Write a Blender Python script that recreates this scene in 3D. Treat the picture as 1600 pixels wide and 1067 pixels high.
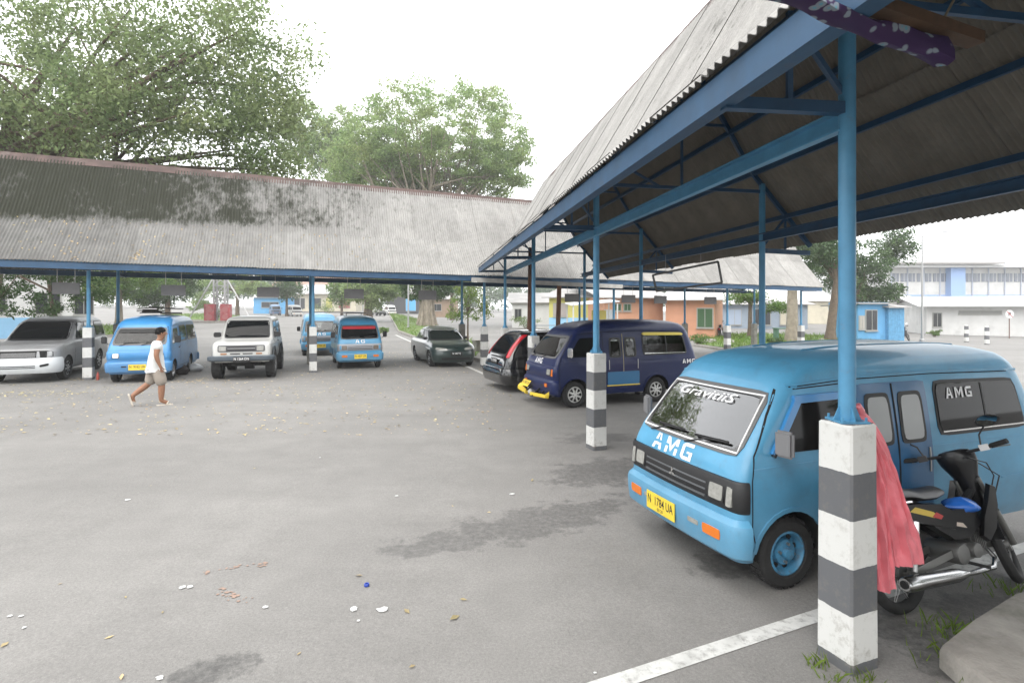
import bpy, bmesh, math, random
import numpy as np
from mathutils import Vector, Matrix, Euler

for _o in list(bpy.data.objects): bpy.data.objects.remove(_o, do_unlink=True)
SC = bpy.context.scene
COL = SC.collection
R = math.radians
random.seed(7)

# ------------------------------------------------------------------ camera, sky, sun, exposure
cam_d = bpy.data.cameras.new('camera'); cam = bpy.data.objects.new('camera', cam_d); COL.objects.link(cam)
cam.location = (0, 0, 2.1); cam.rotation_euler = (R(90), 0, 0)
cam_d.sensor_width = 36; cam_d.lens = 19.125; cam_d.shift_y = -0.0326
cam_d.clip_start = 0.05; cam_d.clip_end = 2000
SC.camera = cam

SUN_EL, SUN_AZ = 58, 200
W = bpy.data.worlds.new('World'); SC.world = W; W.use_nodes = True
nt = W.node_tree; nt.nodes.clear()
wo = nt.nodes.new('ShaderNodeOutputWorld'); bg = nt.nodes.new('ShaderNodeBackground')
sky = nt.nodes.new('ShaderNodeTexSky'); sky.sky_type = 'NISHITA'; sky.sun_disc = False
sky.sun_elevation = R(SUN_EL); sky.sun_rotation = R(SUN_AZ); sky.dust_density = 4; sky.air_density = 1.2
mx = nt.nodes.new('ShaderNodeMix'); mx.data_type = 'RGBA'; mx.inputs[0].default_value = 0.86   # thick even cloud over the blue sky
mx.inputs[7].default_value = (10.2, 10.3, 10.4, 1)
nt.links.new(sky.outputs[0], mx.inputs[6]); nt.links.new(mx.outputs[2], bg.inputs[0]); bg.inputs[1].default_value = 0.1
nt.links.new(bg.outputs[0], wo.inputs[0])
sun_d = bpy.data.lights.new('sun', 'SUN'); sun_d.energy = .9; sun_d.angle = R(70); sun_d.color = (1, .96, .9)
sun = bpy.data.objects.new('sun', sun_d); COL.objects.link(sun); sun.location = (0, -20, 40)
_d = Vector((math.sin(R(SUN_AZ)) * math.cos(R(SUN_EL)), math.cos(R(SUN_AZ)) * math.cos(R(SUN_EL)), math.sin(R(SUN_EL))))
sun.rotation_euler = (-_d).to_track_quat('-Z', 'Y').to_euler()
SC.view_settings.view_transform = 'Standard'; SC.view_settings.look = 'None'
SC.view_settings.exposure = 1.6; SC.view_settings.gamma = 1.0
SC.render.resolution_x = 1024; SC.render.resolution_y = 682
SC.render.engine = 'CYCLES'

# ------------------------------------------------------------------ the lie of the land
F = 850.0
def gz(x, y):
    return -0.0105 * x + 0.011 * max(0.0, y - 42.0)
def at(px, py, D=None, z=None):
    """photo pixel -> world point: on the ground, or at distance D, or at height z above ground level"""
    yh = 481.4
    if D is not None:
        return Vector(((px - 800) / F * D, D, 2.1 - (py - yh) * D / F))
    D = 1785.0 / (py - 481.0 - 0.0105 * (px - 800))
    x = (px - 800) / F * D
    return Vector((x, D, gz(x, D)))
B = Vector((0.927, 0.375, 0)).normalized()      # run of the back shelter
N = Vector((-0.375, 0.927, 0)).normalized()
A = Vector((-0.75, 4.92, 0)).normalized()       # run of the near shelter
AP = Vector((A.y, -A.x, 0))                     # to its right

# ------------------------------------------------------------------ mesh helpers
class MB:
    def __init__(s): s.v = []; s.f = []; s.m = []
    def add(s, vs, fs, mi=0):
        o = len(s.v); s.v += [tuple(v) for v in vs]
        s.f += [tuple(i + o for i in f) for f in fs]; s.m += [mi] * len(fs)
        return s
    def box(s, c, d, rot=None, mi=0):
        hx, hy, hz = d[0] / 2, d[1] / 2, d[2] / 2
        vs = [Vector((x, y, z)) for x in (-hx, hx) for y in (-hy, hy) for z in (-hz, hz)]
        if rot is not None:
            vs = [rot @ v for v in vs]
        c = Vector(c)
        s.add([v + c for v in vs], [(0,1,3,2),(4,6,7,5),(0,4,5,1),(2,3,7,6),(0,2,6,4),(1,5,7,3)], mi); return s
    def bar(s, a, b, w, h, mi=0, up=(0,0,1)):
        a = Vector(a); b = Vector(b); d = (b - a); L = d.length; d.normalize()
        u = Vector(up)
        if abs(d.dot(u)) > .98: u = Vector((0, 1, 0))
        sx = d.cross(u).normalized(); uz = sx.cross(d).normalized()
        M = Matrix((d, sx, uz)).transposed()
        return s.box((a + b) / 2, (L, w, h), M, mi)
    def tube(s, pts, rad, n=8, mi=0, caps=True):
        pts = [Vector(p) for p in pts]; K = len(pts)
        rads = rad if isinstance(rad, (list, tuple)) else [rad] * K
        prev = None; rings = []
        for i in range(K):
            t = (pts[min(i+1, K-1)] - pts[max(i-1, 0)]).normalized()
            if prev is None:
                ref = Vector((0,0,1)) if abs(t.z) < .9 else Vector((1,0,0))
                a = t.cross(ref).normalized()
            else:
                a = (prev - t * prev.dot(t)).normalized()
            prev = a; b = t.cross(a)
            rings.append([pts[i] + (a * math.cos(2*math.pi*k/n) + b * math.sin(2*math.pi*k/n)) * rads[i] for k in range(n)])
        return s.loft(rings, mi, caps)
    def loft(s, rings, mi=0, caps=True, closed=True):
        n = len(rings[0]); vs = [v for r in rings for v in r]; fs = []
        for i in range(len(rings) - 1):
            for k in range(n if closed else n - 1):
                k2 = (k + 1) % n
                fs.append((i*n + k, i*n + k2, (i+1)*n + k2, (i+1)*n + k))
        if caps:
            fs.append(tuple(range(n - 1, -1, -1))); fs.append(tuple((len(rings)-1)*n + k for k in range(n)))
        return s.add(vs, fs, mi)
    def lathe(s, prof, n=20, axis='y', c=(0,0,0), mi=0, closed=False):
        rings = []
        for (r, h) in prof:
            ring = []
            for k in range(n):
                a = 2*math.pi*k/n
                if axis == 'y': p = (r*math.cos(a), h, r*math.sin(a))
                elif axis == 'z': p = (r*math.cos(a), r*math.sin(a), h)
                else: p = (h, r*math.cos(a), r*math.sin(a))
                ring.append((p[0]+c[0], p[1]+c[1], p[2]+c[2]))
            rings.append(ring)
        if closed: rings.append(rings[0])
        return s.loft(rings, mi, not closed)
    def poly(s, pts, th, nrm=(0,0,1), mi=0):
        nrm = Vector(nrm).normalized() * th; n = len(pts)
        vs = [Vector(p) for p in pts] + [Vector(p) + nrm for p in pts]
        fs = [tuple(range(n-1,-1,-1)), tuple(range(n, 2*n))] + [(i,(i+1)%n,n+(i+1)%n,n+i) for i in range(n)]
        return s.add(vs, fs, mi)
    def mesh(s, name, mats, smooth=35):
        me = bpy.data.meshes.new(name); me.from_pydata([tuple(v) for v in s.v], [], s.f)
        for m in (mats if isinstance(mats, (list, tuple)) else [mats]): me.materials.append(m)
        if max(s.m, default=0): me.polygons.foreach_set('material_index', s.m)
        bm = bmesh.new(); bm.from_mesh(me); bmesh.ops.recalc_face_normals(bm, faces=bm.faces); bm.to_mesh(me); bm.free()
        if smooth:
            me.polygons.foreach_set('use_smooth', [True] * len(me.polygons)); me.set_sharp_from_angle(angle=R(smooth))
        me.update(); return me
    def build(s, name, mats, parent=None, smooth=35):
        o = bpy.data.objects.new(name, s.mesh(name, mats, smooth)); COL.objects.link(o)
        if parent is not None: o.parent = parent
        return o

def tag(o, label, cat, group=None, kind=None):
    if label: o['label'] = label
    if cat: o['category'] = cat
    if group: o['group'] = group
    if kind: o['kind'] = kind
    return o
def empty(name, loc, rz=0, label=None, cat=None, group=None):
    o = bpy.data.objects.new(name, None); COL.objects.link(o); o.location = loc; o.rotation_euler = (0, 0, rz)
    o.empty_display_size = .2
    return tag(o, label, cat, group)
def copy_tree(o, parent=None):
    c = o.copy(); COL.objects.link(c); c.parent = parent
    for ch in [q for q in o.children]: copy_tree(ch, c)
    return c
def inst(name, mesh, parent, loc=None, M=None):
    o = bpy.data.objects.new(name, mesh); COL.objects.link(o); o.parent = parent
    if M is not None: o.matrix_basis = M
    if loc is not None: o.location = loc
    return o

# ------------------------------------------------------------------ materials
MATS = {}
def mat(name, col, rough=.6, metal=0., var=0.0, vscale=4., bump=0., bscale=30., coat=0., spec=.5, dirt=None, dscale=2., damt=.5, trans=0., alpha=1., emit=None, coords='Object', dthr=.5):
    if name in MATS: return MATS[name]
    m = bpy.data.materials.new(name); m.use_nodes = True; n = m.node_tree; p = n.nodes['Principled BSDF']
    c4 = (*col, 1)
    p.inputs['Base Color'].default_value = c4; p.inputs['Roughness'].default_value = rough; p.inputs['Metallic'].default_value = metal
    p.inputs['Coat Weight'].default_value = coat; p.inputs['Specular IOR Level'].default_value = spec
    p.inputs['Coat Roughness'].default_value = .06
    if trans: p.inputs['Transmission Weight'].default_value = trans
    if alpha < 1: p.inputs['Alpha'].default_value = alpha
    if emit: p.inputs['Emission Color'].default_value = (*emit[0], 1); p.inputs['Emission Strength'].default_value = emit[1]
    tc = n.nodes.new('ShaderNodeTexCoord'); last = None
    if var:
        nz = n.nodes.new('ShaderNodeTexNoise'); nz.inputs['Scale'].default_value = vscale; nz.inputs['Detail'].default_value = 6; nz.inputs['Roughness'].default_value = .6
        n.links.new(tc.outputs[coords], nz.inputs['Vector'])
        rp = n.nodes.new('ShaderNodeMapRange'); rp.inputs[1].default_value = .3; rp.inputs[2].default_value = .7
        rp.inputs[3].default_value = 1 - var; rp.inputs[4].default_value = 1 + var
        n.links.new(nz.outputs[0], rp.inputs[0])
        mu = n.nodes.new('ShaderNodeMix'); mu.data_type = 'RGBA'; mu.blend_type = 'MULTIPLY'; mu.inputs[0].default_value = 1
        mu.inputs[6].default_value = c4; n.links.new(rp.outputs[0], mu.inputs[7]); last = mu.outputs[2]
    if dirt:
        nz = n.nodes.new('ShaderNodeTexNoise'); nz.inputs['Scale'].default_value = dscale; nz.inputs['Detail'].default_value = 8; nz.inputs['Roughness'].default_value = .7
        n.links.new(tc.outputs[coords], nz.inputs['Vector'])
        rp = n.nodes.new('ShaderNodeMapRange'); rp.inputs[1].default_value = dthr; rp.inputs[2].default_value = dthr + .2; rp.inputs[4].default_value = damt
        n.links.new(nz.outputs[0], rp.inputs[0])
        mi_ = n.nodes.new('ShaderNodeMix'); mi_.data_type = 'RGBA'; n.links.new(rp.outputs[0], mi_.inputs[0])
        if last is not None: n.links.new(last, mi_.inputs[6])
        else: mi_.inputs[6].default_value = c4
        mi_.inputs[7].default_value = (*dirt, 1); last = mi_.outputs[2]
    if last is not None: n.links.new(last, p.inputs['Base Color'])
    if bump:
        nb = n.nodes.new('ShaderNodeTexNoise'); nb.inputs['Scale'].default_value = bscale; nb.inputs['Detail'].default_value = 4
        n.links.new(tc.outputs[coords], nb.inputs['Vector'])
        b = n.nodes.new('ShaderNodeBump'); b.inputs['Strength'].default_value = bump; b.inputs['Distance'].default_value = .02
        n.links.new(nb.outputs[0], b.inputs['Height']); n.links.new(b.outputs[0], p.inputs['Normal'])
    MATS[name] = m
    return m

def N_(n, t, **kw):
    q = n.nodes.new(t)
    for k, v in kw.items(): setattr(q, k, v)
    return q

# asphalt: worn, blotchy, fine aggregate, damp oil patches with shapes of their own
def asphalt():
    m = bpy.data.materials.new('asphalt'); m.use_nodes = True; n = m.node_tree; p = n.nodes['Principled BSDF']; L = n.links
    tc = N_(n, 'ShaderNodeTexCoord'); O = tc.outputs['Object']
    def noise(sc, det=6, ro=.6, vec=None):
        q = N_(n, 'ShaderNodeTexNoise'); q.inputs['Scale'].default_value = sc; q.inputs['Detail'].default_value = det; q.inputs['Roughness'].default_value = ro
        L.new(vec or O, q.inputs['Vector']); return q.outputs[0]
    def rng(src, a, b, c, d):
        q = N_(n, 'ShaderNodeMapRange'); L.new(src, q.inputs[0])
        for i, v in enumerate((a, b, c, d)): q.inputs[i+1].default_value = v
        return q.outputs[0]
    def mul(a, b):
        q = N_(n, 'ShaderNodeMath', operation='MULTIPLY'); L.new(a, q.inputs[0]); L.new(b, q.inputs[1]); return q.outputs[0]
    big = rng(noise(.22, 5, .6), .3, .7, .84, 1.14)
    mp = N_(n, 'ShaderNodeMapping'); mp.inputs['Rotation'].default_value = (0, 0, R(22)); mp.inputs['Scale'].default_value = (.12, 1.0, 1); L.new(O, mp.inputs[0])
    streak = rng(noise(.7, 6, .65, mp.outputs[0]), .3, .7, .92, 1.08)
    mid = rng(noise(2.2, 8, .7), .3, .7, .92, 1.08)
    fine = rng(noise(55, 3, .7), .25, .75, .8, 1.2)
    finer = rng(noise(160, 2, .6), .25, .75, .82, 1.18)
    val = mul(mul(mul(big, streak), mid), mul(fine, finer))
    base = N_(n, 'ShaderNodeMix', data_type='RGBA', blend_type='MULTIPLY'); base.inputs[0].default_value = 1
    base.inputs[6].default_value = (.184, .178, .169, 1); L.new(val, base.inputs[7])
    # damp patches: warped blobs round fixed spots
    sep = N_(n, 'ShaderNodeSeparateXYZ'); L.new(O, sep.inputs[0])
    wn = N_(n, 'ShaderNodeTexNoise'); wn.inputs['Scale'].default_value = 3.6; wn.inputs['Detail'].default_value = 9; wn.inputs['Roughness'].default_value = .7; L.new(O, wn.inputs['Vector'])
    tot = None
    for (cx, cy, rx, ry, rot, amt) in DAMP:
        mpp = N_(n, 'ShaderNodeMapping', vector_type='TEXTURE'); mpp.inputs['Location'].default_value = (cx, cy, 0); mpp.inputs['Rotation'].default_value = (0, 0, rot); mpp.inputs['Scale'].default_value = (rx, ry, 1000)
        L.new(O, mpp.inputs[0])
        ln = N_(n, 'ShaderNodeVectorMath', operation='LENGTH'); L.new(mpp.outputs[0], ln.inputs[0])
        ad = N_(n, 'ShaderNodeMath', operation='MULTIPLY_ADD'); L.new(wn.outputs[0], ad.inputs[0]); ad.inputs[1].default_value = -2.6; L.new(ln.outputs['Value'], ad.inputs[2])
        q = rng(ad.outputs[0], -.62, -.36, amt, 0)
        if tot is None: tot = q
        else:
            mxn = N_(n, 'ShaderNodeMath', operation='MAXIMUM'); L.new(tot, mxn.inputs[0]); L.new(q, mxn.inputs[1]); tot = mxn.outputs[0]
    tot = mul(tot, rng(noise(16, 6, .75), .32, .6, .25, 1.0))
    dk = N_(n, 'ShaderNodeMix', data_type='RGBA'); L.new(tot, dk.inputs[0]); L.new(base.outputs[2], dk.inputs[6]); dk.inputs[7].default_value = (.045, .044, .043, 1)
    L.new(dk.outputs[2], p.inputs['Base Color'])
    ro = N_(n, 'ShaderNodeMix', data_type='FLOAT'); L.new(tot, ro.inputs[0]); ro.inputs[2].default_value = .82; ro.inputs[3].default_value = .5; L.new(ro.outputs[0], p.inputs['Roughness'])
    p.inputs['Specular IOR Level'].default_value = .3
    bp = N_(n, 'ShaderNodeBump'); bp.inputs['Strength'].default_value = .5; bp.inputs['Distance'].default_value = .006; L.new(noise(90, 3, .7), bp.inputs['Height']); L.new(bp.outputs[0], p.inputs['Normal'])
    return m

_w = [at(830, 815), at(700, 850), at(945, 735), at(330, 1048), at(900, 690), at(1440, 1000), at(1150, 880), at(1480, 960)]
DAMP = [(_w[0].x, _w[0].y, 1.45, .42, R(30), .58), (_w[1].x, _w[1].y, .8, .2, R(18), .55), (_w[2].x, _w[2].y, 1.0, .55, R(35), .6),
        (_w[3].x, _w[3].y, .28, .16, R(35), .75), (_w[4].x+.4, _w[4].y+.3, .7, .4, R(20), .5), (_w[5].x, _w[5].y, .32, .5, R(10), .85), (_w[6].x, _w[6].y, .5, .3, R(20), .8), (_w[7].x+.3, _w[7].y, .7, .35, R(10), .8)]

def roof_mat():
    m = bpy.data.materials.new('corrugated_sheet'); m.use_nodes = True; n = m.node_tree; p = n.nodes['Principled BSDF']; L = n.links
    geo = N_(n, 'ShaderNodeNewGeometry'); P = geo.outputs['Position']
    def noise(sc, det=6, ro=.6, scl=None):
        q = N_(n, 'ShaderNodeTexNoise'); q.inputs['Scale'].default_value = sc; q.inputs['Detail'].default_value = det; q.inputs['Roughness'].default_value = ro
        if scl:
            mp = N_(n, 'ShaderNodeMapping'); mp.inputs['Scale'].default_value = scl; mp.inputs['Rotation'].default_value = (0, 0, R(-22)); L.new(P, mp.inputs[0]); L.new(mp.outputs[0], q.inputs['Vector'])
        else: L.new(P, q.inputs['Vector'])
        return q.outputs[0]
    def rng(src, a, b, c, d):
        q = N_(n, 'ShaderNodeMapRange'); L.new(src, q.inputs[0])
        for i, v in enumerate((a, b, c, d)): q.inputs[i+1].default_value = v
        return q.outputs[0]
    def math_(op, a, b):
        q = N_(n, 'ShaderNodeMath', operation=op)
        for i, v in enumerate((a, b)):
            if isinstance(v, (int, float)): q.inputs[i].default_value = v
            else: L.new(v, q.inputs[i])
        return q.outputs[0]
    oi = N_(n, 'ShaderNodeObjectInfo')
    v = math_('MULTIPLY', rng(noise(.5, 5), .3, .7, .82, 1.12), rng(noise(4, 8, .7, (1, 1, .25)), .3, .7, .8, 1.14))
    v = math_('MULTIPLY', v, rng(oi.outputs['Random'], 0, 1, .93, 1.06))
    sx0 = N_(n, 'ShaderNodeSeparateXYZ'); L.new(P, sx0.inputs[0])
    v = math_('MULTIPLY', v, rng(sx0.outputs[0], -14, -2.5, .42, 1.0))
    v = math_('MULTIPLY', v, rng(noise(45, 3, .7), .3, .7, .9, 1.1))
    base = N_(n, 'ShaderNodeMix', data_type='RGBA', blend_type='MULTIPLY'); base.inputs[0].default_value = 1
    base.inputs[6].default_value = (.28, .274, .262, 1); L.new(v, base.inputs[7])
    # black moss, thick under the big fig tree at the left end, thinning to the right
    sx = N_(n, 'ShaderNodeSeparateXYZ'); L.new(P, sx.inputs[0])
    thick = rng(sx.outputs[0], -13, -3.0, 1.0, -.02)
    up = rng(sx.outputs[2], 4.35, 4.75, -.75, .2)
    nn = math_('ADD', math_('MULTIPLY', rng(noise(9, 6, .7, (1, 1, .07)), .3, .7, 0, 1), .7), math_('MULTIPLY', rng(noise(.9, 7, .7), .3, .7, 0, 1), .75))
    ms = math_('ADD', math_('ADD', nn, thick), up)
    ms = rng(ms, 1.15, 1.65, 0, .94)
    mossc = N_(n, 'ShaderNodeMix', data_type='RGBA'); L.new(ms, mossc.inputs[0]); L.new(base.outputs[2], mossc.inputs[6]); mossc.inputs[7].default_value = (.022, .024, .015, 1)
    L.new(mossc.outputs[2], p.inputs['Base Color']); p.inputs['Roughness'].default_value = .9; p.inputs['Specular IOR Level'].default_value = .2
    bp = N_(n, 'ShaderNodeBump'); bp.inputs['Strength'].default_value = .4; bp.inputs['Distance'].default_value = .006; L.new(noise(60, 4, .7), bp.inputs['Height']); L.new(bp.outputs[0], p.inputs['Normal'])
    return m

def stripe_mat():
    m = bpy.data.materials.new('striped_pillar_paint'); m.use_nodes = True; n = m.node_tree; p = n.nodes['Principled BSDF']; L = n.links
    tc = N_(n, 'ShaderNodeTexCoord'); sx = N_(n, 'ShaderNodeSeparateXYZ'); L.new(tc.outputs['Object'], sx.inputs[0])
    nz = N_(n, 'ShaderNodeTexNoise'); nz.inputs['Scale'].default_value = 6; nz.inputs['Detail'].default_value = 8; nz.inputs['Roughness'].default_value = .7; L.new(tc.outputs['Object'], nz.inputs['Vector'])
    w = N_(n, 'ShaderNodeMath', operation='MULTIPLY_ADD'); L.new(nz.outputs[0], w.inputs[0]); w.inputs[1].default_value = .026; L.new(sx.outputs[2], w.inputs[2])
    a = N_(n, 'ShaderNodeMath', operation='MULTIPLY_ADD'); L.new(w.outputs[0], a.inputs[0]); a.inputs[1].default_value = -1/.548; a.inputs[2].default_value = 1.44/.548 + .02
    fr = N_(n, 'ShaderNodeMath', operation='FRACT'); L.new(a.outputs[0], fr.inputs[0])
    gt = N_(n, 'ShaderNodeMath', operation='GREATER_THAN'); L.new(fr.outputs[0], gt.inputs[0]); gt.inputs[1].default_value = .51
    mixc = N_(n, 'ShaderNodeMix', data_type='RGBA'); L.new(gt.outputs[0], mixc.inputs[0]); mixc.inputs[6].default_value = (.56, .56, .54, 1); mixc.inputs[7].default_value = (.105, .108, .115, 1)
    n2 = N_(n, 'ShaderNodeTexNoise'); n2.inputs['Scale'].default_value = 14; n2.inputs['Detail'].default_value = 8; n2.inputs['Roughness'].default_value = .75; L.new(tc.outputs['Object'], n2.inputs['Vector'])
    r2 = N_(n, 'ShaderNodeMapRange'); L.new(n2.outputs[0], r2.inputs[0]); r2.inputs[1].default_value = .52; r2.inputs[2].default_value = .72; r2.inputs[4].default_value = .5
    low = N_(n, 'ShaderNodeMapRange'); L.new(sx.outputs[2], low.inputs[0]); low.inputs[1].default_value = .0; low.inputs[2].default_value = .5; low.inputs[3].default_value = 1.9; low.inputs[4].default_value = .8
    mm = N_(n, 'ShaderNodeMath', operation='MULTIPLY'); L.new(r2.outputs[0], mm.inputs[0]); L.new(low.outputs[0], mm.inputs[1])
    d = N_(n, 'ShaderNodeMix', data_type='RGBA'); L.new(mm.outputs[0], d.inputs[0]); L.new(mixc.outputs[2], d.inputs[6]); d.inputs[7].default_value = (.2, .18, .15, 1)
    L.new(d.outputs[2], p.inputs['Base Color']); p.inputs['Roughness'].default_value = .75
    bp = N_(n, 'ShaderNodeBump'); bp.inputs['Strength'].default_value = .25; bp.inputs['Distance'].default_value = .01; L.new(n2.outputs[0], bp.inputs['Height']); L.new(bp.outputs[0], p.inputs['Normal'])
    return m

M_ASPH = asphalt(); M_ROOF = roof_mat(); M_STRIPE = stripe_mat()
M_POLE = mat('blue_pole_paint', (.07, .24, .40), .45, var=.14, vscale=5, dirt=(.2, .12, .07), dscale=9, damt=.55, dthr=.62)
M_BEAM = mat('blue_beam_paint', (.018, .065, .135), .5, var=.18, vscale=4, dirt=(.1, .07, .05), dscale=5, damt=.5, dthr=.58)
M_RUST = mat('rusty_ridge_metal', (.075, .048, .042), .8, var=.4, vscale=2, dirt=(.19, .165, .15), dscale=.8, damt=.95, dthr=.55)
M_RUSTP = mat('rusty_brown_pole', (.11, .05, .03), .8, var=.3, vscale=6)
M_CONC = mat('concrete', (.27, .255, .23), .9, var=.22, vscale=5, bump=.4, bscale=40, dirt=(.1, .1, .075), dscale=3, damt=.6)
M_WHITE = mat('white_line_paint', (.5, .5, .48), .8, var=.18, vscale=6, dirt=(.2, .195, .185), dscale=16, damt=.9, dthr=.5)
M_STEEL = mat('galvanised_steel', (.4, .4, .4), .4, .9)
M_CHROME = mat('chrome', (.7, .7, .7), .14, 1.)
M_BLACKP = mat('black_plastic', (.014, .014, .015), .5)
M_RUBBER = mat('tyre_rubber', (.018, .018, .018), .85, var=.3, vscale=20)
M_DARK = mat('dark_underbody', (.008, .008, .008), .9)
M_GLASS = mat('tinted_glass', (.005, .006, .007), .04, spec=.2)
M_GLASSG = mat('greenish_glass', (.03, .042, .038), .04, spec=.4)
M_LAMP = mat('lamp_glass', (.27, .27, .25), .12, spec=.8, var=.2, vscale=30)
M_ORANGE = mat('orange_indicator', (.6, .16, .02), .25)
M_RED = mat('red_lamp', (.4, .012, .02), .2)
M_YPLATE = mat('yellow_plate', (.68, .5, .045), .5, var=.1, vscale=20)
M_BPLATE = mat('black_plate', (.012, .012, .012), .5)
M_WTXT = mat('white_sticker', (.75, .75, .75), .5)
M_BTXT = mat('black_lettering', (.02, .02, .02), .5)
M_SKIN = mat('skin', (.24, .115, .065), .6, var=.1, vscale=10)
M_BARK = mat('bark', (.12, .09, .065), .95, var=.35, vscale=4, bump=.8, bscale=12)
M_BARKP = mat('pale_bark', (.22, .19, .15), .95, var=.3, vscale=3, bump=.8, bscale=9)
M_WOOD = mat('raw_wood', (.22, .11, .045), .7, var=.3, vscale=6)
M_SIGN = mat('grey_sign_back', (.13, .128, .13), .7, var=.12, vscale=5)

def clear_glass(name, tint, refl=1.0):
    m = bpy.data.materials.new(name); m.use_nodes = True; n = m.node_tree; n.nodes.clear(); ou = n.nodes.new('ShaderNodeOutputMaterial')
    t = n.nodes.new('ShaderNodeBsdfTransparent'); t.inputs[0].default_value = (*tint, 1); g = n.nodes.new('ShaderNodeBsdfGlossy'); g.inputs['Roughness'].default_value = .02
    f = n.nodes.new('ShaderNodeFresnel'); f.inputs[0].default_value = 1.45; k = n.nodes.new('ShaderNodeMath'); k.operation = 'MULTIPLY'; k.inputs[1].default_value = refl; mx_ = n.nodes.new('ShaderNodeMixShader')
    n.links.new(f.outputs[0], k.inputs[0]); n.links.new(k.outputs[0], mx_.inputs[0]); n.links.new(t.outputs[0], mx_.inputs[1]); n.links.new(g.outputs[0], mx_.inputs[2]); n.links.new(mx_.outputs[0], ou.inputs[0]); return m
M_CLEAR = clear_glass('clear_window_glass', (.74, .76, .76)); M_SCREEN = clear_glass('windscreen_film_glass', (.8, .78, .8), 4.6); M_SMOKE = clear_glass('smoked_window_glass', (.32, .33, .33))
# ------------------------------------------------------------------ ground
def ground():
    xs = [-600, -200, -100, -60, -40, -20, 0, 20, 40, 60, 100, 200, 600]
    ys = [-60, -20, 0, 20, 42, 60, 80, 100, 140, 200, 300, 700]
    vs = [(x, y, gz(x, min(y, 110))) for y in ys for x in xs]; nx = len(xs)
    fs = [(j*nx+i, j*nx+i+1, (j+1)*nx+i+1, (j+1)*nx+i) for j in range(len(ys)-1) for i in range(nx-1)]
    o = MB().add(vs, fs).build('ground', M_ASPH, smooth=0); tag(o, 'worn grey asphalt yard of the terminal', None, kind='structure')
ground()
def sheet(name, pts, m, dz=.004, label=None, kind='structure'):
    mb = MB(); mb.add([(p[0], p[1], gz(p[0], p[1]) + dz) for p in pts], [tuple(range(len(pts)))])
    o = mb.build(name, m, smooth=0); tag(o, label, None, kind=kind); return o
def strip(name, a, b, w, m, dz=.004, seg=8, label=None):
    a = Vector(a); b = Vector(b); d = (b - a).normalized(); s = Vector((-d.y, d.x, 0)) * w / 2
    mb = MB(); vs = []; fs = []
    for i in range(seg + 1):
        p = a.lerp(b, i / seg)
        for q in (p - s, p + s): vs.append((q.x, q.y, gz(q.x, q.y) + dz))
        if i: fs.append((2*i-2, 2*i-1, 2*i+1, 2*i))
    mb.add(vs, fs); o = mb.build(name, m, smooth=0); tag(o, label, None, kind='structure'); return o
_a = at(950, 1069); _b = at(1560, 868)
strip('painted_line', _a - (_b - _a).normalized() * 2.5, _b + (_b - _a) * .6, .115, M_WHITE, label='white painted bay line running past the striped pillar')
strip('painted_line', at(618, 523), at(770, 590), .13, M_WHITE, label='white painted edge line beside the planted island')
# planted island, right verge: soil sheets with a kerb
M_SOIL = mat('soil', (.11, .085, .06), .95, var=.35, vscale=1.5, bump=.6, bscale=14)
M_GRASS = mat('grass_ground', (.1, .16, .035), .95, var=.4, vscale=1.2, bump=.8, bscale=25, dirt=(.14, .1, .06), dscale=.9, damt=.7, dthr=.52)
def bed(name, pts, label):
    mb = MB(); c = Vector((sum(p[0] for p in pts)/len(pts), sum(p[1] for p in pts)/len(pts)))
    top = [(p[0], p[1], gz(p[0], p[1]) + .12) for p in pts]; bot = [(p[0], p[1], gz(p[0], p[1]) - .1) for p in pts]; n = len(pts)
    mb.add(top + bot, [tuple(range(n))] + [(i, (i+1) % n, n+(i+1) % n, n+i) for i in range(n)], 0)
    ins = [((p[0]-c.x)*.96+c.x, (p[1]-c.y)*.96+c.y) for p in pts]
    o = mb.build(name, M_CONC, smooth=0); tag(o, label, None, kind='structure')
    mb = MB(); mb.add([(p[0], p[1], gz(p[0], p[1]) + .15) for p in ins], [tuple(range(n))])
    g = mb.build('grass_bed', M_GRASS, o, smooth=0); return [Vector((p[0], p[1], 0)) for p in ins]
I1 = bed('planted_island', [at(622, 519), at(700, 549), at(752, 566), at(764, 546), at(700, 519), at(660, 505), at(606, 494)], 'raised planted island with concrete kerb and grass')
I2 = bed('planted_verge', [at(1086, 541), at(1180, 556), at(1330, 560), at(1420, 546), at(1330, 528), at(1200, 524), at(1090, 524)], 'raised verge with stones and weeds behind the shelter')
I3 = bed('planted_verge', [at(120, 531), at(184, 525), at(196, 513), at(140, 511), at(60, 520)], 'small grassy verge behind the silver van')
I4 = bed('planted_verge', [at(270, 503), at(345, 506), at(380, 499), at(330, 495.5), at(250, 497)], 'grassy verge at the foot of the lattice mast')

# low concrete kerb block under the near shelter
mb = MB(); k0 = at(1480, 1003, D=3.2); 
kp = [Vector((2.53, 3.22, 0)), Vector((2.52, 3.05, 0)), Vector((2.60, 2.6, 0)), Vector((2.62, 2.2, 0)), Vector((5.2, 2.6, 0)), Vector((5.0, 4.3, 0)), Vector((3.55, 3.84, 0)), Vector((2.95, 3.5, 0))]
prof = []
for inset, z in ((0, -.05), (.0, .10), (.02, .135), (.07, .15)):
    c = sum(kp, Vector()) / len(kp); prof.append([(p + (c - p).normalized() * inset) + Vector((0, 0, z + gz(p.x, p.y))) for p in kp])
o = mb.loft(prof).build('concrete_kerb', M_CONC); tag(o, 'worn raised concrete slab edge beside the motorbike', None, kind='structure')

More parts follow.
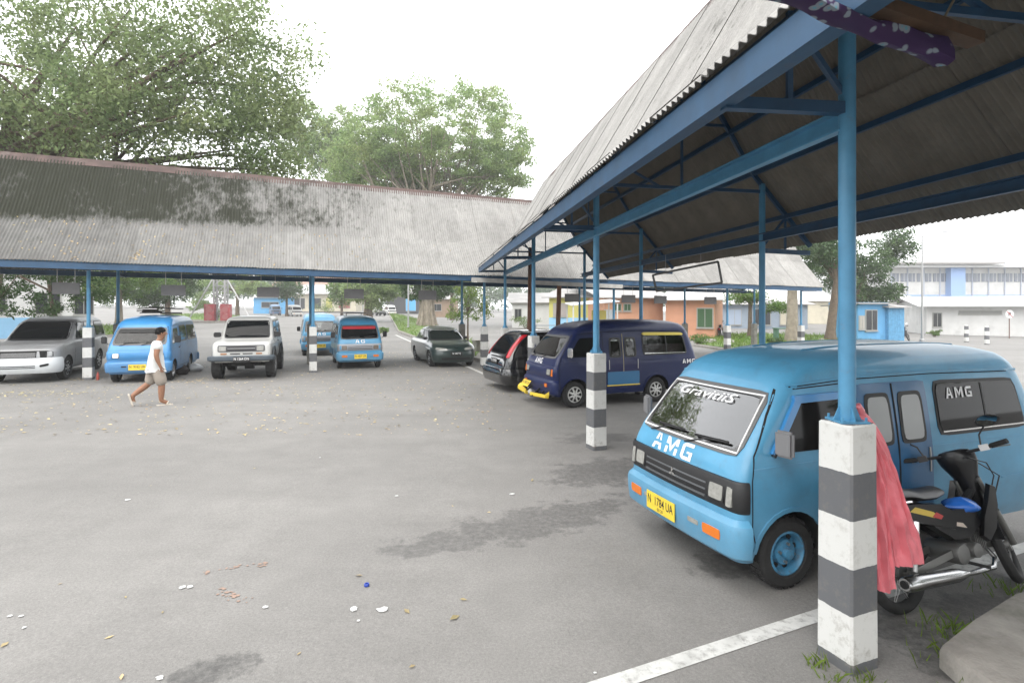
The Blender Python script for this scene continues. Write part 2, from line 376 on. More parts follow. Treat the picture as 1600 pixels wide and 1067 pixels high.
# ------------------------------------------------------------------ the shelters
WAVE = .08
M_UNDER = mat('dusty_shaded_sheet_underside', (.19, .172, .145), .95, var=.2, vscale=3, dirt=(.1, .088, .072), dscale=1.5, damt=.6)  # dusty brown underside, darkened to paint in the shade below the roof
def sheet_mesh(L, waves=10, amp=.014, th=.006):
    """corrugated sheet: x along eave, y up the slope, z out"""
    n = waves * 6; vs = []; fs = []
    for sgn in (0, 1):
        for j in range(2):
            for i in range(n + 1):
                x = i / 6 * WAVE
                vs.append((x, j * L, amp * math.cos(2 * math.pi * i / 6) - sgn * th))
    q = n + 1
    for i in range(n):
        fs.append((i, i+1, q+i+1, q+i)); fs.append((i+1, i, 2*q+i, 2*q+i+1)); fs.append((q+i, q+i+1, 3*q+i+1, 3*q+i)); fs.append((2*q+i+1, 2*q+i, 3*q+i, 3*q+i+1))
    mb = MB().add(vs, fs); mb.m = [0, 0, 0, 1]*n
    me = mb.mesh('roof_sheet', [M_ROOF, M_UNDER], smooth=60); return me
SW = WAVE * 10
PROF = [(0., 3.2), (1.15, 4.48), (2.25, 6.33)]       # eave, break, ridge (distance in from the eave, height)
SL1 = math.hypot(1.15, 1.28); SL2 = math.hypot(1.1, 1.85)
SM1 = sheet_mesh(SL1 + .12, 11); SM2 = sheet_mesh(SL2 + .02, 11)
WID = 4.5
def gzb(p): return -.0105 * p.x
def shed(root, origin, U, V, u0, u1, post_u, rows, skip=(), zl=3.2, zr_=3.2):
    """origin: point on the front eave line at u=0; U along, V across (inwards)"""
    slope = -.0105 * U.x; U3 = Vector((U.x, U.y, slope)).normalized()
    rnd = random.Random(3)
    def P(u, v, z):
        p = origin + U * u + V * v; return Vector((p.x, p.y, z - .0105 * p.x))
    # sheets
    n = int(round((u1 - u0) / SW))
    for side in (0, 1):
        for tier in (0, 1):
            (v0, z0), (v1, z1) = PROF[tier], PROF[tier + 1]
            if tier == 0: z0 = zr_ if side else zl
            ext = .0
            for i in range(n):
                u = u0 + i * SW
                if side: va, vb = WID - v0, WID - v1
                else: va, vb = v0, v1
                a = P(u, va, z0); b = P(u, vb, z1)
                up = (b - a); up -= U3 * up.dot(U3); up.normalize()
                ua = U3
                nr = ua.cross(up)
                if nr.z < 0: ua = -ua; nr = -nr; a = P(u + SW, va, z0)
                a = a + up * ((-.1 if tier == 1 else -.02) + rnd.uniform(-.012, .012)) + nr * ((.02 if tier == 1 else .0) + rnd.uniform(0, .002) + .01 + .008*(i % 2))
                M = Matrix((ua, up, nr)).transposed().to_4x4(); M.translation = a
                M = M @ Matrix.Rotation(rnd.uniform(-.004, .004), 4, 'Z')
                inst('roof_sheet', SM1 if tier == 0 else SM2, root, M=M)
    # ridge capping in lengths
    c = u0
    while c < u1 - .1:
        e = min(c + 2.4, u1); mb = MB(); j = rnd.uniform(-.012, .012)
        for s in (-1, 1):
            q = [P(c, WID/2 + s*.0, 6.40+j), P(e + .04, WID/2, 6.40+j), P(e + .04, WID/2 + s*.13, 6.17+j), P(c, WID/2 + s*.13, 6.17+j)]
            mb.poly(q, .012, V * s)
        mb.build('ridge_cap', M_RUST, root, smooth=0); c = e
    # fascia boards, wall plates, purlins
    for v, z in ((.05, zl - .11), (WID - .05, zr_ - .11))[:1 if root.name == 'near_shelter' else 2]:
        mb = MB(); mb.bar(P(u0, v, z), P(u1, v, z), .05, .17); mb.bar(P(u0, v + (.04 if v < 2 else -.04), z - .07), P(u1, v + (.04 if v < 2 else -.04), z - .07), .09, .02)
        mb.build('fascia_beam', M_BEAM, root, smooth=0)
    for rv in rows:
        us, u0 = u0, (post_u[1] if root.name == 'near_shelter' and rv == rows[0] else u0)
        mb = MB(); mb.bar(P(u0, rv, 3.25), P(u1, rv, 3.25), .02, .12); mb.bar(P(u0, rv - .025, 3.195), P(u1, rv - .025, 3.195), .06, .014); mb.bar(P(u0, rv - .025, 3.31), P(u1, rv - .025, 3.31), .06, .014)
        mb.build('wall_plate', M_POLE if rv == rows[0] else M_BEAM, root, smooth=0); u0 = us
    for side in (0, 1):
        ze = zr_ if side else zl
        for (v, z) in ((.5, ze + .43*(4.48-ze)/1.28*.5/.43 - .1), (1.05, 4.26), (1.45, 4.88), (2.0, 5.8)):
            vv = WID - v if side else v
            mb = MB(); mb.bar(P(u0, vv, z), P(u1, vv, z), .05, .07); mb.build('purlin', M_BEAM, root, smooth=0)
    # posts and pillars, trusses
    for k, u in enumerate(post_u):
        for ri, rv in enumerate(rows):
            if (k, ri) in skip: continue
            b = P(u, rv, 0)
            b.z = gz(b.x, b.y)
            ze = zl if rv < 2.2 else zr_; zr = ze + (rv if rv < 2.2 else WID - rv) * (4.48 - ze) / 1.15 - .1
            ph = 1.44
            mb = MB(); mb.lathe([(.047, ph), (.047, zr)], 14, 'z', (0, 0, 0)); 
            mb.box((0, 0, ph + .006), (.17, .17, .012))
            for a in range(4):
                d = Vector((math.cos(a*math.pi/2), math.sin(a*math.pi/2), 0)); s = Vector((-d.y, d.x, 0)) * .004
                mb.poly([d*.045 + Vector((0,0,ph+.012)) - s, d*.083 + Vector((0,0,ph+.012)) - s, d*.045 + Vector((0,0,ph+.1)) - s], .008, s)
                e = (d + Vector((-d.y, d.x, 0))) * .07; mb.lathe([(.008, ph), (.008, ph+.035)], 6, 'z', (e.x, e.y, 0))
            po = mb.build('post', M_POLE, root); po.location = b
            plain = (ri == 1 and root.name.startswith('back'))
            h = .112; rings = []
            for z, q in ((-.1, h+.004), (ph-.012, h-.002), (ph, h-.012)):
                cc = .012; pts = []
                for (sx, sy) in ((1,1),(-1,1),(-1,-1),(1,-1)):
                    for (dx, dy) in (((0, -cc), (-cc, 0)) if sx*sy > 0 else ((-cc, 0), (0, -cc))):
                        pts.append(Vector((sx*(q+dx), sy*(q+dy), z)))
                rings.append(pts)
            mb = MB(); mb.loft(rings)
            pl = mb.build('pillar', M_CONC if plain else M_STRIPE, po); pl.rotation_euler = (0, 0, math.atan2(B.y, B.x))
            if plain: pl.scale = (1, 1, 1)
        # truss
        mb = MB(); r0, r1 = rows
        for side in (0, 1):
            f = (lambda v: WID - v) if side else (lambda v: v)
            ze = zr_ if side else zl
            mb.bar(P(u, f(.06), ze - .06), P(u, f(1.15), 4.36), .05, .06); mb.bar(P(u, f(1.12), 4.34), P(u, f(2.24), 6.2), .05, .06)
            mb.bar(P(u, f(.08), ze - .17), P(u, f(r0 if not side else WID - r1), ze - .15), .06, .07)
            mb.bar(P(u, f(.5), ze - .12), P(u, f(.5), ze + .4), .03, .03); mb.bar(P(u, f(.5), ze + .38), P(u, f(r0 if not side else WID - r1), ze - .1), .03, .03)
            mb.bar(P(u, f(1.15), 4.36), P(u, f(1.9), 3.98), .035, .035)
        mb.bar(P(u, r0, 3.98), P(u, r1, 3.98), .035, .05); mb.bar(P(u, WID/2, 3.98), P(u, WID/2, 6.2), .035, .04)
        mb.bar(P(u, 1.5, 4.98), P(u, 3.0, 4.98), .035, .04)
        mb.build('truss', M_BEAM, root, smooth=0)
    return P

# near shelter (runs past the camera)
ev = AP * 1.61 + A * 0
near = empty('near_shelter', (0, 0, 0), 0, 'long open-sided shelter of blue steel over the blue and navy vans', 'shelter')
pu = [A.dot(Vector((2.02, 3.28, 0))) + 4.977 * k for k in range(-1, 4)]
r0 = AP.dot(Vector((2.02, 3.28, 0))) - 1.61
NP = shed(near, Vector((ev.x, ev.y, 0)), A, AP, -6.6, -6.6 + SW * 31, pu, (r0, r0 + 2.72), zl=3.47, zr_=3.2)
# back shelter
q0 = Vector((-6.32, 17.28, 0)); be = q0 - N * .87
back = empty('back_shelter', (0, 0, 0), 0, 'long mossy open-sided shelter across the yard behind the parked vehicles', 'shelter')
BP = shed(back, Vector((be.x, be.y, 0)), B, N, -16.0, -16.0 + SW * 47, [-10.9, -5.9 + .05, 0, 5.75, 11.15, 16.9, 21.3], (.87, .87 + 2.76))
for o in list(back.children):
    if o.name.startswith('post') and o.location.x > 1.5 and o.location.x < 5.5 and False: pass

# loose board lying under the back eave, rusty props, sign boards, banner frame
mb = MB(); a = at(737, 437, D=18.2); b = at(972, 448, D=19.7); mb.bar(a, b, .12, .14); mb.bar(a - Vector((0, .02, .0)), a.lerp(b, .25) - Vector((0, .08, -.01)), .03, .12)
o = mb.build('timber_board', mat('weathered_white_board', (.42, .41, .39), .8, var=.25, vscale=3), smooth=0); tag(o, 'long pale weathered board fixed under the corner where the shelters meet', 'board')
for i, (px, pt, D, r) in enumerate(((827, 387, 17.6, .085), (870, 441, 19.3, .09))):
    g = Vector(((px - 800) / F * D, D, 0)); g.z = gz(g.x, g.y); t = at(px + (2 if i == 0 else 4), pt, D=D)
    mb = MB(); mb.tube([g - Vector((.06*i + .03, 0, .1)), g.lerp(t, .5), t], [r, r*.95, r*.9], 10)
    o = mb.build('prop_pole', M_RUSTP); tag(o, ['tall rusty brown prop pole next to a blue post', 'shorter leaning rusty brown prop pole behind the navy van'][i], 'pole', 'rusty prop poles')
sg = None
SX = [103, 271, 419, 553, 668, 894, 982, 1032, 1110]
SL_ = ['above the silver van', 'above the blue van with the loaded roof', 'above the white jeep', 'above the blue van with the red sun strip', 'in front of the big tree trunk',
       'in front of the yellow wall', 'left of the navy van roof corner post', 'in front of the orange wall', 'in front of the green shutter']
SL_[6] = 'beside the small windows of the orange wall'
for px, lb in zip(SX, SL_):
    kx = (px - 800) / F; t = (kx * q0.y - q0.x) / (B.x - kx * B.y); c = q0 + B * t; gzc = -.0105 * c.x
    root = empty('hanging_sign', (c.x, c.y, gzc + 2.36), math.atan2(B.y, B.x) + random.uniform(-.08, .08), 'blank grey board hung on two rods ' + lb, 'sign', 'boards hung under the back shelter')
    mb = MB(); mb.box((0, 0, .15), (.62, .02, .3)); 
    for s in (-1, 1): mb.box((s * .3, 0, .15), (.014, .026, .305)); 
    for s in (0, .3): mb.box((0, 0, s), (.62, .026, .014))
    mb.build('board', M_SIGN, root, smooth=0)
    for s in (-.2, .2):
        mb = MB(); mb.tube([(s, .014, .02), (s, .014, .78)], .008, 6); mb.build('rod', M_STEEL, root)
# empty banner frame slung under the near shelter's outer plate
root = empty('banner_frame', (0, 0, 0), 0, 'empty tilted metal banner frame slung under the near shelter roof', 'frame')
c4 = [at(1020, 430, D=12.2), at(1122, 409, D=10.6), at(1128, 442, D=10.6), at(1026, 455, D=12.2)]
for i in range(4):
    mb = MB(); mb.bar(c4[i], c4[(i+1) % 4], .03, .04); mb.build('rail', mat('grey_frame', (.13, .13, .13), .6), root, smooth=0)
for px, py, D in ((1040, 428, 11.9), (1095, 416, 11.0)):
    t = at(px, py, D=D); mb = MB(); mb.tube([t, t + Vector((0, 0, .42))], .005, 5); mb.build('hanging_wire', M_STEEL, root)
# board and batik cloth lying across the beams over the first pillar
a = Vector((.86, 2.03, 3.29)); b = Vector((1.98, 2.46, 3.27)); dv = (b - a).normalized(); sv = Vector((-dv.y, dv.x, 0))
root = empty('plank', a, 0, 'rough brown plank laid across the roof beams above the striped pillar', 'plank')
for i in range(1):
    mb = MB(); mb.bar(dv*.55 - sv * .07 + Vector((0, 0, .035)), (b - a) - sv * .07 + dv * .06 + Vector((0, 0, .02)), .07, .05); mb.build('board', mat('old_dark_wood', (.075, .04, .02), .75, var=.35, vscale=7), root, smooth=0)
for t, e in ((.3, Vector((1.42, 2.25, 3.36))), (.93, Vector((2.3, 2.5, 4.0)))):
    c = a.lerp(b, t); mb = MB(); mb.tube([c - a + sv*.0 + Vector((0, 0, -.02)), c - a + Vector((.02, .05, .06)), e + Vector((0, 0, .02)) - a], .006, 5); mb.build('rope', mat('rope', (.2, .17, .12), .9), root)
def batik():
    m = bpy.data.materials.new('batik_cloth'); m.use_nodes = True; n = m.node_tree; p = n.nodes['Principled BSDF']; L = n.links
    tc = N_(n, 'ShaderNodeTexCoord'); vo = N_(n, 'ShaderNodeTexVoronoi'); vo.inputs['Scale'].default_value = 17; L.new(tc.outputs['Object'], vo.inputs['Vector'])
    r = N_(n, 'ShaderNodeMapRange'); L.new(vo.outputs['Distance'], r.inputs[0]); r.inputs[1].default_value = .3; r.inputs[2].default_value = .38; r.inputs[3].default_value = 1; r.inputs[4].default_value = 0
    r2 = N_(n, 'ShaderNodeMapRange'); L.new(vo.outputs['Distance'], r2.inputs[0]); r2.inputs[1].default_value = .1; r2.inputs[2].default_value = .16
    nz = N_(n, 'ShaderNodeTexNoise'); nz.inputs['Scale'].default_value = 3; L.new(tc.outputs['Object'], nz.inputs['Vector'])
    c0 = N_(n, 'ShaderNodeMix', data_type='RGBA'); L.new(nz.outputs[0], c0.inputs[0]); c0.inputs[6].default_value = (.016, .008, .06, 1); c0.inputs[7].default_value = (.04, .01, .06, 1)
    c1 = N_(n, 'ShaderNodeMix', data_type='RGBA'); L.new(r.outputs[0], c1.inputs[0]); L.new(c0.outputs[2], c1.inputs[6]); c1.inputs[7].default_value = (.2, .24, .28, 1)
    c2 = N_(n, 'ShaderNodeMix', data_type='RGBA'); L.new(r2.outputs[0], c2.inputs[0]); c2.inputs[6].default_value = (.1, .28, .36, 1); L.new(c1.outputs[2], c2.inputs[7])
    L.new(c2.outputs[2], p.inputs['Base Color']); p.inputs['Roughness'].default_value = .8
    return m
rings = []
for i in range(25):
    t = i / 24; c = a.lerp(b, t * .93 - .04); ring = []
    droop = .05 + .06 * max(0, t - .6) / .4 + .012 * math.sin(t * 19)
    for k in range(10):
        an = 2 * math.pi * k / 10
        rr = 1 + .18 * math.sin(3 * an + t * 9)
        ring.append(c - sv * (.035 + .03 * math.sin(t * 7)) + sv * math.cos(an) * .045 * rr + Vector((0, 0, math.sin(an) * droop * .55 * rr - .02 - (.05 * max(0, t - .75) / .25))))
    rings.append(ring)
o = MB().loft(rings).build('batik_cloth', batik(), smooth=60); tag(o, 'purple batik cloth with white and blue spots wrapped along the plank', 'cloth')
# ------------------------------------------------------------------ vehicles
def hermite(ts, vs, t):
    """monotone cubic through control values"""
    n = len(ts); i = max(0, min(n - 2, int(np.searchsorted(ts, t)) - 1))
    d = [(vs[k+1]-vs[k])/(ts[k+1]-ts[k]) for k in range(n-1)]
    def m(k):
        if k == 0: return d[0]
        if k == n-1: return d[-1]
        if d[k-1]*d[k] <= 0: return 0.
        return 2*d[k-1]*d[k]/(d[k-1]+d[k])
    h = ts[i+1]-ts[i]; s = (t-ts[i])/h; s = min(1, max(0, s))
    return (2*s**3-3*s*s+1)*vs[i] + (s**3-2*s*s+s)*h*m(i) + (-2*s**3+3*s*s)*vs[i+1] + (s**3-s*s)*h*m(i+1)

TXT = {}
def text_geo(s, bold=0.0, shear=0.0):
    key = (s, bold, shear)
    if key in TXT: return TXT[key]
    cu = bpy.data.curves.new('t', 'FONT'); cu.body = s; cu.size = 1; cu.offset = bold; cu.shear = shear; cu.resolution_u = 3
    o = bpy.data.objects.new('t', cu); COL.objects.link(o); bpy.context.view_layer.update()
    dg = bpy.context.evaluated_depsgraph_get(); me = bpy.data.meshes.new_from_object(o.evaluated_get(dg))
    v = [(p.co.x, p.co.y) for p in me.vertices]; f = [tuple(p.vertices) for p in me.polygons]
    bpy.data.objects.remove(o, do_unlink=True); bpy.data.curves.remove(cu); bpy.data.meshes.remove(me)
    x0 = min(p[0] for p in v); x1 = max(p[0] for p in v); y0 = min(p[1] for p in v); y1 = max(p[1] for p in v)
    v = [((p[0]-x0)/(y1-y0), (p[1]-y0)/(y1-y0)) for p in v]; TXT[key] = (v, f, (x1-x0)/(y1-y0)); return TXT[key]

STEN = {'A': (.8, [[(0, 0), (.22, 0), (.42, 1), (.27, 1)], [(.58, 0), (.8, 0), (.53, 1), (.45, 1)], [(.25, .25), (.55, .25), (.52, .42), (.29, .42)]]),
        'M': (.95, [[(0, 0), (.2, 0), (.2, 1), (0, 1)], [(.75, 0), (.95, 0), (.95, 1), (.75, 1)], [(.22, 1), (.22, .66), (.46, .12), (.46, .5)], [(.73, 1), (.49, .5), (.49, .12), (.73, .66)]]),
        'G': (.8, [[(0, .15), (.2, .2), (.2, .8), (0, .85)], [(.02, .88), (.2, 1), (.78, 1), (.78, .8), (.24, .8)], [(.02, .12), (.24, .2), (.8, .2), (.8, 0), (.2, 0)], [(.6, .22), (.8, .22), (.8, .52), (.6, .52)], [(.42, .4), (.58, .4), (.58, .52), (.42, .52)]])}
def stencil(txt, gap=.3):
    v = []; f = []; x = 0
    for ch in txt:
        w, ps = STEN[ch]
        for p in ps: f.append(tuple(range(len(v), len(v)+len(p)))); v += [(a+x, b) for a, b in p]
        x += w + gap
    return v, f, x - gap
class Car:
    def __init__(s, name, keys, bow=.05, taper=.03, lift=None):
        s.root = empty(name, (0, 0, 0)); s.k = keys; s.z = [k[0] for k in keys]; s.bow = bow; s.taper = taper; s.lift = lift or []
    def par(s, z):
        return [hermite(s.z, [k[i] for k in s.k], z) for i in range(1, 6)]
    def half(s, z):
        xf, xr, w, rf, rr = s.par(z); rf = min(rf, w*.95); rr = min(rr, w*.95); L = xf - xr; pts = []
        for i in range(6):
            y = (w - rf) * i / 6; pts.append([xf, y])
        for i in range(6):
            a = math.pi/2 * i / 6; pts.append([xf - rf + rf*math.cos(a), w - rf + rf*math.sin(a)])
        for i in range(17):
            x = (xf - rf) + (xr + rr - xf + rf) * i / 16; pts.append([x, w])
        for i in range(1, 7):
            a = math.pi/2 * i / 6; pts.append([xr + rr - rr*math.sin(a), w - rr + rr*math.cos(a)])
        for i in range(1, 6):
            pts.append([xr, (w - rr)*(1 - i/5)])
        for p in pts:
            t = (p[0]-xr)/L
            if t > .5: p[0] -= s.bow*(p[1]/w)**2
            e = abs(t-.5)*2; p[1] *= 1 - s.taper*e**3
        return pts
    def zoff(s, z, x):
        o = 0
        for (za, zb, x0, x1, dz) in s.lift:
            if za <= z <= zb: o += dz * min(1, max(0, (x0 - x)/(x0 - x1)))
        return o
    def side_y(s, x, z):
        h = s.half(z); h = [p for p in h if p[1] > .02]; xs = [p[0] for p in h][::-1]; ys = [p[1] for p in h][::-1]
        return float(np.interp(x, xs, ys))
    def front_x(s, y, z):
        h = s.half(z)[:12]; return float(np.interp(abs(y), [p[1] for p in h], [p[0] for p in h]))
    def rear_x(s, y, z):
        h = s.half(z)[-11:][::-1]; return float(np.interp(abs(y), [p[1] for p in h], [p[0] for p in h]))
    def body(s, m, arches=(), nz=30, name='body', zs=None, depth=.3, cab=None, cuts=()):
        if zs is None:
            zs = sorted(set([round(s.z[0] + (s.z[-1]-s.z[0])*i/nz, 4) for i in range(nz+1)] + [round(z, 4) for z in s.z]))
            zs = [z for i, z in enumerate(zs) if i == 0 or i == len(zs)-1 or z - zs[i-1] > .006]
        rings = []
        for z in zs:
            h = s.half(z); ring = h + [[p[0], -p[1]] for p in h[-2:0:-1]]
            rings.append([(p[0], p[1], z + s.zoff(z, p[0])) for p in ring])
        mb = MB().loft(rings); o = mb.build(name, [m, M_DARK], s.root, smooth=40)
        if arches:
            c = MB()
            for (x, r, zc) in arches:
                for sd in (1, -1):
                    prof = [(r, (.95) * sd), (r, (s.side_y(x, zc+.1) - depth) * sd)]; c.lathe(prof, 28, 'y', (x, 0, zc))
            co = c.build('cutter', [M_DARK, M_DARK], smooth=0); co.data.polygons.foreach_set('material_index', [1]*len(co.data.polygons))
            md = o.modifiers.new('b', 'BOOLEAN'); md.operation = 'DIFFERENCE'; md.object = co; md.solver = 'EXACT'
            bpy.context.view_layer.update(); dg = bpy.context.evaluated_depsgraph_get()
            cutters = [co]
            if cab:
                za, zb, th = cab; cr = []
                for z in np.linspace(za, zb, 14):
                    h = s.half(z); cx = (s.par(z)[0] + s.par(z)[1])/2; L_ = (s.par(z)[0] - s.par(z)[1])/2; w_ = s.par(z)[2]
                    h = [[cx + (p[0]-cx)*(1 - th/L_), p[1]*(1 - th/w_)] for p in h]; ring = h + [[p[0], -p[1]] for p in h[-2:0:-1]]; cr.append([(p[0], p[1], z) for p in ring])
                k_ = MB().loft(cr).build('cutter', [M_DARK, M_DARK], smooth=0); k_.data.polygons.foreach_set('material_index', [1]*len(k_.data.polygons)); cutters.append(k_)
                for (kd, cs, p_) in cuts:
                    q_ = s.slab(kd, cs, p_).build('cutter', [M_DARK, M_DARK], smooth=0); q_.data.polygons.foreach_set('material_index', [1]*len(q_.data.polygons)); cutters.append(q_)
            for q_ in cutters[1:]:
                md = o.modifiers.new('b', 'BOOLEAN'); md.operation = 'DIFFERENCE'; md.object = q_; md.solver = 'EXACT'
            bpy.context.view_layer.update(); dg = bpy.context.evaluated_depsgraph_get()
            me = bpy.data.meshes.new_from_object(o.evaluated_get(dg)); o.modifiers.clear(); old = o.data; o.data = me; me.name = name
            bpy.data.meshes.remove(old)
            for q_ in cutters: bpy.data.objects.remove(q_, do_unlink=True)
            me.set_sharp_from_angle(angle=R(40))
        s.bo = o; return o
    def surf(s, kind, a, z, off):
        if kind == 'front': return Vector((s.front_x(a, z) + off, a, z))
        if kind == 'rear': return Vector((s.rear_x(a, z) - off, a, z))
        y = s.side_y(a, z) + off
        return Vector((a, y if kind == 'left' else -y, z))
    def patch(s, name, kind, cs, off, m, p=10, nx=10, nz=6, par=None, skirt=.03, smooth=50):
        """cs: four corners (a, z): bottom-start, bottom-end, top-end, top-start"""
        g = []; mb = MB()
        for j in range(nz+1):
            for i in range(nx+1):
                u = 2*i/nx-1; v = 2*j/nz-1; mm = max(abs(u), abs(v))
                if mm > 1e-6:
                    k = 1/((abs(u/mm)**p + abs(v/mm)**p)**(1/p)); u *= k; v *= k
                u = (u+1)/2; v = (v+1)/2
                b = [(1-u)*cs[0][q]+u*cs[1][q] for q in (0, 1)]; t = [(1-u)*cs[3][q]+u*cs[2][q] for q in (0, 1)]
                a = (1-v)*b[0]+v*t[0]; z = (1-v)*b[1]+v*t[1]; g.append((a, z))
        q = nx+1
        vs = [s.surf(kind, a, z, off) for a, z in g]; fs = [(j*q+i, j*q+i+1, (j+1)*q+i+1, (j+1)*q+i) for j in range(nz) for i in range(nx)]
        bd = [i for i in range(q)] + [j*q+nx for j in range(1, nz+1)] + [nz*q+i for i in range(nx-1, -1, -1)] + [j*q for j in range(nz-1, 0, -1)]
        o0 = len(vs); vs += [s.surf(kind, g[i][0], g[i][1], off-skirt) for i in bd]; nb = len(bd)
        fs += [(bd[i], o0+i, o0+(i+1) % nb, bd[(i+1) % nb]) for i in range(nb)]
        fs.append(tuple(o0 + i for i in range(nb)))
        return mb.add(vs, fs).build(name, m, par or s.root, smooth=smooth)
    def grid(s, cs, p, nx=10, nz=6):
        g = []
        for j in range(nz+1):
            for i in range(nx+1):
                u = 2*i/nx-1; v = 2*j/nz-1; mm = max(abs(u), abs(v))
                if mm > 1e-6:
                    k = 1/((abs(u/mm)**p + abs(v/mm)**p)**(1/p)); u *= k; v *= k
                u = (u+1)/2; v = (v+1)/2
                b = [(1-u)*cs[0][q]+u*cs[1][q] for q in (0, 1)]; t = [(1-u)*cs[3][q]+u*cs[2][q] for q in (0, 1)]; g.append(((1-v)*b[0]+v*t[0], (1-v)*b[1]+v*t[1]))
        q = nx+1; bd = [i for i in range(q)] + [j*q+nx for j in range(1, nz+1)] + [nz*q+i for i in range(nx-1, -1, -1)] + [j*q for j in range(nz-1, 0, -1)]
        return g, bd
    def slab(s, kind, cs, p, nx=10, nz=6):
        g, bd = s.grid(cs, p, nx, nz); q = nx+1; n = len(g); vs = [s.surf(kind, a, z, .06) for a, z in g] + [s.surf(kind, a, z, -.11) for a, z in g]
        fs = [(j*q+i, j*q+i+1, (j+1)*q+i+1, (j+1)*q+i) for j in range(nz) for i in range(nx)]; fs += [tuple(n+i for i in f[::-1]) for f in fs]; nb = len(bd)
        fs += [(bd[i], n+bd[i], n+bd[(i+1) % nb], bd[(i+1) % nb]) for i in range(nb)]; return MB().add(vs, fs)
    def window(s, kind, cs, m=None, gas=M_BLACKP, gw=.03, off=.012, p=12, name='window', par=None, clear=None):
        if clear is not None:
            cx = sum(c[0] for c in cs)/4; cz = sum(c[1] for c in cs)/4; cs2 = [(c[0] + (gw if c[0] > cx else -gw), c[1] + (gw if c[1] > cz else -gw)) for c in cs]; cs0 = [(c[0] - (.006 if c[0] > cx else -.006), c[1] - (.006 if c[1] > cz else -.006)) for c in cs]
            g0, bd = s.grid(cs0, p); g1, _ = s.grid(cs2, p); R4 = [[s.surf(kind, *g1[i], -.02), s.surf(kind, *g1[i], off-.004), s.surf(kind, *g0[i], off), s.surf(kind, *g0[i], -.035)] for i in bd]
            n = len(R4); vs = [v for r in R4 for v in r]; fs = [(4*i+k, 4*i+(k+1) % 4, 4*((i+1) % n)+(k+1) % 4, 4*((i+1) % n)+k) for i in range(n) for k in range(4)]
            f = MB().add(vs, fs).build(name, gas, par or s.root, smooth=40); s.patch('pane', kind, cs, .002, clear, p=p, par=f, skirt=.004); return f
        cx = sum(c[0] for c in cs)/4; cz = sum(c[1] for c in cs)/4
        f = s.patch(name, kind, [(c[0] + (gw if c[0] > cx else -gw), c[1] + (gw if c[1] > cz else -gw)) for c in cs], off-.006, gas, p=p, par=par)
        s.patch('pane', kind, cs, off, m or M_GLASS, p=p, par=f, skirt=.004); return f
    def text(s, name, txt, kind, c, h, m, off=.004, bold=.02, sx=1., par=None, slope=0., shear=0.):
        v, f, w = stencil(txt) if all(ch in STEN for ch in txt) else text_geo(txt, bold, shear); sgn = {'front': 1, 'rear': -1, 'left': -1, 'right': 1}[kind]
        mb = MB(); pts = []
        for (x, y) in v:
            dx = (x - w/2)*h*sx; a = c[0] + sgn*dx; z = c[1] + (y-.5)*h + slope*dx
            pts.append(s.surf(kind, a, z, off))
        mb.add(pts, f); return mb.build(name, m, par or s.root, smooth=0)
    def wrap(s, name, z, prof, m, xlim=.35, rear=False, par=None, smooth=40, ylim=None):
        h = s.half(z); xf, xr = s.par(z)[:2]
        if rear: pts = [p for p in h if p[0] < xr + xlim]; full = pts + [[p[0], -p[1]] for p in pts[-2::-1]]
        else: pts = [p for p in h if p[0] > xf - xlim]; full = [[p[0], -p[1]] for p in pts[:0:-1]] + pts
        if ylim: full = [p for p in full if abs(p[1]) <= ylim]
        rings = []
        for i, p in enumerate(full):
            a = full[max(i-1, 0)]; b = full[min(i+1, len(full)-1)]; t = Vector((b[0]-a[0], b[1]-a[1])).normalized(); n = Vector((t.y, -t.x))
            if n.dot(Vector((p[0]-(xf+xr)/2, p[1]))) < 0: n = -n
            rings.append([(p[0]+n.x*d, p[1]+n.y*d, zz) for (d, zz) in prof])
        return MB().loft(rings).build(name, m, par or s.root, smooth=smooth)
    def strip(s, name, kind, pts, w, m, off=.004, par=None):
        mb = MB(); rings = []
        P = []
        for i in range(len(pts)-1):
            for t in range(6): P.append((pts[i][0]+(pts[i+1][0]-pts[i][0])*t/6, pts[i][1]+(pts[i+1][1]-pts[i][1])*t/6))
        P.append(pts[-1])
        for i, p in enumerate(P):
            a = P[max(0, i-1)]; b = P[min(len(P)-1, i+1)]; t = Vector((b[0]-a[0], b[1]-a[1])).normalized(); n = (-t.y*w/2, t.x*w/2)
            q0 = (p[0]+n[0], p[1]+n[1]); q1 = (p[0]-n[0], p[1]-n[1])
            rings.append([s.surf(kind, *q0, off), s.surf(kind, *q1, off), s.surf(kind, *q1, off-.02), s.surf(kind, *q0, off-.02)])
        return mb.loft(rings).build(name, m, par or s.root, smooth=0)
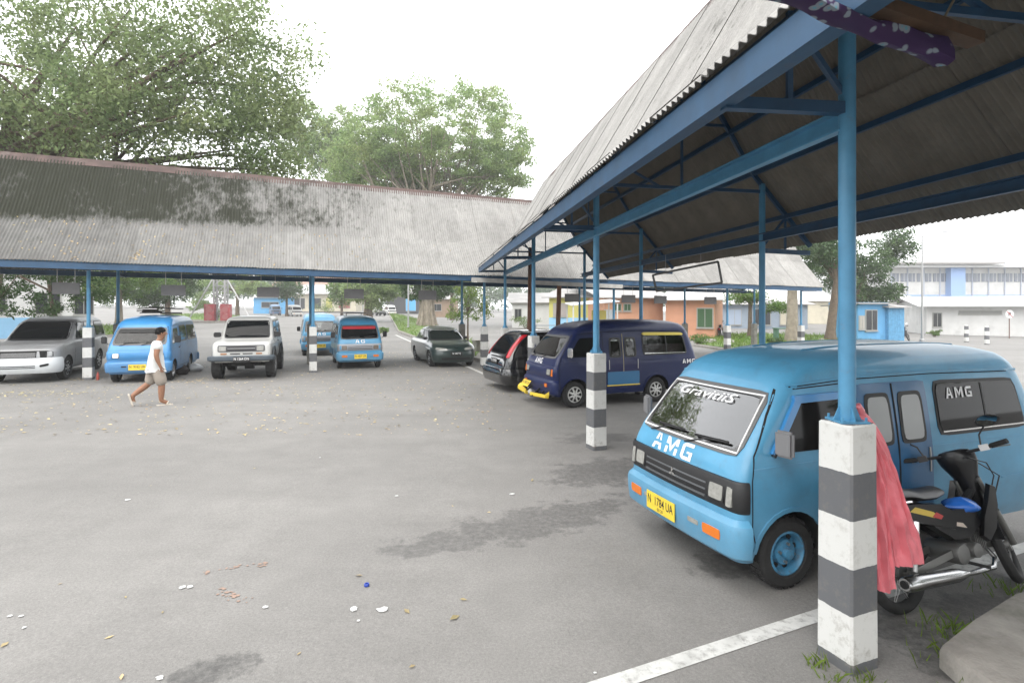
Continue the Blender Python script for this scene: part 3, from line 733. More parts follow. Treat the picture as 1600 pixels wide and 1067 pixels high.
    def wheel(s, x, y, r, w, style, m=None):
        key = (round(r, 3), round(w, 3), style, m.name if m else '')
        if key not in WH:
            t = MB(); ri = r*.63
            prof = [(ri, -w/2+.012), (ri+.012, -w/2), (r-.03, -w/2), (r-.008, -w/2+.018), (r, -w/2+.035), (r, w/2-.035), (r-.008, w/2-.018), (r-.03, w/2), (ri+.012, w/2), (ri, w/2-.012)]
            t.lathe(prof, 28, 'y', closed=True)
            for k in range(28 if style != 'far' else 0):
                a = 2*math.pi*k/28
                for sy in (-1, 1): t.box((math.cos(a)*(r+.001), sy*w*.2, math.sin(a)*(r+.001)), (.012, w*.32, r*.15), Matrix.Rotation(-a, 3, 'Y'))
            tm = t.mesh('tyre', M_RUBBER)
            q = MB(); o = w/2
            if style == 'alloy':
                q.lathe([(ri, -o+.02), (ri, o-.02), (ri-.015, o-.008), (ri-.03, o-.02), (ri*.5, o-.004), (.03, o+.002), (.001, o+.002)], 28, 'y')
                for k in range(8):
                    a = 2*math.pi*(k+.5)/8; d = Vector((math.cos(a), 0, math.sin(a))); e = Vector((-d.z, 0, d.x))
                    pts = [d*ri*.42 + e*.008, d*ri*.42 - e*.008, d*ri*.8 - e*.032, d*ri*.86, d*ri*.8 + e*.032]
                    q.poly([p_ + Vector((0, o-.012, 0)) for p_ in pts], .012, (0, 1, 0), 1)
                for k in range(4):
                    a = 2*math.pi*k/4+.3; q.lathe([(.011, o), (.011, o+.008)], 8, 'y', (math.cos(a)*.05, 0, math.sin(a)*.05), 1)
                mats = [m or mat('wheel_white', (.5, .5, .48), .4), M_DARK]
            elif style == 'far':
                q.lathe([(ri, -o+.02), (ri, o-.01), (.001, o-.03)], 14, 'y'); mats = [m or M_STEEL]
            else:
                q.lathe([(ri, -o+.02), (ri, o-.012), (ri-.012, o-.006), (ri-.025, o-.02), (ri*.78, o-.07), (ri*.62, o-.075), (ri*.55, o-.035), (ri*.3, o-.03), (.042, o-.03), (.04, o+.012), (.001, o+.014)], 28, 'y')
                for k in range(8):
                    a = 2*math.pi*k/8; q.lathe([(.02, o-.09), (.02, o-.062)], 8, 'y', (math.cos(a)*ri*.7, 0, math.sin(a)*ri*.7), 1)
                for k in range(4):
                    a = 2*math.pi*k/4+.4; q.lathe([(.012, o-.04), (.012, o-.012)], 6, 'y', (math.cos(a)*ri*.4, 0, math.sin(a)*ri*.4), 2)
                mats = [m or M_STEEL, M_DARK, M_STEEL]
            WH[key] = (tm, q.mesh('rim', mats))
        tm, rm = WH[key]
        o = inst('wheel', tm, s.root, loc=(x, y, r))
        rot = 0 if y > 0 else math.pi
        o.rotation_euler = (0, random.uniform(0, 3), rot)
        inst('rim', rm, o); return o
    def box(s, name, c, d, m, rot=None, bev=.0, par=None):
        mb = MB().box(c, d, rot); o = mb.build(name, m, par or s.root, smooth=0)
        if bev:
            bm = bmesh.new(); bm.from_mesh(o.data); bmesh.ops.bevel(bm, geom=bm.edges[:], offset=bev, segments=2, affect='EDGES', clamp_overlap=True); bm.to_mesh(o.data); bm.free()
            o.data.polygons.foreach_set('use_smooth', [True]*len(o.data.polygons)); o.data.set_sharp_from_angle(angle=R(40))
        return o
    def plate(s, kind, y, z, txt, m, tm, off=.02, w=.42, h=.14, sub=None, tilt=0):
        x = s.front_x(y, z)+off if kind == 'front' else s.rear_x(y, z)-off
        sg = 1 if kind == 'front' else -1
        o = MB().box((0, 0, 0), (.006, w, h)).build('number_plate', m, s.root, smooth=0); o.location = (x, y, z); o.rotation_euler = (0, tilt, 0)
        def put(t, hh, cz):
            v, f, ww = text_geo(t, .01); sc = min(1, (w*.9)/(ww*hh)); mb = MB()
            mb.add([(sg*.0045, sg*(a-ww/2)*hh*sc, cz+(b-.5)*hh) for a, b in v], f); mb.build('plate_lettering', tm, o, smooth=0)
        put(txt, h*.5, h*.1)
        if sub: put(sub, h*.18, -h*.33)
        return o
    def place(s, P, heading, label, cat, group=None):
        s.root.location = (P[0], P[1], gz(P[0], P[1])); s.root.rotation_euler = (0, 0, math.atan2(heading[1], heading[0]))
        tag(s.root, label, cat, group); return s.root
WH = {}

def paint(name, col, rough=.3, coat=.5, fade=.16):
    m = mat(name, col, rough, coat=coat, var=fade, vscale=2.2, dirt=tuple(c*.5+.05 for c in col), dscale=6, damt=.6, dthr=.56, bump=.06, bscale=2.6)
    n = m.node_tree; p = n.nodes['Principled BSDF']; L = n.links; src = p.inputs['Base Color'].links[0].from_socket
    tc = N_(n, 'ShaderNodeTexCoord'); sx = N_(n, 'ShaderNodeSeparateXYZ'); L.new(tc.outputs['Object'], sx.inputs[0]); nz = N_(n, 'ShaderNodeTexNoise'); nz.inputs['Scale'].default_value = 9; nz.inputs['Detail'].default_value = 8; nz.inputs['Roughness'].default_value = .75; L.new(tc.outputs['Object'], nz.inputs['Vector'])
    # road grime thrown up on the sills, then chips and rust specks
    lo = N_(n, 'ShaderNodeMapRange'); L.new(sx.outputs[2], lo.inputs[0]); lo.inputs[1].default_value = .26; lo.inputs[2].default_value = .72; lo.inputs[3].default_value = .62; lo.inputs[4].default_value = 0
    k = N_(n, 'ShaderNodeMath', operation='MULTIPLY'); L.new(lo.outputs[0], k.inputs[0]); L.new(nz.outputs[0], k.inputs[1])
    m1 = N_(n, 'ShaderNodeMix', data_type='RGBA'); L.new(k.outputs[0], m1.inputs[0]); L.new(src, m1.inputs[6]); m1.inputs[7].default_value = (.15, .125, .1, 1)
    n2 = N_(n, 'ShaderNodeTexNoise'); n2.inputs['Scale'].default_value = 22; n2.inputs['Detail'].default_value = 9; n2.inputs['Roughness'].default_value = .8; L.new(tc.outputs['Object'], n2.inputs['Vector'])
    r2 = N_(n, 'ShaderNodeMapRange'); L.new(n2.outputs[0], r2.inputs[0]); r2.inputs[1].default_value = .67; r2.inputs[2].default_value = .72; r2.inputs[4].default_value = .8
    m2 = N_(n, 'ShaderNodeMix', data_type='RGBA'); L.new(r2.outputs[0], m2.inputs[0]); L.new(m1.outputs[2], m2.inputs[6]); m2.inputs[7].default_value = (.14, .08, .05, 1); L.new(m2.outputs[2], p.inputs['Base Color'])
    return m

VK = [(.24, -.10, -3.58, .70, .07, .08), (.36, -.06, -3.64, .73, .075, .09), (.6, -.05, -3.67, .74, .075, .1), (.84, -.075, -3.67, .738, .08, .1), (1.0, -.14, -3.65, .725, .09, .12),
      (1.2, -.29, -3.6, .70, .10, .14), (1.46, -.5, -3.53, .66, .12, .17), (1.6, -.63, -3.47, .632, .16, .2), (1.69, -.82, -3.38, .58, .22, .24), (1.745, -1.08, -3.2, .49, .28, .28), (1.775, -1.4, -2.95, .36, .3, .3), (1.79, -1.8, -2.6, .18, .16, .16)]
def van(o, name='minibus'):
    """small cab-over minibus; o: options"""
    c = Car(name, VK, bow=.035, taper=.018); pm = o['paint']; FA, RA = -.56, -2.55
    WSC = [(-.60, 1.035), (.60, 1.035), (.545, 1.43), (-.545, 1.43)]; RSC = [(-2.22, 1.05), (-3.36, 1.05), (-3.27, 1.45), (-2.22, 1.47)]; RWC = [(.52, 1.05), (-.52, 1.05), (-.47, 1.43), (.47, 1.43)]
    LWS = [[(-1.39, 1.03), (-1.63, 1.03), (-1.62, 1.39), (-1.40, 1.39)], [(-1.77, 1.03), (-2.01, 1.03), (-2.0, 1.39), (-1.78, 1.39)]]
    cl = o.get('clear', {}); cuts = []
    if 'ws' in cl: cuts.append(('front', WSC, 14))
    if 'rear' in cl: cuts.append(('rear', RWC, 12))
    if 'side' in cl: cuts += [('left', RSC, 14), ('right', RSC, 14)]
    if 'leaf' in cl: cuts += [('left', q, 7) for q in LWS] + [('right', [(-1.36, 1.05), (-2.07, 1.05), (-2.07, 1.47), (-1.36, 1.46)], 14)]
    c.body(pm, [(FA, .325, .27), (RA, .325, .27)], nz=34, depth=.2 if cl else .3, cab=(.66, 1.70, .045) if cl else None, cuts=cuts)
    if cl:
        CM = mat('cabin_trim', (.06, .055, .055), .8); SM_ = o.get('seatm', mat('seat_cloth', (.09, .05, .06), .85, var=.2, vscale=12))
        mb = MB(); mb.box((-1.85, 0, .69), (3.3, 1.3, .04)); mb.build('cabin_floor', CM, c.root, smooth=0)
        c.box('dashboard', (-.42, 0, .93), (.36, 1.22, .2), CM, None, .05)
        mb = MB(); mb.lathe([(.17, -.012), (.19, 0), (.17, .012), (.16, 0)], 22, 'z', closed=True); mb.box((0, 0, 0), (.34, .03, .015)); mb.tube([(0, 0, 0), (.06, 0, -.2)], .02, 8); sw = mb.build('steering_wheel', M_BLACKP, c.root); sw.location = (-.66, -.3, 1.06); sw.rotation_euler = (0, R(-38), 0)
        for y in (-.32, .32):
            sb_ = c.box('front_seat', (-1.02, y, .80), (.48, .5, .2), SM_, None, .05); c.box('backrest', (-1.26, y, 1.08), (.14, .5, .55), SM_, Matrix.Rotation(R(-12), 3, 'Y'), .05, par=sb_); c.box('headrest', (-1.32, y, 1.42), (.1, .26, .16), SM_, Matrix.Rotation(R(-12), 3, 'Y'), .04, par=sb_)
        for y, x in ((-.45, -2.3), (.45, -2.65)):
            bn = c.box('bench_seat', (x, y, .86), (1.5, .32, .14), SM_, None, .03); c.box('backrest', (x, y*1.22, 1.08), (1.5, .07, .34), SM_, None, .025, par=bn)
    gas = o.get('gas', mat('grey_gasket', (.11, .11, .11), .6)); gl = o.get('glass', M_GLASS)
    # windscreen with white bead, wiper
    ws = c.window('front', WSC, gl, gas, gw=.035, off=.014, p=14, name='windscreen', clear=cl.get('ws'))
    if o.get('bead'):
        rim = [(-.605, 1.03), (.605, 1.03), (.55, 1.435), (-.55, 1.435), (-.605, 1.03)]
        c.strip('windscreen_bead', 'front', rim, .010, M_WTXT, off=.019, par=ws)
    if o.get('strip'):
        c.patch('sun_strip', 'front', [(-.545, 1.33), (.545, 1.33), (.53, 1.425), (-.53, 1.425)], .017, o['strip'], p=20, par=ws, skirt=.003)
    if o.get('wtext'): c.text('windscreen_lettering', o['wtext'], 'front', (-.03, 1.375), .068, M_WTXT, off=.0195, bold=0, sx=2.1, par=ws, shear=.25)
    for (y0, y1, z1) in ((.05, .50, 1.085), (-.45, .0, 1.08)):
        p0 = c.surf('front', y0, 1.0, .02); p1 = c.surf('front', (y0+y1)/2, 1.07, .035); p2 = c.surf('front', y1, z1, .03)
        mb = MB(); mb.tube([p0, p1, p2], [.008, .006, .005], 6); mb.bar(c.surf('front', (y0+y1)/2-.14, 1.07, .026), p2, .012, .018); mb.build('wiper', M_BLACKP, c.root)
    # front doors: gaps, windows, handle; both sides
    for kd in ('left', 'right'):
        gapm = M_DARK
        c.strip('door_gap', kd, [(-.235, 1.02), (-.20, .85), (-.20, .5), (-.24, .36)], .009, gapm, off=.0015)
        c.strip('door_gap', kd, [(-1.22, 1.5), (-1.22, .3)], .009, gapm, off=.0015)
        c.strip('door_gap', kd, [(-.235, 1.02), (-.42, 1.3), (-.56, 1.485), (-1.22, 1.515)], .009, gapm, off=.0015)
        c.window(kd, [(-.40, 1.03), (-1.12, 1.03), (-1.12, 1.43), (-.68, 1.42)], o.get('dglass', gl), o.get('dgas', pm), gw=.022, off=.008, p=16)
        c.strip('body_crease', kd, [(-.22, .93), (-1.2, .95), (-3.5, .95)], .012, pm, off=.005)
        c.strip('body_crease', kd, [(-1.0, .60), (-2.1, .60)], .014, pm, off=.005); c.strip('body_crease', kd, [(-3.0, .60), (-3.55, .6)], .014, pm, off=.005)
        c.patch('door_handle', kd, [(-1.04, .86), (-1.17, .86), (-1.17, .895), (-1.04, .895)], .014, M_BLACKP, nx=3, nz=2)
        # rain gutter
        c.strip('rain_gutter', kd, [(-.62, 1.52), (-1.2, 1.555), (-2.2, 1.565), (-3.38, 1.545)], .016, pm, off=.016)
        c.strip('gutter_shadow_gap', kd, [(-.64, 1.505), (-1.2, 1.54), (-2.2, 1.55), (-3.38, 1.53)], .008, M_DARK, off=.003)
        # rear side window
        wn = c.window(kd, RSC, o.get('rglass', gl), M_BLACKP, gw=.025, off=.012, p=14, clear=cl.get('side'))
        c.strip('window_divider', kd, [(-2.82, 1.06), (-2.81, 1.45)], .02, M_BLACKP, off=.016, par=wn)
        c.strip('window_trim', kd, [(-2.24, 1.062), (-3.34, 1.062)], .012, M_CHROME, off=.017, par=wn)
        if o.get('visor'): c.patch('sun_visor', kd, [(-2.2, 1.455), (-3.3, 1.44), (-3.27, 1.5), (-2.2, 1.52)], .03, o['visor'], nx=6, nz=2)
        if kd == 'left' and o.get('leaf_doors'):
            # folding passenger door: two leaves with tall panes, set in a recess panel
            dm = o['leaf_doors']
            if 'leaf' in cl:
                lp = c.patch('passenger_door', kd, [(-1.3, .4), (-2.1, .4), (-2.1, .985), (-1.3, .985)], .006, dm, p=40, nz=8)
                for q in LWS: c.window(kd, q, None, M_BLACKP, gw=.03, off=.012, p=7, name='door_window', par=lp, clear=cl['leaf'])
            else: lp = c.patch('passenger_door', kd, [(-1.3, .4), (-2.1, .4), (-2.1, 1.5), (-1.3, 1.5)], .006, dm, p=40, nz=12)
            for (a, b) in (() if 'leaf' in cl else ((-1.36, -1.66), (-1.74, -2.04))):
                f = c.patch('door_window', kd, [(a, 1.0), (b, 1.0), (b+.01, 1.42), (a-.01, 1.42)], .012, M_BLACKP, p=8, par=lp)
                c.patch('pane', kd, [(a-.03, 1.03), (b+.03, 1.03), (b+.04, 1.39), (a-.04, 1.39)], .016, o.get('dpane', mat('pale_pane', (.33, .34, .34), .25)), p=7, par=f, skirt=.004)
            c.strip('door_seam', kd, [(-1.7, .42), (-1.7, 1.49)], .014, o.get('seam', M_DARK), off=.011, par=lp)
            for a in (-1.35, -2.06): c.strip('hinge_rail', kd, [(a, .75), (a, .95)], .014, M_STEEL, off=.014, par=lp)
            if o.get('kick'): kp_ = c.patch('kick_panel', kd, [(-1.31, .42), (-2.09, .42), (-2.09, .70), (-1.31, .70)], .014, o['kick'], p=40, par=lp); c.strip('step_edge', kd, [(-1.3, .415), (-2.1, .415)], .022, M_YPLATE, off=.02, par=lp)
        else:
            c.strip('door_gap', kd, [(-1.28, 1.5), (-1.28, .34), (-2.15, .34), (-2.15, 1.5), (-1.28, 1.5)], .009, gapm, off=.0015)
            c.window(kd, [(-1.36, 1.05), (-2.07, 1.05), (-2.07, 1.47), (-1.36, 1.46)], gl, M_BLACKP, gw=.025, off=.012, p=14, clear=cl.get('leaf') if kd == 'right' else None)
        if o.get('stext'):
            (t, cx, cz, hh) = o['stext']; c.text('side_lettering', t, kd, (cx, cz), hh, M_WTXT, off=.0185, bold=.008, sx=1.2)
        # arch lips
        for ax in (FA, RA):
            pts = [(ax + .34*math.cos(a), .27 + .34*math.sin(a)) for a in np.linspace(R(8), R(172), 13)]
            c.strip('wheel_arch_lip', kd, pts, .03, o.get('lip', pm), off=.012)
        # mirror
        sg = 1 if kd == 'left' else -1; y0 = c.side_y(-.42, 1.05)
        mb = MB(); mb.tube([(-.40, sg*y0, 1.02), (-.36, sg*(y0+.07), 1.03), (-.36, sg*(y0+.1), 1.1)], .01, 6)
        mo = mb.build('mirror_arm', M_BLACKP, c.root); c.box('mirror', (-.365, sg*(y0+.15), 1.14), (.05, .14, .19), o.get('mirror', M_BLACKP), Matrix.Rotation(R(12*sg), 3, 'Z'), .018, par=mo)
    # front: grille band, lamps
    fr = o.get('front', 'black')
    bm_ = {'black': M_BLACKP, 'grey': mat('silver_grille', (.3, .31, .33), .45, .3), 'body': pm}[fr]
    band = c.wrap('grille_panel', .72, [(-.03, .615), (.006, .615), (.014, .63), (.018, .72), (.014, .83), (.004, .845), (-.03, .845)], bm_, xlim=.16)
    if fr != 'body':
        for i, z in enumerate((.665, .715, .765, .81)):
            c.strip('grille_bar', 'front', [(-.40, z), (.40, z)], .012, mat('dull_bar', (.16, .17, .18), .35, .6) if fr == 'black' else M_BLACKP, off=.026, par=band)
        if o.get('emblem'):
            mb = MB()
            for k in range(3):
                a = math.pi/2 + k*2*math.pi/3; d = Vector((math.cos(a), math.sin(a))); e = Vector((-d.y, d.x)); x = c.front_x(0, .74)+.026
                q = [Vector((0, 0)), d*.022+e*.012, d*.044, d*.022-e*.012]
                mb.poly([(x, p_.x, .735+p_.y) for p_ in q], .006, (1, 0, 0))
            mb.build('emblem', M_CHROME, band, smooth=0)
    for sg in (-1, 1):
        h = c.patch('headlight', 'front', [(sg*.43, .665), (sg*.59, .665), (sg*.59, .80), (sg*.43, .80)], .024, M_BLACKP, p=14, nx=6, nz=4, smooth=40)
        c.patch('lens', 'front', [(sg*.442, .677), (sg*.578, .677), (sg*.578, .788), (sg*.442, .788)], .028, o.get('lens', M_LAMP), p=12, nx=6, nz=4, par=h, skirt=.006)
        c.patch('corner_lamp', 'front', [(sg*.615, .655), (sg*.665, .655), (sg*.665, .81), (sg*.615, .81)], .026, o.get('corner', M_LAMP), p=14, nx=3, nz=3)
    # bumpers
    bu = o.get('bumper', pm)
    b = c.wrap('bumper', .45, [(-.03, .285), (.03, .29), (.045, .305), (.058, .40), (.062, .50), (.052, .535), (.012, .57), (-.03, .575)], bu, xlim=.30, smooth=28)
    c.bumper = b; bx = .056
    for sg in (-1, 1):
        c.patch('indicator', 'front', [(sg*.42, .40), (sg*.60, .40), (sg*.60, .475), (sg*.42, .475)], bx+.012, M_ORANGE, p=12, nx=4, nz=2, par=b, skirt=.012) if o.get('ind', True) else None
        c.patch('bumper_slot', 'front', [(sg*.25, .425), (sg*.37, .425), (sg*.37, .462), (sg*.25, .462)], bx+.008, o.get('slot', M_LAMP), p=14, nx=3, nz=2, par=b, skirt=.01)
    c.wrap('rear_bumper', .45, [(-.03, .3), (.05, .31), (.06, .44), (.04, .54), (-.03, .56)], bu, xlim=.2, rear=True)
    if o.get('plate'): c.plate('front', o.get('py', 0.0), o.get('pz', .425), o['plate'], M_YPLATE, M_BTXT, off=bx+.016, w=.40, h=.15, sub=o.get('sub'), tilt=o.get('ptilt', 0))
    if o.get('hood_text'): c.text('hood_lettering', o['hood_text'], 'front', o.get('hpos', (-.08, .925)), o.get('hh', .10), M_WTXT, off=.004, bold=.008, sx=o.get('hsx', 1.5))
    # rear
    c.window('rear', RWC, gl, M_BLACKP, off=.012, clear=cl.get('rear'))
    for sg in (-1, 1): c.patch('tail_lamp', 'rear', [(sg*.52, .68), (sg*.64, .68), (sg*.64, .92), (sg*.52, .92)], .02, M_RED, p=14, nx=3, nz=3)
    # roof ribs
    if o.get('ribs', True):
        for y in (-.28, .28):
            pts = []
            for i in range(9):
                x = -1.15 - i*.24; lo, hi = 1.5, 1.789
                for _ in range(18):
                    md = (lo+hi)/2; h_ = c.half(md); xs = [q[0] for q in h_]; inside = min(xs) < x < max(xs) and c.side_y(x, md) > abs(y)
                    lo, hi = (md, hi) if inside else (lo, md)
                pts.append((x, y, lo + .001))
            MB().tube(pts, .008, 6).build('roof_rib', pm, c.root)
    rs = o.get('wheel', 'steel'); rm = o.get('rim')
    for x in (FA, RA):
        for sg in (-1, 1): c.wheel(x, sg*.635, .265, .155, rs, rm)
    mb = MB(); mb.box((-1.8, 0, .27), (3.0, 1.1, .1)); mb.tube([(FA, -.6, .265), (FA, .6, .265)], .035, 8); mb.tube([(RA, -.6, .265), (RA, .6, .265)], .045, 8); mb.build('chassis', M_DARK, c.root, smooth=0)
    return c

BLUE = paint('light_blue_paint', (.07, .265, .43), .42, coat=.3)
# 1: the near blue minibus
HV = Vector((-.943, -.333, 0)).normalized()
PUR = mat('windscreen_glass', (.02, .016, .022), .03, spec=.9)
v1 = van(dict(paint=BLUE, clear={'ws': M_SCREEN, 'rear': M_SMOKE}, bead=True, glass=PUR, rglass=M_GLASS, dglass=M_GLASS, wtext='GravitiiS', hood_text='AMG', hpos=(-.1, .925), hh=.13, hsx=1.35, front='black', emblem=True, plate='N  1784 UA', sub='03 20', py=-.1,
     leaf_doors=mat('door_blue', (.022, .11, .24), .35, coat=.4, var=.1), stext=('AMG', -2.5, 1.38, .09), rim=mat('rim_blue', (.05, .2, .34), .5, var=.25, vscale=14, dirt=(.08, .06, .05), dscale=20, damt=.7), mirror=mat('grey_mirror', (.16, .16, .165), .5)))
LF = Vector((-HV.y, HV.x, 0))     # its left
fl = Vector((1.566, 3.88, 0))     # near front bumper corner
c0 = fl - LF * .74
# rain visor over the front door window
for kd in ('left', 'right'):
    v1.patch('window_visor', kd, [(-.37, 1.03), (-.43, 1.03), (-.71, 1.40), (-.645, 1.41)], .028, mat('visor_blue', (.03, .2, .46), .35, coat=.5), p=20, nx=2, nz=6)
    v1.patch('window_visor', kd, [(-.64, 1.385), (-1.14, 1.40), (-1.14, 1.455), (-.64, 1.445)], .028, MATS['visor_blue'], p=20, nx=6, nz=2)
    v1.patch('louvre', kd, [(-1.215, 1.33), (-1.275, 1.33), (-1.275, 1.44), (-1.215, 1.44)], .01, mat('louvre_lilac', (.14, .16, .3), .5), p=20, nx=2, nz=2)
v1.place(c0, HV, 'light blue minibus with AMG lettering and black grille parked beside the motorbike', 'minibus', 'minibuses in the yard')
HVM = Matrix.Translation(v1.root.location) @ Matrix.Rotation(v1.root.rotation_euler.z, 4, 'Z')
# 2: navy minibus
NAVY = mat('navy_paint', (.006, .013, .062), .38, coat=.2, spec=.3, var=.08, vscale=2)
v2 = van(dict(paint=NAVY, clear={'ws': M_SMOKE, 'side': M_CLEAR, 'leaf': M_CLEAR, 'rear': M_CLEAR}, hood_text='AMG', hpos=(-.05, .93), hh=.11, hsx=1.0, front='body', corner=M_ORANGE, wheel='alloy', leaf_doors=mat('navy_door', (.006, .009, .06), .38, coat=.15, spec=.3), kick=mat('kick_blue', (.02, .13, .27), .4),
     dpane=mat('bright_pane', (.22, .23, .24), .2), seam=mat('seam_brass', (.28, .25, .16), .5), visor=mat('yellow_visor', (.62, .5, .08), .4), stext=('AMG', -3.4, .86, .09), rglass=mat('clear_glass', (.09, .085, .075), .05, spec=.7), mirror=M_CHROME, ind=False, slot=M_BLACKP, lip=NAVY, dgas=NAVY, ribs=False))
fx = v2.surf('front', 0, .45, .07).x
pl = v2.plate('front', -.3, .42, 'N 1903 UA', M_YPLATE, M_BTXT, off=.16, w=.38, h=.15, tilt=R(-38))
for sg in (-1, 1):
    MB().bar((fx-.02, sg*.2, .36), (fx+.16, sg*.22, .22), .03, .03).build('bumper_bracket', M_DARK, v2.root, smooth=0)
    MB().bar((fx+.02, sg*.5, .36), (fx+.1, sg*.5, .24), .025, .025).build('bumper_bracket', M_DARK, v2.root, smooth=0)
for sg in (-1, 1):
    mb = MB(); mb.poly([(fx+.17, sg*.12, .22), (fx+.10, sg*.70, .24), (fx+.02, sg*.73, .30), (fx+.02, sg*.70, .22), (fx+.1, sg*.14, .19)], .07, (0, 0, 1)); mb.build('yellow_bumper_lip', M_YPLATE, v2.root, smooth=0)
    v2.patch('indicator', 'front', [(sg*.45, .43), (sg*.54, .43), (sg*.54, .5), (sg*.45, .5)], .082, M_ORANGE, p=14, nx=2, nz=2, skirt=.02)
v2.root.scale = (1.04, 1.04, 1.03)
w2 = at(898, 637); v2.place(Vector((w2.x, w2.y, 0)) - B*(.56*1.04) + N * .72, -B, 'dark navy minibus with yellow window visor and white wheel covers', 'minibus', 'minibuses in the yard')
# 3, 4: two AG minibuses side by side
AGB = paint('ag_blue_paint', (.065, .27, .46), .4, coat=.35)
DKROOF = mat('dark_roof', (.03, .05, .055), .4)
v3 = van(dict(paint=AGB, hood_text='AG', hpos=(.0, .93), hh=.11, hsx=1.5, front='grey', strip=mat('red_strip', (.5, .03, .045), .5), plate='N 1827 UA', lens=mat('dark_lens', (.16, .13, .1), .15), corner=AGB, slot=AGB))
rk = MB()
for y in (-.36, .36): rk.tube([(-1.1, y, 1.775), (-1.2, y, 1.86), (-2.9, y, 1.86), (-3.0, y, 1.77)], .014, 6)
for x in (-1.25, -1.8, -2.35, -2.85): rk.tube([(x, -.36, 1.86), (x, .36, 1.86)], .012, 6)
rk.build('roof_rack', M_BLACKP, v3.root)
pa = Vector((-5.12, 18.35, 0))
HD = -N
v3.place(pa - HD * -.1, HD, 'blue minibus with red sun strip and roof rack, AG on its nose', 'minibus', 'minibuses in the yard')
v4 = van(dict(paint=AGB, clear={'ws': M_CLEAR, 'rear': M_CLEAR, 'side': M_CLEAR}, hood_text='AG', hpos=(.05, .93), hh=.11, hsx=1.5, front='grey', plate='N 1544 UA', glass=mat('bright_screen', (.12, .14, .16), .05, spec=.8), lens=MATS['dark_lens'], corner=AGB, slot=AGB))
v4.place(Vector((-8.05, 22.9, 0)), HD, 'blue AG minibus with a clear windscreen parked behind the striped pillar', 'minibus', 'minibuses in the yard')
# 5: blue minibus being worked on, things on its roof, door ajar
B5 = paint('mid_blue_paint', (.035, .2, .44), .4, coat=.35)
v5 = van(dict(paint=B5, clear={'ws': M_SMOKE, 'rear': M_CLEAR}, front='body', plate='N  9162 UA', glass=M_GLASSG, corner=B5, slot=M_BLACKP, ind=False, ribs=False, lens=mat('bright_lamp', (.72, .70, .66), .2), strip=M_GLASS))
H5 = Vector((.33, -.944, 0)).normalized()
v5.place(Vector((-9.95, 14.45, 0)), H5, 'mid-blue minibus with dark lumber on its roof behind the walking person', 'minibus', 'minibuses in the yard')
LW = Matrix.Rotation(math.atan2(H5.y, H5.x), 4, 'Z')
def veh_pt(car, p): return Matrix.Translation(car.root.location) @ Matrix.Rotation(car.root.rotation_euler.z, 4, 'Z') @ Vector(p)
mb = MB(); rr_ = random.Random(5)
for i in range(9):
    mb.bar((-1.5 - rr_.random()*.3, rr_.uniform(-.4, .4), 1.83 + .025*i), (-3.1 + rr_.random()*.3, rr_.uniform(-.4, .4), 1.82 + .025*i), rr_.uniform(.06, .2), .025)
o = mb.build('lumber_pile', mat('dark_lumber', (.03, .027, .024), .8, var=.4, vscale=3), smooth=0); o.matrix_world = Matrix.Translation(v5.root.location) @ LW
tag(o, 'dark boards and scraps piled on the roof of the mid-blue minibus', 'lumber')
# the side door of 5 standing open, bag and cloth by its wheel
db = veh_pt(v5, (-1.05, .92, .0)); 
def bag(name, c, r, m, label, seed, sq=(1, 1, .8)):
    rg = random.Random(seed); mb = MB(); rings = []
    ph = [rg.uniform(0, 6) for _ in range(6)]
    for j in range(9):
        t = j/8; z = t; rad = (math.sin(math.pi*min(1, t*.9+.12))**.6) * (1 if t < .8 else 1 - (t-.8)*2.6)
        ring = []
        for k in range(18):
            a = 2*math.pi*k/18; w = 1 + .13*math.sin(3*a+ph[0]+t*3) + .09*math.sin(5*a+ph[1]-t*4) + .05*math.sin(9*a+ph[2]+t*8)
            ring.append((math.cos(a)*rad*w*r*sq[0], math.sin(a)*rad*w*r*sq[1], z*2*r*sq[2]*.75 + .02*math.sin(4*a+ph[3])*r))
        rings.append(ring)
    mb.loft(rings); o = mb.build(name, m, smooth=50); o.location = c; tag(o, label, 'bag'); return o
q_ = HVM @ Vector((-.40, -.36, 1.03)); bag('cloth_bag', q_, .11, mat('pink_blue_cloth', (.42, .1, .28), .7, dirt=(.1, .1, .4), dscale=9, damt=1, dthr=.5), 'pink and blue bundle lying on the dashboard of the near blue minibus', 31, (1.4, 1, .8))
p = at(304, 579); bag('plastic_bag', (p.x, p.y, p.z), .24, mat('white_plastic', (.5, .52, .54), .35, trans=.0), 'white plastic bag on the asphalt beside the mid-blue minibus', 3, (1.1, .8, .7))
p = at(284, 585); bag('dark_sack', (p.x, p.y, p.z), .2, mat('dark_sack', (.025, .02, .02), .8), 'dark sack slumped against the front wheel of the mid-blue minibus', 8, (1, .7, 1.1))

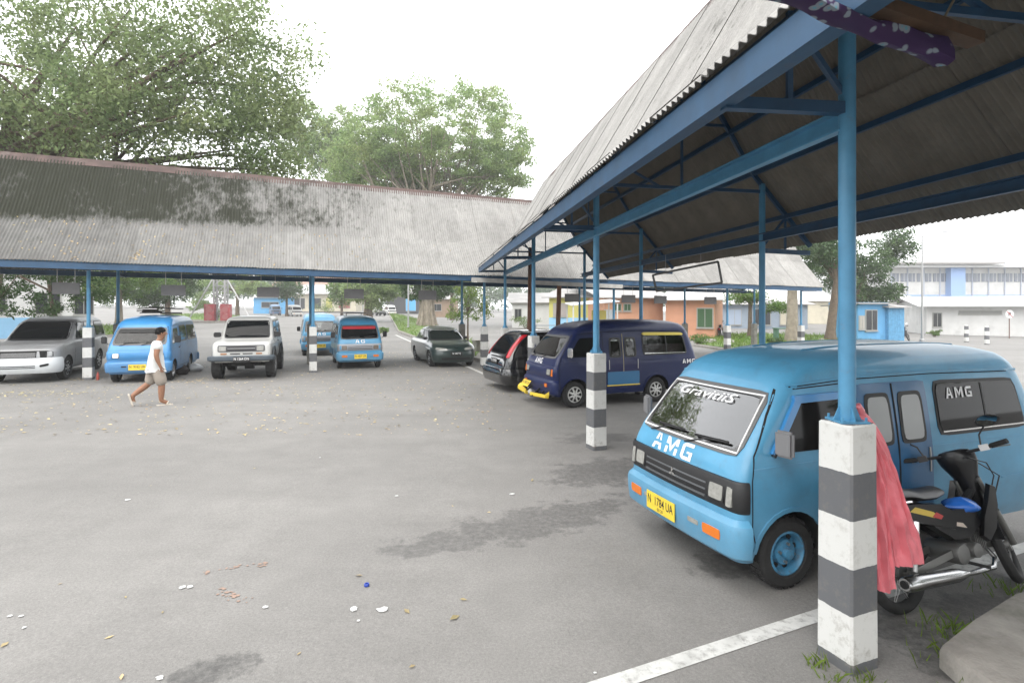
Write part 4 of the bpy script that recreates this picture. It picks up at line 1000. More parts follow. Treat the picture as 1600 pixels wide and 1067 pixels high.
# 6: white jeep
JK = [(.50, -.12, -3.62, .70, .06, .05), (.56, -.06, -3.68, .735, .08, .06), (.72, -.03, -3.70, .755, .09, .06), (.9, -.035, -3.70, .755, .09, .07), (1.0, -.05, -3.70, .75, .09, .07), (1.045, -.10, -3.69, .73, .1, .07), (1.07, -.3, -3.69, .722, .1, .08),
      (1.12, -1.05, -3.68, .715, .08, .08), (1.4, -1.27, -3.66, .68, .09, .1), (1.66, -1.46, -3.62, .63, .1, .12), (1.73, -1.58, -3.55, .57, .15, .15), (1.77, -1.85, -3.3, .42, .2, .2), (1.78, -2.1, -3.1, .2, .15, .15)]
JW = mat('off_white_paint', (.5, .5, .48), .35, coat=.4, var=.05, vscale=2, dirt=(.36, .34, .31), dscale=4, damt=.3)
def jeep(name='jeep', detail=True):
    c = Car(name, JK, bow=.02, taper=.02); FA, RA = -.72, -2.9
    c.body(JW, [(FA, .42, .42), (RA, .42, .42)], nz=26)
    c.window('front', [(-.60, 1.16), (.60, 1.16), (.55, 1.62), (-.55, 1.62)], M_GLASS, M_BLACKP, off=.012, p=16, name='windscreen')
    for kd in ('left', 'right'):
        c.window(kd, [(-1.42, 1.15), (-2.2, 1.15), (-2.2, 1.6), (-1.62, 1.6)], M_GLASS, M_BLACKP, off=.01, p=16)
        c.window(kd, [(-2.35, 1.15), (-3.5, 1.15), (-3.45, 1.6), (-2.35, 1.6)], M_GLASS, M_BLACKP, off=.01, p=16)
        c.strip('door_gap', kd, [(-1.2, 1.1), (-1.18, .62)], .01, M_DARK, off=.0015); c.strip('door_gap', kd, [(-2.27, 1.65), (-2.27, .62)], .01, M_DARK, off=.0015)
        c.patch('door_handle', kd, [(-2.05, .98), (-2.2, .98), (-2.2, 1.02), (-2.05, 1.02)], .015, M_BLACKP, nx=2, nz=2)
        for ax in (FA, RA):
            pts = [(ax + .445*math.cos(a), .42 + .445*math.sin(a)) for a in np.linspace(R(12), R(168), 13)]
            c.strip('fender_flare', kd, pts, .09, mat('flare_grey', (.05, .06, .065), .6), off=.05)
        sg = 1 if kd == 'left' else -1; y0 = c.side_y(-1.3, 1.2)
        c.box('mirror', (-1.22, sg*(y0+.12), 1.23), (.08, .2, .14), M_BLACKP, None, .02)
    gp = c.patch('grille_surround', 'front', [(-.60, .80), (.60, .80), (.60, .985), (-.60, .985)], .012, mat('grille_grey', (.06, .06, .065), .45), p=20)
    for i, z in enumerate((.85, .893, .936)): c.strip('grille_bar', 'front', [(-.35, z), (.35, z)], .016, M_STEEL if i == 1 else M_BLACKP, off=.024, par=gp)
    for sg in (-1, 1):
        h = c.patch('headlight', 'front', [(sg*.39, .825), (sg*.57, .825), (sg*.57, .955), (sg*.39, .955)], .022, M_LAMP, p=14, nx=5, nz=4)
        c.patch('indicator', 'front', [(sg*.37, .725), (sg*.53, .725), (sg*.53, .765), (sg*.37, .765)], .012, mat('amber_dull', (.3, .14, .06), .3), p=14, nx=3, nz=2)
        c.patch('air_slot', 'front', [(sg*.03, .73), (sg*.29, .73), (sg*.29, .76), (sg*.03, .76)], .01, M_BLACKP, p=14, nx=3, nz=2)
    c.wrap('bumper', .62, [(-.04, .53), (.1, .54), (.14, .58), (.14, .66), (.1, .69), (-.04, .69)], mat('bumper_grey', (.055, .07, .085), .5), xlim=.3)
    c.plate('front', .02, .60, 'N 1264 DN', M_BPLATE, M_WTXT, off=.155, w=.42, h=.14)
    for y in (-.3, .25):
        mb = MB(); mb.tube([c.surf('front', y-.25, 1.145, .03), c.surf('front', y+.12, 1.165, .03)], .009, 6); mb.build('wiper', M_BLACKP, c.root)
    for x in (FA, RA):
        for sg in (-1, 1): c.wheel(x, sg*.70, .385, .25, 'steel', mat('rim_dull', (.2, .2, .2), .5, .6))
    mb = MB(); mb.box((-1.9, 0, .52), (3.3, 1.0, .1)); mb.tube([(FA, -.66, .385), (FA, .66, .385)], .05, 8); mb.tube([(RA, -.66, .385), (RA, .66, .385)], .055, 8); mb.box((FA, .12, .37), (.22, .24, .22)); mb.box((-.25, 0, .46), (.4, .5, .08))
    for y in (-.42, .42): mb.tube([(FA-.45, y, .48), (FA, y, .4), (FA+.5, y, .5)], .03, 6)
    mb.build('chassis', M_DARK, c.root, smooth=0)
    return c
j1 = jeep(); HJ = Vector((.31, -.951, 0)).normalized(); LJ = Vector((-HJ.y, HJ.x, 0))
jf = at(424, 588); j1.place(Vector((jf.x, jf.y, 0)) + HJ * .72 - LJ * .70, HJ, 'lifted off-white jeep with grey bumper and fat tyres', 'jeep')

# 7: green sedan
SK = [(.17, -.12, -4.0, .74, .2, .15), (.3, -.03, -4.07, .79, .26, .2), (.45, .0, -4.1, .815, .28, .2), (.58, -.02, -4.1, .82, .3, .2), (.68, -.08, -4.07, .805, .3, .2), (.735, -.2, -4.02, .77, .3, .2), (.76, -.34, -3.98, .745, .28, .2),
      (.90, -1.08, -3.52, .715, .12, .15), (1.08, -1.42, -3.28, .665, .14, .16), (1.26, -1.78, -3.0, .60, .16, .2), (1.34, -2.0, -2.8, .53, .2, .25), (1.38, -2.2, -2.6, .38, .2, .2), (1.39, -2.35, -2.5, .2, .1, .1)]
GRN = mat('dark_green_paint', (.018, .034, .032), .28, coat=.7, var=.12, vscale=2, dirt=(.09, .09, .085), dscale=2, damt=.35)
def sedan():
    c = Car('sedan', SK, bow=.12, taper=.04, lift=[(.6, .80, -.2, -1.2, .12)]); FA, RA = -.78, -3.18
    c.body(GRN, [(FA, .335, .28), (RA, .335, .28)], nz=24, depth=.24)
    c.window('front', [(-.60, .945), (.60, .945), (.50, 1.285), (-.50, 1.285)], M_GLASSG, M_BLACKP, off=.012, p=14, name='windscreen')
    for kd in ('left', 'right'):
        c.window(kd, [(-1.5, .95), (-2.2, .95), (-2.2, 1.27), (-1.98, 1.27)], M_GLASSG, M_BLACKP, off=.01, p=16)
        c.window(kd, [(-2.28, .95), (-3.1, .95), (-2.9, 1.25), (-2.28, 1.27)], M_GLASSG, M_BLACKP, off=.01, p=16)
        c.strip('door_gap', kd, [(-1.22, .86), (-1.2, .3)], .009, M_DARK, off=.0015); c.strip('door_gap', kd, [(-2.24, .9), (-2.24, .3)], .009, M_DARK, off=.0015)
        c.strip('side_moulding', kd, [(-1.15, .52), (-2.8, .52)], .05, GRN, off=.012)
        sg = 1 if kd == 'left' else -1; y0 = c.side_y(-1.5, .95); c.box('mirror', (-1.42, sg*(y0+.08), .97), (.09, .16, .1), M_BLACKP, None, .03)
        c.patch('door_handle', kd, [(-2.05, .76), (-2.18, .76), (-2.18, .79), (-2.05, .79)], .012, GRN, nx=2, nz=2)
    # bare silvery patch on one wing, big slanted lamps, lower intake
    c.patch('primer_patch', 'right', [(-.62, .60), (-1.2, .66), (-1.2, .76), (-.5, .68)], .016, mat('primer', (.45, .46, .46), .6), p=4, nx=6, nz=4)
    for sg in (-1, 1): c.patch('headlight', 'front', [(sg*.30, .60), (sg*.70, .63), (sg*.68, .72), (sg*.32, .675)], .008, M_LAMP, p=5, nx=8, nz=4)
    c.patch('lower_intake', 'front', [(-.5, .27), (.5, .27), (.52, .36), (-.52, .36)], .01, M_BLACKP, p=10)
    c.wrap('bumper_seam', .57, [(-.02, .565), (.004, .565), (.004, .575), (-.02, .575)], M_DARK, xlim=.6)
    c.patch('badge', 'front', [(-.05, .665), (.05, .665), (.05, .695), (-.05, .695)], .01, M_CHROME, p=3, nx=4, nz=3)
    c.plate('front', .0, .48, 'N 1867 FJ', M_BPLATE, M_WTXT, off=.02, w=.42, h=.14)
    for x in (FA, RA):
        for sg in (-1, 1): c.wheel(x, sg*.70, .285, .18, 'alloy', mat('alloy_silver', (.4, .4, .41), .35, .7))
    mb = MB(); mb.box((-2.0, 0, .25), (3.4, 1.2, .1)); mb.build('chassis', M_DARK, c.root, smooth=0)
    return c
s1 = sedan(); sf = at(674, 571.5); HS = -N; LS = Vector((-HS.y, HS.x, 0))
s1.place(Vector((sf.x, sf.y, 0)) + HS * .78 + LS * .70, HS, 'dark green sedan with bare grey patch on its wing', 'car')

# 8: silver people carrier with a white bumper
KK = [(.28, -.10, -4.36, .76, .14, .1), (.42, -.03, -4.4, .82, .2, .12), (.62, -.02, -4.42, .835, .22, .12), (.82, -.06, -4.42, .835, .22, .12), (.90, -.12, -4.42, .82, .22, .12), (.945, -.25, -4.41, .79, .2, .12),
      (1.06, -1.1, -4.4, .775, .12, .12), (1.3, -1.45, -4.36, .735, .14, .14), (1.55, -1.83, -4.28, .68, .16, .18), (1.65, -2.05, -4.18, .62, .2, .22), (1.70, -2.4, -3.95, .48, .25, .25), (1.715, -2.7, -3.7, .25, .2, .2)]
SIL = mat('dusty_silver_paint', (.26, .265, .27), .45, .1, coat=.3, var=.1, vscale=2, dirt=(.16, .15, .135), dscale=2.5, damt=.5)
WBMP = mat('white_bumper', (.52, .54, .55), .5, var=.06, vscale=3)
def carrier():
    c = Car('people_carrier', KK, bow=.07, taper=.03, lift=[(.86, .97, -.25, -1.2, .10)]); FA, RA = -.82, -3.47
    c.body(SIL, [(FA, .37, .31), (RA, .37, .31)], nz=26, depth=.26)
    c.window('front', [(-.66, 1.10), (.66, 1.10), (.57, 1.56), (-.57, 1.56)], M_GLASS, M_BLACKP, off=.012, p=14, name='windscreen')
    for kd in ('left', 'right'):
        c.window(kd, [(-1.58, 1.10), (-2.3, 1.10), (-2.3, 1.54), (-1.95, 1.54)], M_GLASSG, M_BLACKP, off=.01, p=14)
        c.window(kd, [(-2.42, 1.10), (-3.2, 1.10), (-3.2, 1.54), (-2.42, 1.54)], M_GLASSG, M_BLACKP, off=.01, p=14)
        c.window(kd, [(-3.32, 1.12), (-4.2, 1.12), (-4.12, 1.54), (-3.32, 1.54)], M_GLASS, M_BLACKP, off=.01, p=14)
        for x in (-1.3, -2.36, -3.26): c.strip('door_gap', kd, [(x, 1.05), (x, .36)], .01, M_DARK, off=.0015)
        for x in (-2.2, -3.1): c.patch('door_handle', kd, [(x, .92), (x-.14, .92), (x-.14, .96), (x, .96)], .015, M_BLACKP, nx=2, nz=2)
        c.strip('side_crease', kd, [(-1.25, .68), (-3.0, .68)], .03, SIL, off=.008)
        sg = 1 if kd == 'left' else -1
    # missing grille: open front with bare panel and empty lamp wells
    mb = c.patch('open_front', 'front', [(-.72, .66), (.72, .66), (.70, .845), (-.70, .845)], .006, M_DARK, p=12)
    c.patch('radiator_core', 'front', [(-.36, .675), (.36, .675), (.36, .80), (-.36, .80)], .01, mat('radiator_grey', (.12, .12, .12), .7, var=.4, vscale=60), p=20, par=mb)
    for sg in (-1, 1):
        c.patch('lamp_bracket', 'front', [(sg*.38, .67), (sg*.46, .67), (sg*.43, .83), (sg*.38, .83)], .014, SIL, p=12, nx=2, nz=3, par=mb)
        c.patch('lamp_bracket', 'front', [(sg*.62, .70), (sg*.70, .72), (sg*.69, .83), (sg*.63, .83)], .014, mat('lamp_back', (.35, .36, .36), .4), p=6, nx=2, nz=3, par=mb)
    b = c.wrap('bumper', .5, [(-.04, .26), (.03, .26), (.07, .32), (.085, .45), (.07, .62), (.03, .66), (-.04, .66)], WBMP, xlim=.5)
    for sg in (-1, 1): c.patch('fog_lamp_hole', 'front', [(sg*.47, .42), (sg*.66, .46), (sg*.66, .52), (sg*.47, .48)], .1, M_DARK, p=5, nx=5, nz=2, par=b, skirt=.02)
    for z in (.36, .41, .455): c.strip('bumper_grille', 'front', [(-.38, z), (.38, z)], .018, M_DARK, off=.098, par=b)
    for x in (FA, RA):
        for sg in (-1, 1): c.wheel(x, sg*.72, .315, .19, 'alloy', MATS['alloy_silver'])
    mb = MB(); mb.box((-2.2, 0, .3), (3.8, 1.2, .1)); mb.tube([(FA, -.6, .31), (FA, .6, .31)], .04, 8); mb.build('chassis', M_DARK, c.root, smooth=0)
    return c
k1 = carrier(); kf = at(100, 592); k1.place(Vector((kf.x, kf.y, 0)) + HS * .82 - LS * .72, HS, 'dusty silver people carrier with white bumper and missing grille', 'car')

# 9: black estate, tail towards the yard
EK = [(.2, -.1, -4.45, .78, .2, .15), (.35, .0, -4.52, .84, .25, .2), (.6, -.02, -4.55, .85, .28, .2), (.8, -.1, -4.5, .845, .28, .18), (.9, -.4, -4.45, .83, .25, .18), (1.0, -1.0, -4.40, .79, .15, .16), (1.25, -1.5, -4.22, .72, .16, .17), (1.46, -1.9, -4.02, .645, .2, .2), (1.53, -2.2, -3.9, .55, .22, .22), (1.56, -2.6, -3.6, .3, .2, .2)]
BLK = mat('black_paint', (.008, .008, .009), .12, coat=1.)
def estate():
    c = Car('estate_car', EK, bow=.1, taper=.03); FA, RA = -.9, -3.62
    c.body(BLK, [(FA, .35, .3), (RA, .35, .3)], nz=24, depth=.25)
    c.window('rear', [(.56, .98), (-.56, .98), (-.50, 1.44), (.50, 1.44)], M_GLASS, M_BLACKP, off=.012)
    for kd in ('left', 'right'):
        c.window(kd, [(-1.6, 1.02), (-2.4, 1.02), (-2.4, 1.42), (-2.0, 1.42)], M_GLASS, M_BLACKP, off=.008); c.window(kd, [(-2.5, 1.02), (-3.3, 1.02), (-3.3, 1.42), (-2.5, 1.42)], M_GLASS, M_BLACKP, off=.008)
        c.window(kd, [(-3.4, 1.04), (-3.95, 1.08), (-3.85, 1.40), (-3.4, 1.42)], M_GLASS, M_BLACKP, off=.008, p=5)
    for sg in (-1, 1):
        t = c.patch('tail_lamp', 'rear', [(sg*.65, .90), (sg*.755, .90), (sg*.64, 1.46), (sg*.575, 1.46)], .02, M_RED, p=16, nx=4, nz=10)
        c.patch('lamp_highlight', 'rear', [(sg*.69, .93), (sg*.71, .93), (sg*.62, 1.42), (sg*.605, 1.42)], .026, mat('pink_lamp', (.6, .1, .13), .2), p=16, nx=2, nz=8, par=t, skirt=.006)
    c.wrap('rear_bumper', .5, [(-.04, .24), (.03, .25), (.07, .35), (.08, .52), (.04, .62), (-.04, .63)], BLK, xlim=.5, rear=True)
    c.plate('rear', 0, .78, 'N 1378 GH', M_BPLATE, M_WTXT, off=.03, w=.42, h=.15)
    c.patch('boot_strip', 'rear', [(.4, .88), (-.4, .88), (-.4, .91), (.4, .91)], .02, M_BLACKP, p=10)
    for sg in (-1, 1): c.patch('reflector', 'rear', [(sg*.5, .33), (sg*.68, .33), (sg*.68, .37), (sg*.5, .37)], .085, M_RED, p=10, nx=3, nz=2, skirt=.02)
    for x in (FA, RA):
        for sg in (-1, 1): c.wheel(x, sg*.74, .31, .19, 'alloy', MATS['alloy_silver'])
    MB().box((-2.3, 0, .25), (3.8, 1.3, .1)).build('chassis', M_DARK, c.root, smooth=0)
    return c
e1 = estate(); HE = B
pe = Vector((-.16, 13.35, 0)) + B * 4.55 + N * .85
e1.place(pe, HE, 'glossy black estate car showing a tall red tail lamp', 'car')

# distant traffic
def far_copy(car, P, heading, label, cat, group='distant vehicles'):
    r = copy_tree(car.root); r.location = (P.x, P.y, gz(P.x, P.y)); r.rotation_euler = (0, 0, math.atan2(heading[1], heading[0])); tag(r, label, cat, group); return r
r = far_copy(j1, at(597, 490, D=92), (.55, -.83), 'distant white jeep parked beside a blue pickup under the trees', 'jeep')
vw = van(dict(paint=mat('plain_white_paint', (.55, .55, .54), .4), front='black', plate=None, ind=True, ribs=False))
vw.place(at(465, 494, D=84), (.6, -.8), 'distant white minibus on the far road', 'minibus', 'distant vehicles')
vy = van(dict(paint=mat('grey_blue_paint', (.1, .17, .28), .4), front='black', plate=None, ribs=False))
vy.place(at(432, 494, D=88), (.5, -.86), 'distant grey-blue minibus beside the blue kiosk', 'minibus', 'distant vehicles')
r = copy_tree(vw.root); pq = at(613, 489, D=98); r.location = (pq.x, pq.y, gz(pq.x, pq.y)); r.rotation_euler = (0, 0, math.atan2(-.9, .4)); tag(r, 'distant white minibus in front of a dark shed', 'minibus', 'distant vehicles')
# ------------------------------------------------------------------ motorbike
def motorbike(name, small=False):
    root = empty(name, (0, 0, 0)); WB = 1.22; r = .278
    def bld(mb, n, m, par=None, sm=40): return mb.build(n, m, par or root, smooth=sm)
    BK = mat('bike_black', (.006, .006, .007), .3, coat=.15, spec=.3)
    def wheel(x, par):
        mb = MB(); ph = np.linspace(0, 2*math.pi, 12, endpoint=False)
        mb.lathe([(r-.038+.038*math.cos(a), .036*math.sin(a)) for a in ph], 36, 'y', closed=True); w = bld(mb, 'wheel', M_RUBBER, par); w.location = (x, 0, r)
        mb = MB(); mb.lathe([(r-.055, -.02), (r-.05, -.024), (r-.068, -.012), (r-.068, .012), (r-.05, .024), (r-.055, .02)], 36, 'y', closed=True); bld(mb, 'rim', M_CHROME, w)
        mb = MB(); mb.lathe([(.05, -.05), (.055, -.03), (.055, .03), (.05, .05)], 18, 'y'); mb.lathe([(.012, -.085), (.012, .085)], 8, 'y'); bld(mb, 'hub', mat('alloy_grey', (.16, .16, .155), .5, .6), w)
        mb = MB()
        for k in range(18):
            a = 2*math.pi*k/18; b = a + (.5 if k % 2 else -.5); s = .03 if k % 4 < 2 else -.03
            mb.tube([(math.cos(a)*.052, s, math.sin(a)*.052), (math.cos(b)*(r-.062), 0, math.sin(b)*(r-.062))], .0022, 4, caps=False)
        bld(mb, 'spokes', M_STEEL, w); return w
    wheel(0, root)
    # frame, swingarm, shocks
    mb = MB()
    for s in (-1, 1): mb.bar((0, s*.085, r), (.48, s*.08, .34), .025, .05)
    bld(mb, 'swingarm', mat('dull_steel', (.2, .2, .19), .5, .7))
    for s in (-1, 1):
        mb = MB(); mb.tube([(.02, s*.115, .3), (.10, s*.115, .6)], .018, 10); sh = bld(mb, 'shock_absorber', M_STEEL)
        mb = MB(); mb.tube([(.055, s*.115, .43), (.105, s*.115, .62)], .03, 12); bld(mb, 'shock_cover', M_CHROME, sh)
    mb = MB(); mb.tube([(.30, 0, .62), (.62, 0, .47), (.98, 0, .72)], .03, 8); mb.tube([(.3, 0, .62), (.0, 0, .70)], .022, 8); bld(mb, 'frame', M_BLACKP)
    # engine
    mb = MB(); AL = MATS['alloy_grey']
    mb.lathe([(.04, -.125), (.068, -.12), (.075, -.1), (.075, .1), (.068, .12), (.04, .125)], 20, 'y', (.56, 0, .33)); mb.lathe([(.03, -.14), (.05, -.135), (.055, -.11), (.055, .11), (.03, .13)], 20, 'y', (.70, 0, .34))
    mb.box((.62, 0, .33), (.2, .17, .12)); en = bld(mb, 'engine', AL)
    mb = MB()
    for i in range(6): mb.box((.79 + i*.02, 0, .385), (.008, .15, .13), Matrix.Rotation(R(-8), 3, 'Y'))
    mb.box((.84, 0, .385), (.14, .1, .1)); mb.box((.92, 0, .39), (.05, .12, .1)); bld(mb, 'cylinder', AL, en, 0)
    mb = MB(); mb.tube([(.92, -.04, .33), (.93, -.1, .25), (.85, -.13, .2), (.6, -.15, .21), (.45, -.155, .225)], .016, 10); mb.build('exhaust_pipe', mat('dull_chrome', (.42, .42, .42), .25, 1.), root)
    mb = MB(); mb.tube([(.5, -.155, .222), (.42, -.158, .228), (.36, -.16, .232), (-.02, -.165, .255), (-.16, -.167, .263), (-.175, -.167, .264)], [.02, .036, .045, .05, .05, .04], 16); mu = bld(mb, 'muffler', MATS['dull_chrome'])
    mb = MB(); mb.tube([(-.174, -.167, .264), (-.182, -.167, .2645)], .026, 12); bld(mb, 'muffler_outlet', M_DARK, mu)
    # body covers: tail, side, leg shield
    def panel(n, pts, y0, y1, m, par=None):
        for s in (-1, 1):
            mb = MB(); a = [(x, s*y0, z) for x, z in pts]; b = [((x-.5)*.96+.5, s*y1, (z-.65)*.94+.65) for x, z in pts]; nn = len(pts)
            mb.add(a+b, [tuple(range(nn)), tuple(range(nn, 2*nn))] + [(i, (i+1) % nn, nn+(i+1) % nn, nn+i) for i in range(nn)]); bld(mb, n, m, par, 30)
    panel('tail_cover', [(-.28, .74), (-.22, .70), (.05, .62), (.34, .55), (.52, .50), (.56, .62), (.40, .70), (.1, .74)], .06, .125, BK)
    panel('side_cover', [(.30, .55), (.52, .42), (.70, .42), (.86, .5), (.80, .62), (.56, .64)], .05, .11, BK)
    panel('leg_shield', [(.80, .42), (.87, .37), (.97, .45), (1.04, .62), (1.05, .76), (.99, .78), (.93, .66), (.85, .55)], .10, .14, BK)
    if not small:
        for s in (-1, 1):
            st = MB(); st.add([(.06, s*.126, .69), (.30, s*.127, .62), (.36, s*.127, .62), (.30, s*.127, .66), (.12, s*.127, .715)], [(0, 1, 2, 3, 4)]); bld(st, 'decal', mat('decal_yellow', (.55, .4, .06), .4), None, 0)
            st = MB(); st.add([(.28, s*.128, .628), (.37, s*.128, .60), (.40, s*.128, .62), (.33, s*.128, .655)], [(0, 1, 2, 3)]); bld(st, 'decal', mat('decal_red', (.4, .03, .03), .4), None, 0)
            st = MB(); st.add([(.34, s*.1135, .585), (.52, s*.1135, .535), (.66, s*.1135, .50), (.62, s*.1135, .54), (.5, s*.1135, .565)], [(0, 1, 2, 3, 4)]); bld(st, 'decal', mat('decal_white', (.5, .42, .36), .4), None, 0)
        mb = MB(); mb.tube([(-.24, -.13, .765), (.06, -.14, .76), (.1, -.12, .75)], .012, 8); mb.tube([(-.24, .13, .765), (.06, .14, .76), (.1, .12, .75)], .012, 8); mb.tube([(-.24, -.13, .765), (-.28, 0, .765), (-.24, .13, .765)], .012, 8); bld(mb, 'grab_rail', M_CHROME)
    rings = []
    for (x, w, z, h) in ((-.30, .07, .79, .03), (-.25, .11, .795, .05), (-.05, .13, .80, .06), (.12, .125, .785, .055), (.25, .12, .755, .05), (.40, .11, .745, .05), (.52, .085, .755, .045), (.58, .05, .755, .02)):
        rings.append([(x, w*math.cos(a), z + h*(math.sin(a) if math.sin(a) > 0 else .6*math.sin(a))) for a in np.linspace(0, 2*math.pi, 14, endpoint=False)])
    bld(MB().loft(rings), 'seat', mat('seat_vinyl', (.012, .012, .013), .38))
    mb = MB(); mb.box((-.31, 0, .72), (.06, .14, .07)); bld(mb, 'tail_lamp', M_RED, None, 0); MB().poly([(-.30, -.09, .68), (-.30, .09, .68), (-.42, .08, .42), (-.42, -.08, .42)], .008, (-.9, 0, .3)).build('rear_mudguard', M_BLACKP, root, smooth=0)
    # steering assembly
    st = empty('steering', (.98, 0, .72)); st.parent = root
    def sb(mb, n, m, sm=40, par=None): o = mb.build(n, m, par or st, smooth=sm); return o
    ax = Vector((WB - .98, 0, r - .72))
    mb = MB()
    for s in (-1, 1): mb.tube([(.0, s*.07, .08), (ax.x*.45, s*.075, ax.z*.45)], .018, 10); mb.tube([(ax.x*.4, s*.075, ax.z*.4), (ax.x, s*.075, ax.z)], .024, 10)
    sb(mb, 'fork', mat('dull_steel', (.2, .2, .19), .5, .7))
    w = wheel(0, st); w.location = (ax.x, 0, ax.z); w.parent = st
    rings = []
    for a in np.linspace(R(10), R(165), 12):
        c = Vector((ax.x + math.cos(a)*(r+.035), 0, ax.z + math.sin(a)*(r+.035))); d = Vector((math.cos(a), 0, math.sin(a)))
        rings.append([c + Vector((0, y, 0)) + d*(-.03*(abs(y)/.062)**2) for y in (-.062, -.04, 0, .04, .062)] + [c + Vector((0, y, 0)) + d*(-.03*(abs(y)/.062)**2 - .006) for y in (.062, .04, 0, -.04, -.062)])
    sb(MB().loft(rings), 'front_mudguard', BK)
    rings = []
    for (z, x0, x1, wy) in ((-.14, .0, .09, .05), (.0, -.03, .11, .065), (.10, -.04, .11, .085), (.20, -.06, .10, .125), (.26, -.065, .06, .13), (.295, -.05, .03, .10), (.305, -.03, .01, .05)):
        rings.append([((x0+x1)/2 + (x1-x0)/2*math.cos(a), wy*math.sin(a), z) for a in np.linspace(0, 2*math.pi, 16, endpoint=False)])
    sb(MB().loft(rings), 'headset_cover', BK); mb = MB(); mb.lathe([(.07, .1), (.06, .14), (.02, .155)], 16, 'x', (0, 0, .17)); sb(mb, 'headlamp', M_LAMP)
    mb = MB(); mb.tube([(-.14, -.34, .30), (-.08, -.2, .28), (-.02, -.06, .27), (-.02, .06, .27), (-.08, .2, .28), (-.14, .34, .30)], .012, 8); hb = sb(mb, 'handlebar', M_BLACKP)
    for s in (-1, 1):
        mb = MB(); mb.tube([(-.10, s*.25, .288), (-.145, s*.355, .302)], .019, 10); sb(mb, 'grip', M_RUBBER, par=hb)
        mb = MB(); mb.box((-.085, s*.205, .285), (.05, .06, .045)); sb(mb, 'switch_box', M_STEEL if s < 0 else M_BLACKP, 0, hb)
        mb = MB(); mb.tube([(-.05, s*.2, .275), (-.06, s*.36, .27)], .006, 6); sb(mb, 'lever', M_STEEL, par=hb)
        mb = MB(); mb.tube([(-.08, s*.19, .30), (-.06, s*.21, .38), (-.09, s*.27, .44)], .006, 6); mi = sb(mb, 'mirror_stem', M_BLACKP, par=hb)
        mb = MB(); mb.lathe([(.001, -.018), (.045, -.016), (.06, 0), (.055, .006)], 16, 'x', (0, 0, 0)); mr = sb(mb, 'mirror', M_BLACKP, par=mi); mr.scale = (-1, 1.35, .85); mr.location = (-.1, s*.30, .47); mr.rotation_euler = (0, R(30), R(10*s))
        mb = MB(); mb.lathe([(.05, .0065), (.001, .0075)], 16, 'x', (0, 0, 0)); g_ = mb.build('mirror_glass', mat('mirror_glass', (.85, .87, .88), .02, 1.), None, smooth=40); g_.parent = st; g_.scale = (-1, 1.35, .85); g_.location = (-.1, s*.30, .47); g_.rotation_euler = (0, R(30), R(10*s))
    if not small:
        for (y0_, y1_, b_) in ((-.06, -.09, .10), (.05, .06, .07), (-.02, -.12, .14)):
            mb = MB(); mb.tube([(.92, y0_, .97), (1.05 + b_*.3, y0_*1.4, .95 - b_*.3), (1.10 + b_*.3, y1_, .82), (1.02, y1_, .66)], .005, 6); bld(mb, 'cable', M_BLACKP)
    mb = MB()
    for s in (-1, 1): mb.tube([(.60, s*.08, .27), (.62, s*.24, .26)], .012, 8)
    bld(mb, 'foot_peg', M_RUBBER); mb = MB(); mb.tube([(.5, .1, .3), (.40, .26, .02)], .011, 8); mb.box((.4, .27, .012), (.05, .04, .012)); bld(mb, 'side_stand', M_BLACKP)
    return root, st
mbk, steer = motorbike('motorbike')
rp_ = at(1412, 958); mbk.location = (rp_.x, rp_.y, rp_.z + .0); mbk.rotation_euler = (R(-10), 0, math.atan2(.36, .93)); steer.rotation_euler = Matrix.Rotation(R(30), 3, Vector((-.48, 0, .88))).to_euler()
mbk.scale = (1.0, 1.0, 1.0)
tag(mbk, 'black underbone motorbike with chrome muffler behind the striped pillar', 'motorbike')
bw = Matrix.Translation(mbk.location) @ Euler(mbk.rotation_euler).to_matrix().to_4x4()
bp = bw @ Vector((.72, -.05, .60)); bag('plastic_bag', bp, .095, mat('blue_plastic', (.02, .13, .5), .25, spec=.6), 'crumpled blue plastic bag hung on the motorbike', 12, (1.35, .9, .75))
mb2 = copy_tree(mbk); pq = at(1398, 533); mb2.location = (pq.x, pq.y, pq.z); mb2.rotation_euler = (R(-6), 0, .25); tag(mb2, 'distant dark motorbike parked in front of the blue kiosk', 'motorbike')
mb3 = copy_tree(mbk); pq = at(1126, 517, D=40); mb3.location = (pq.x, pq.y, gz(pq.x, pq.y)); mb3.rotation_euler = (R(-6), 0, 1.1); tag(mb3, 'distant motorbike beside the end of the orange building', 'motorbike')

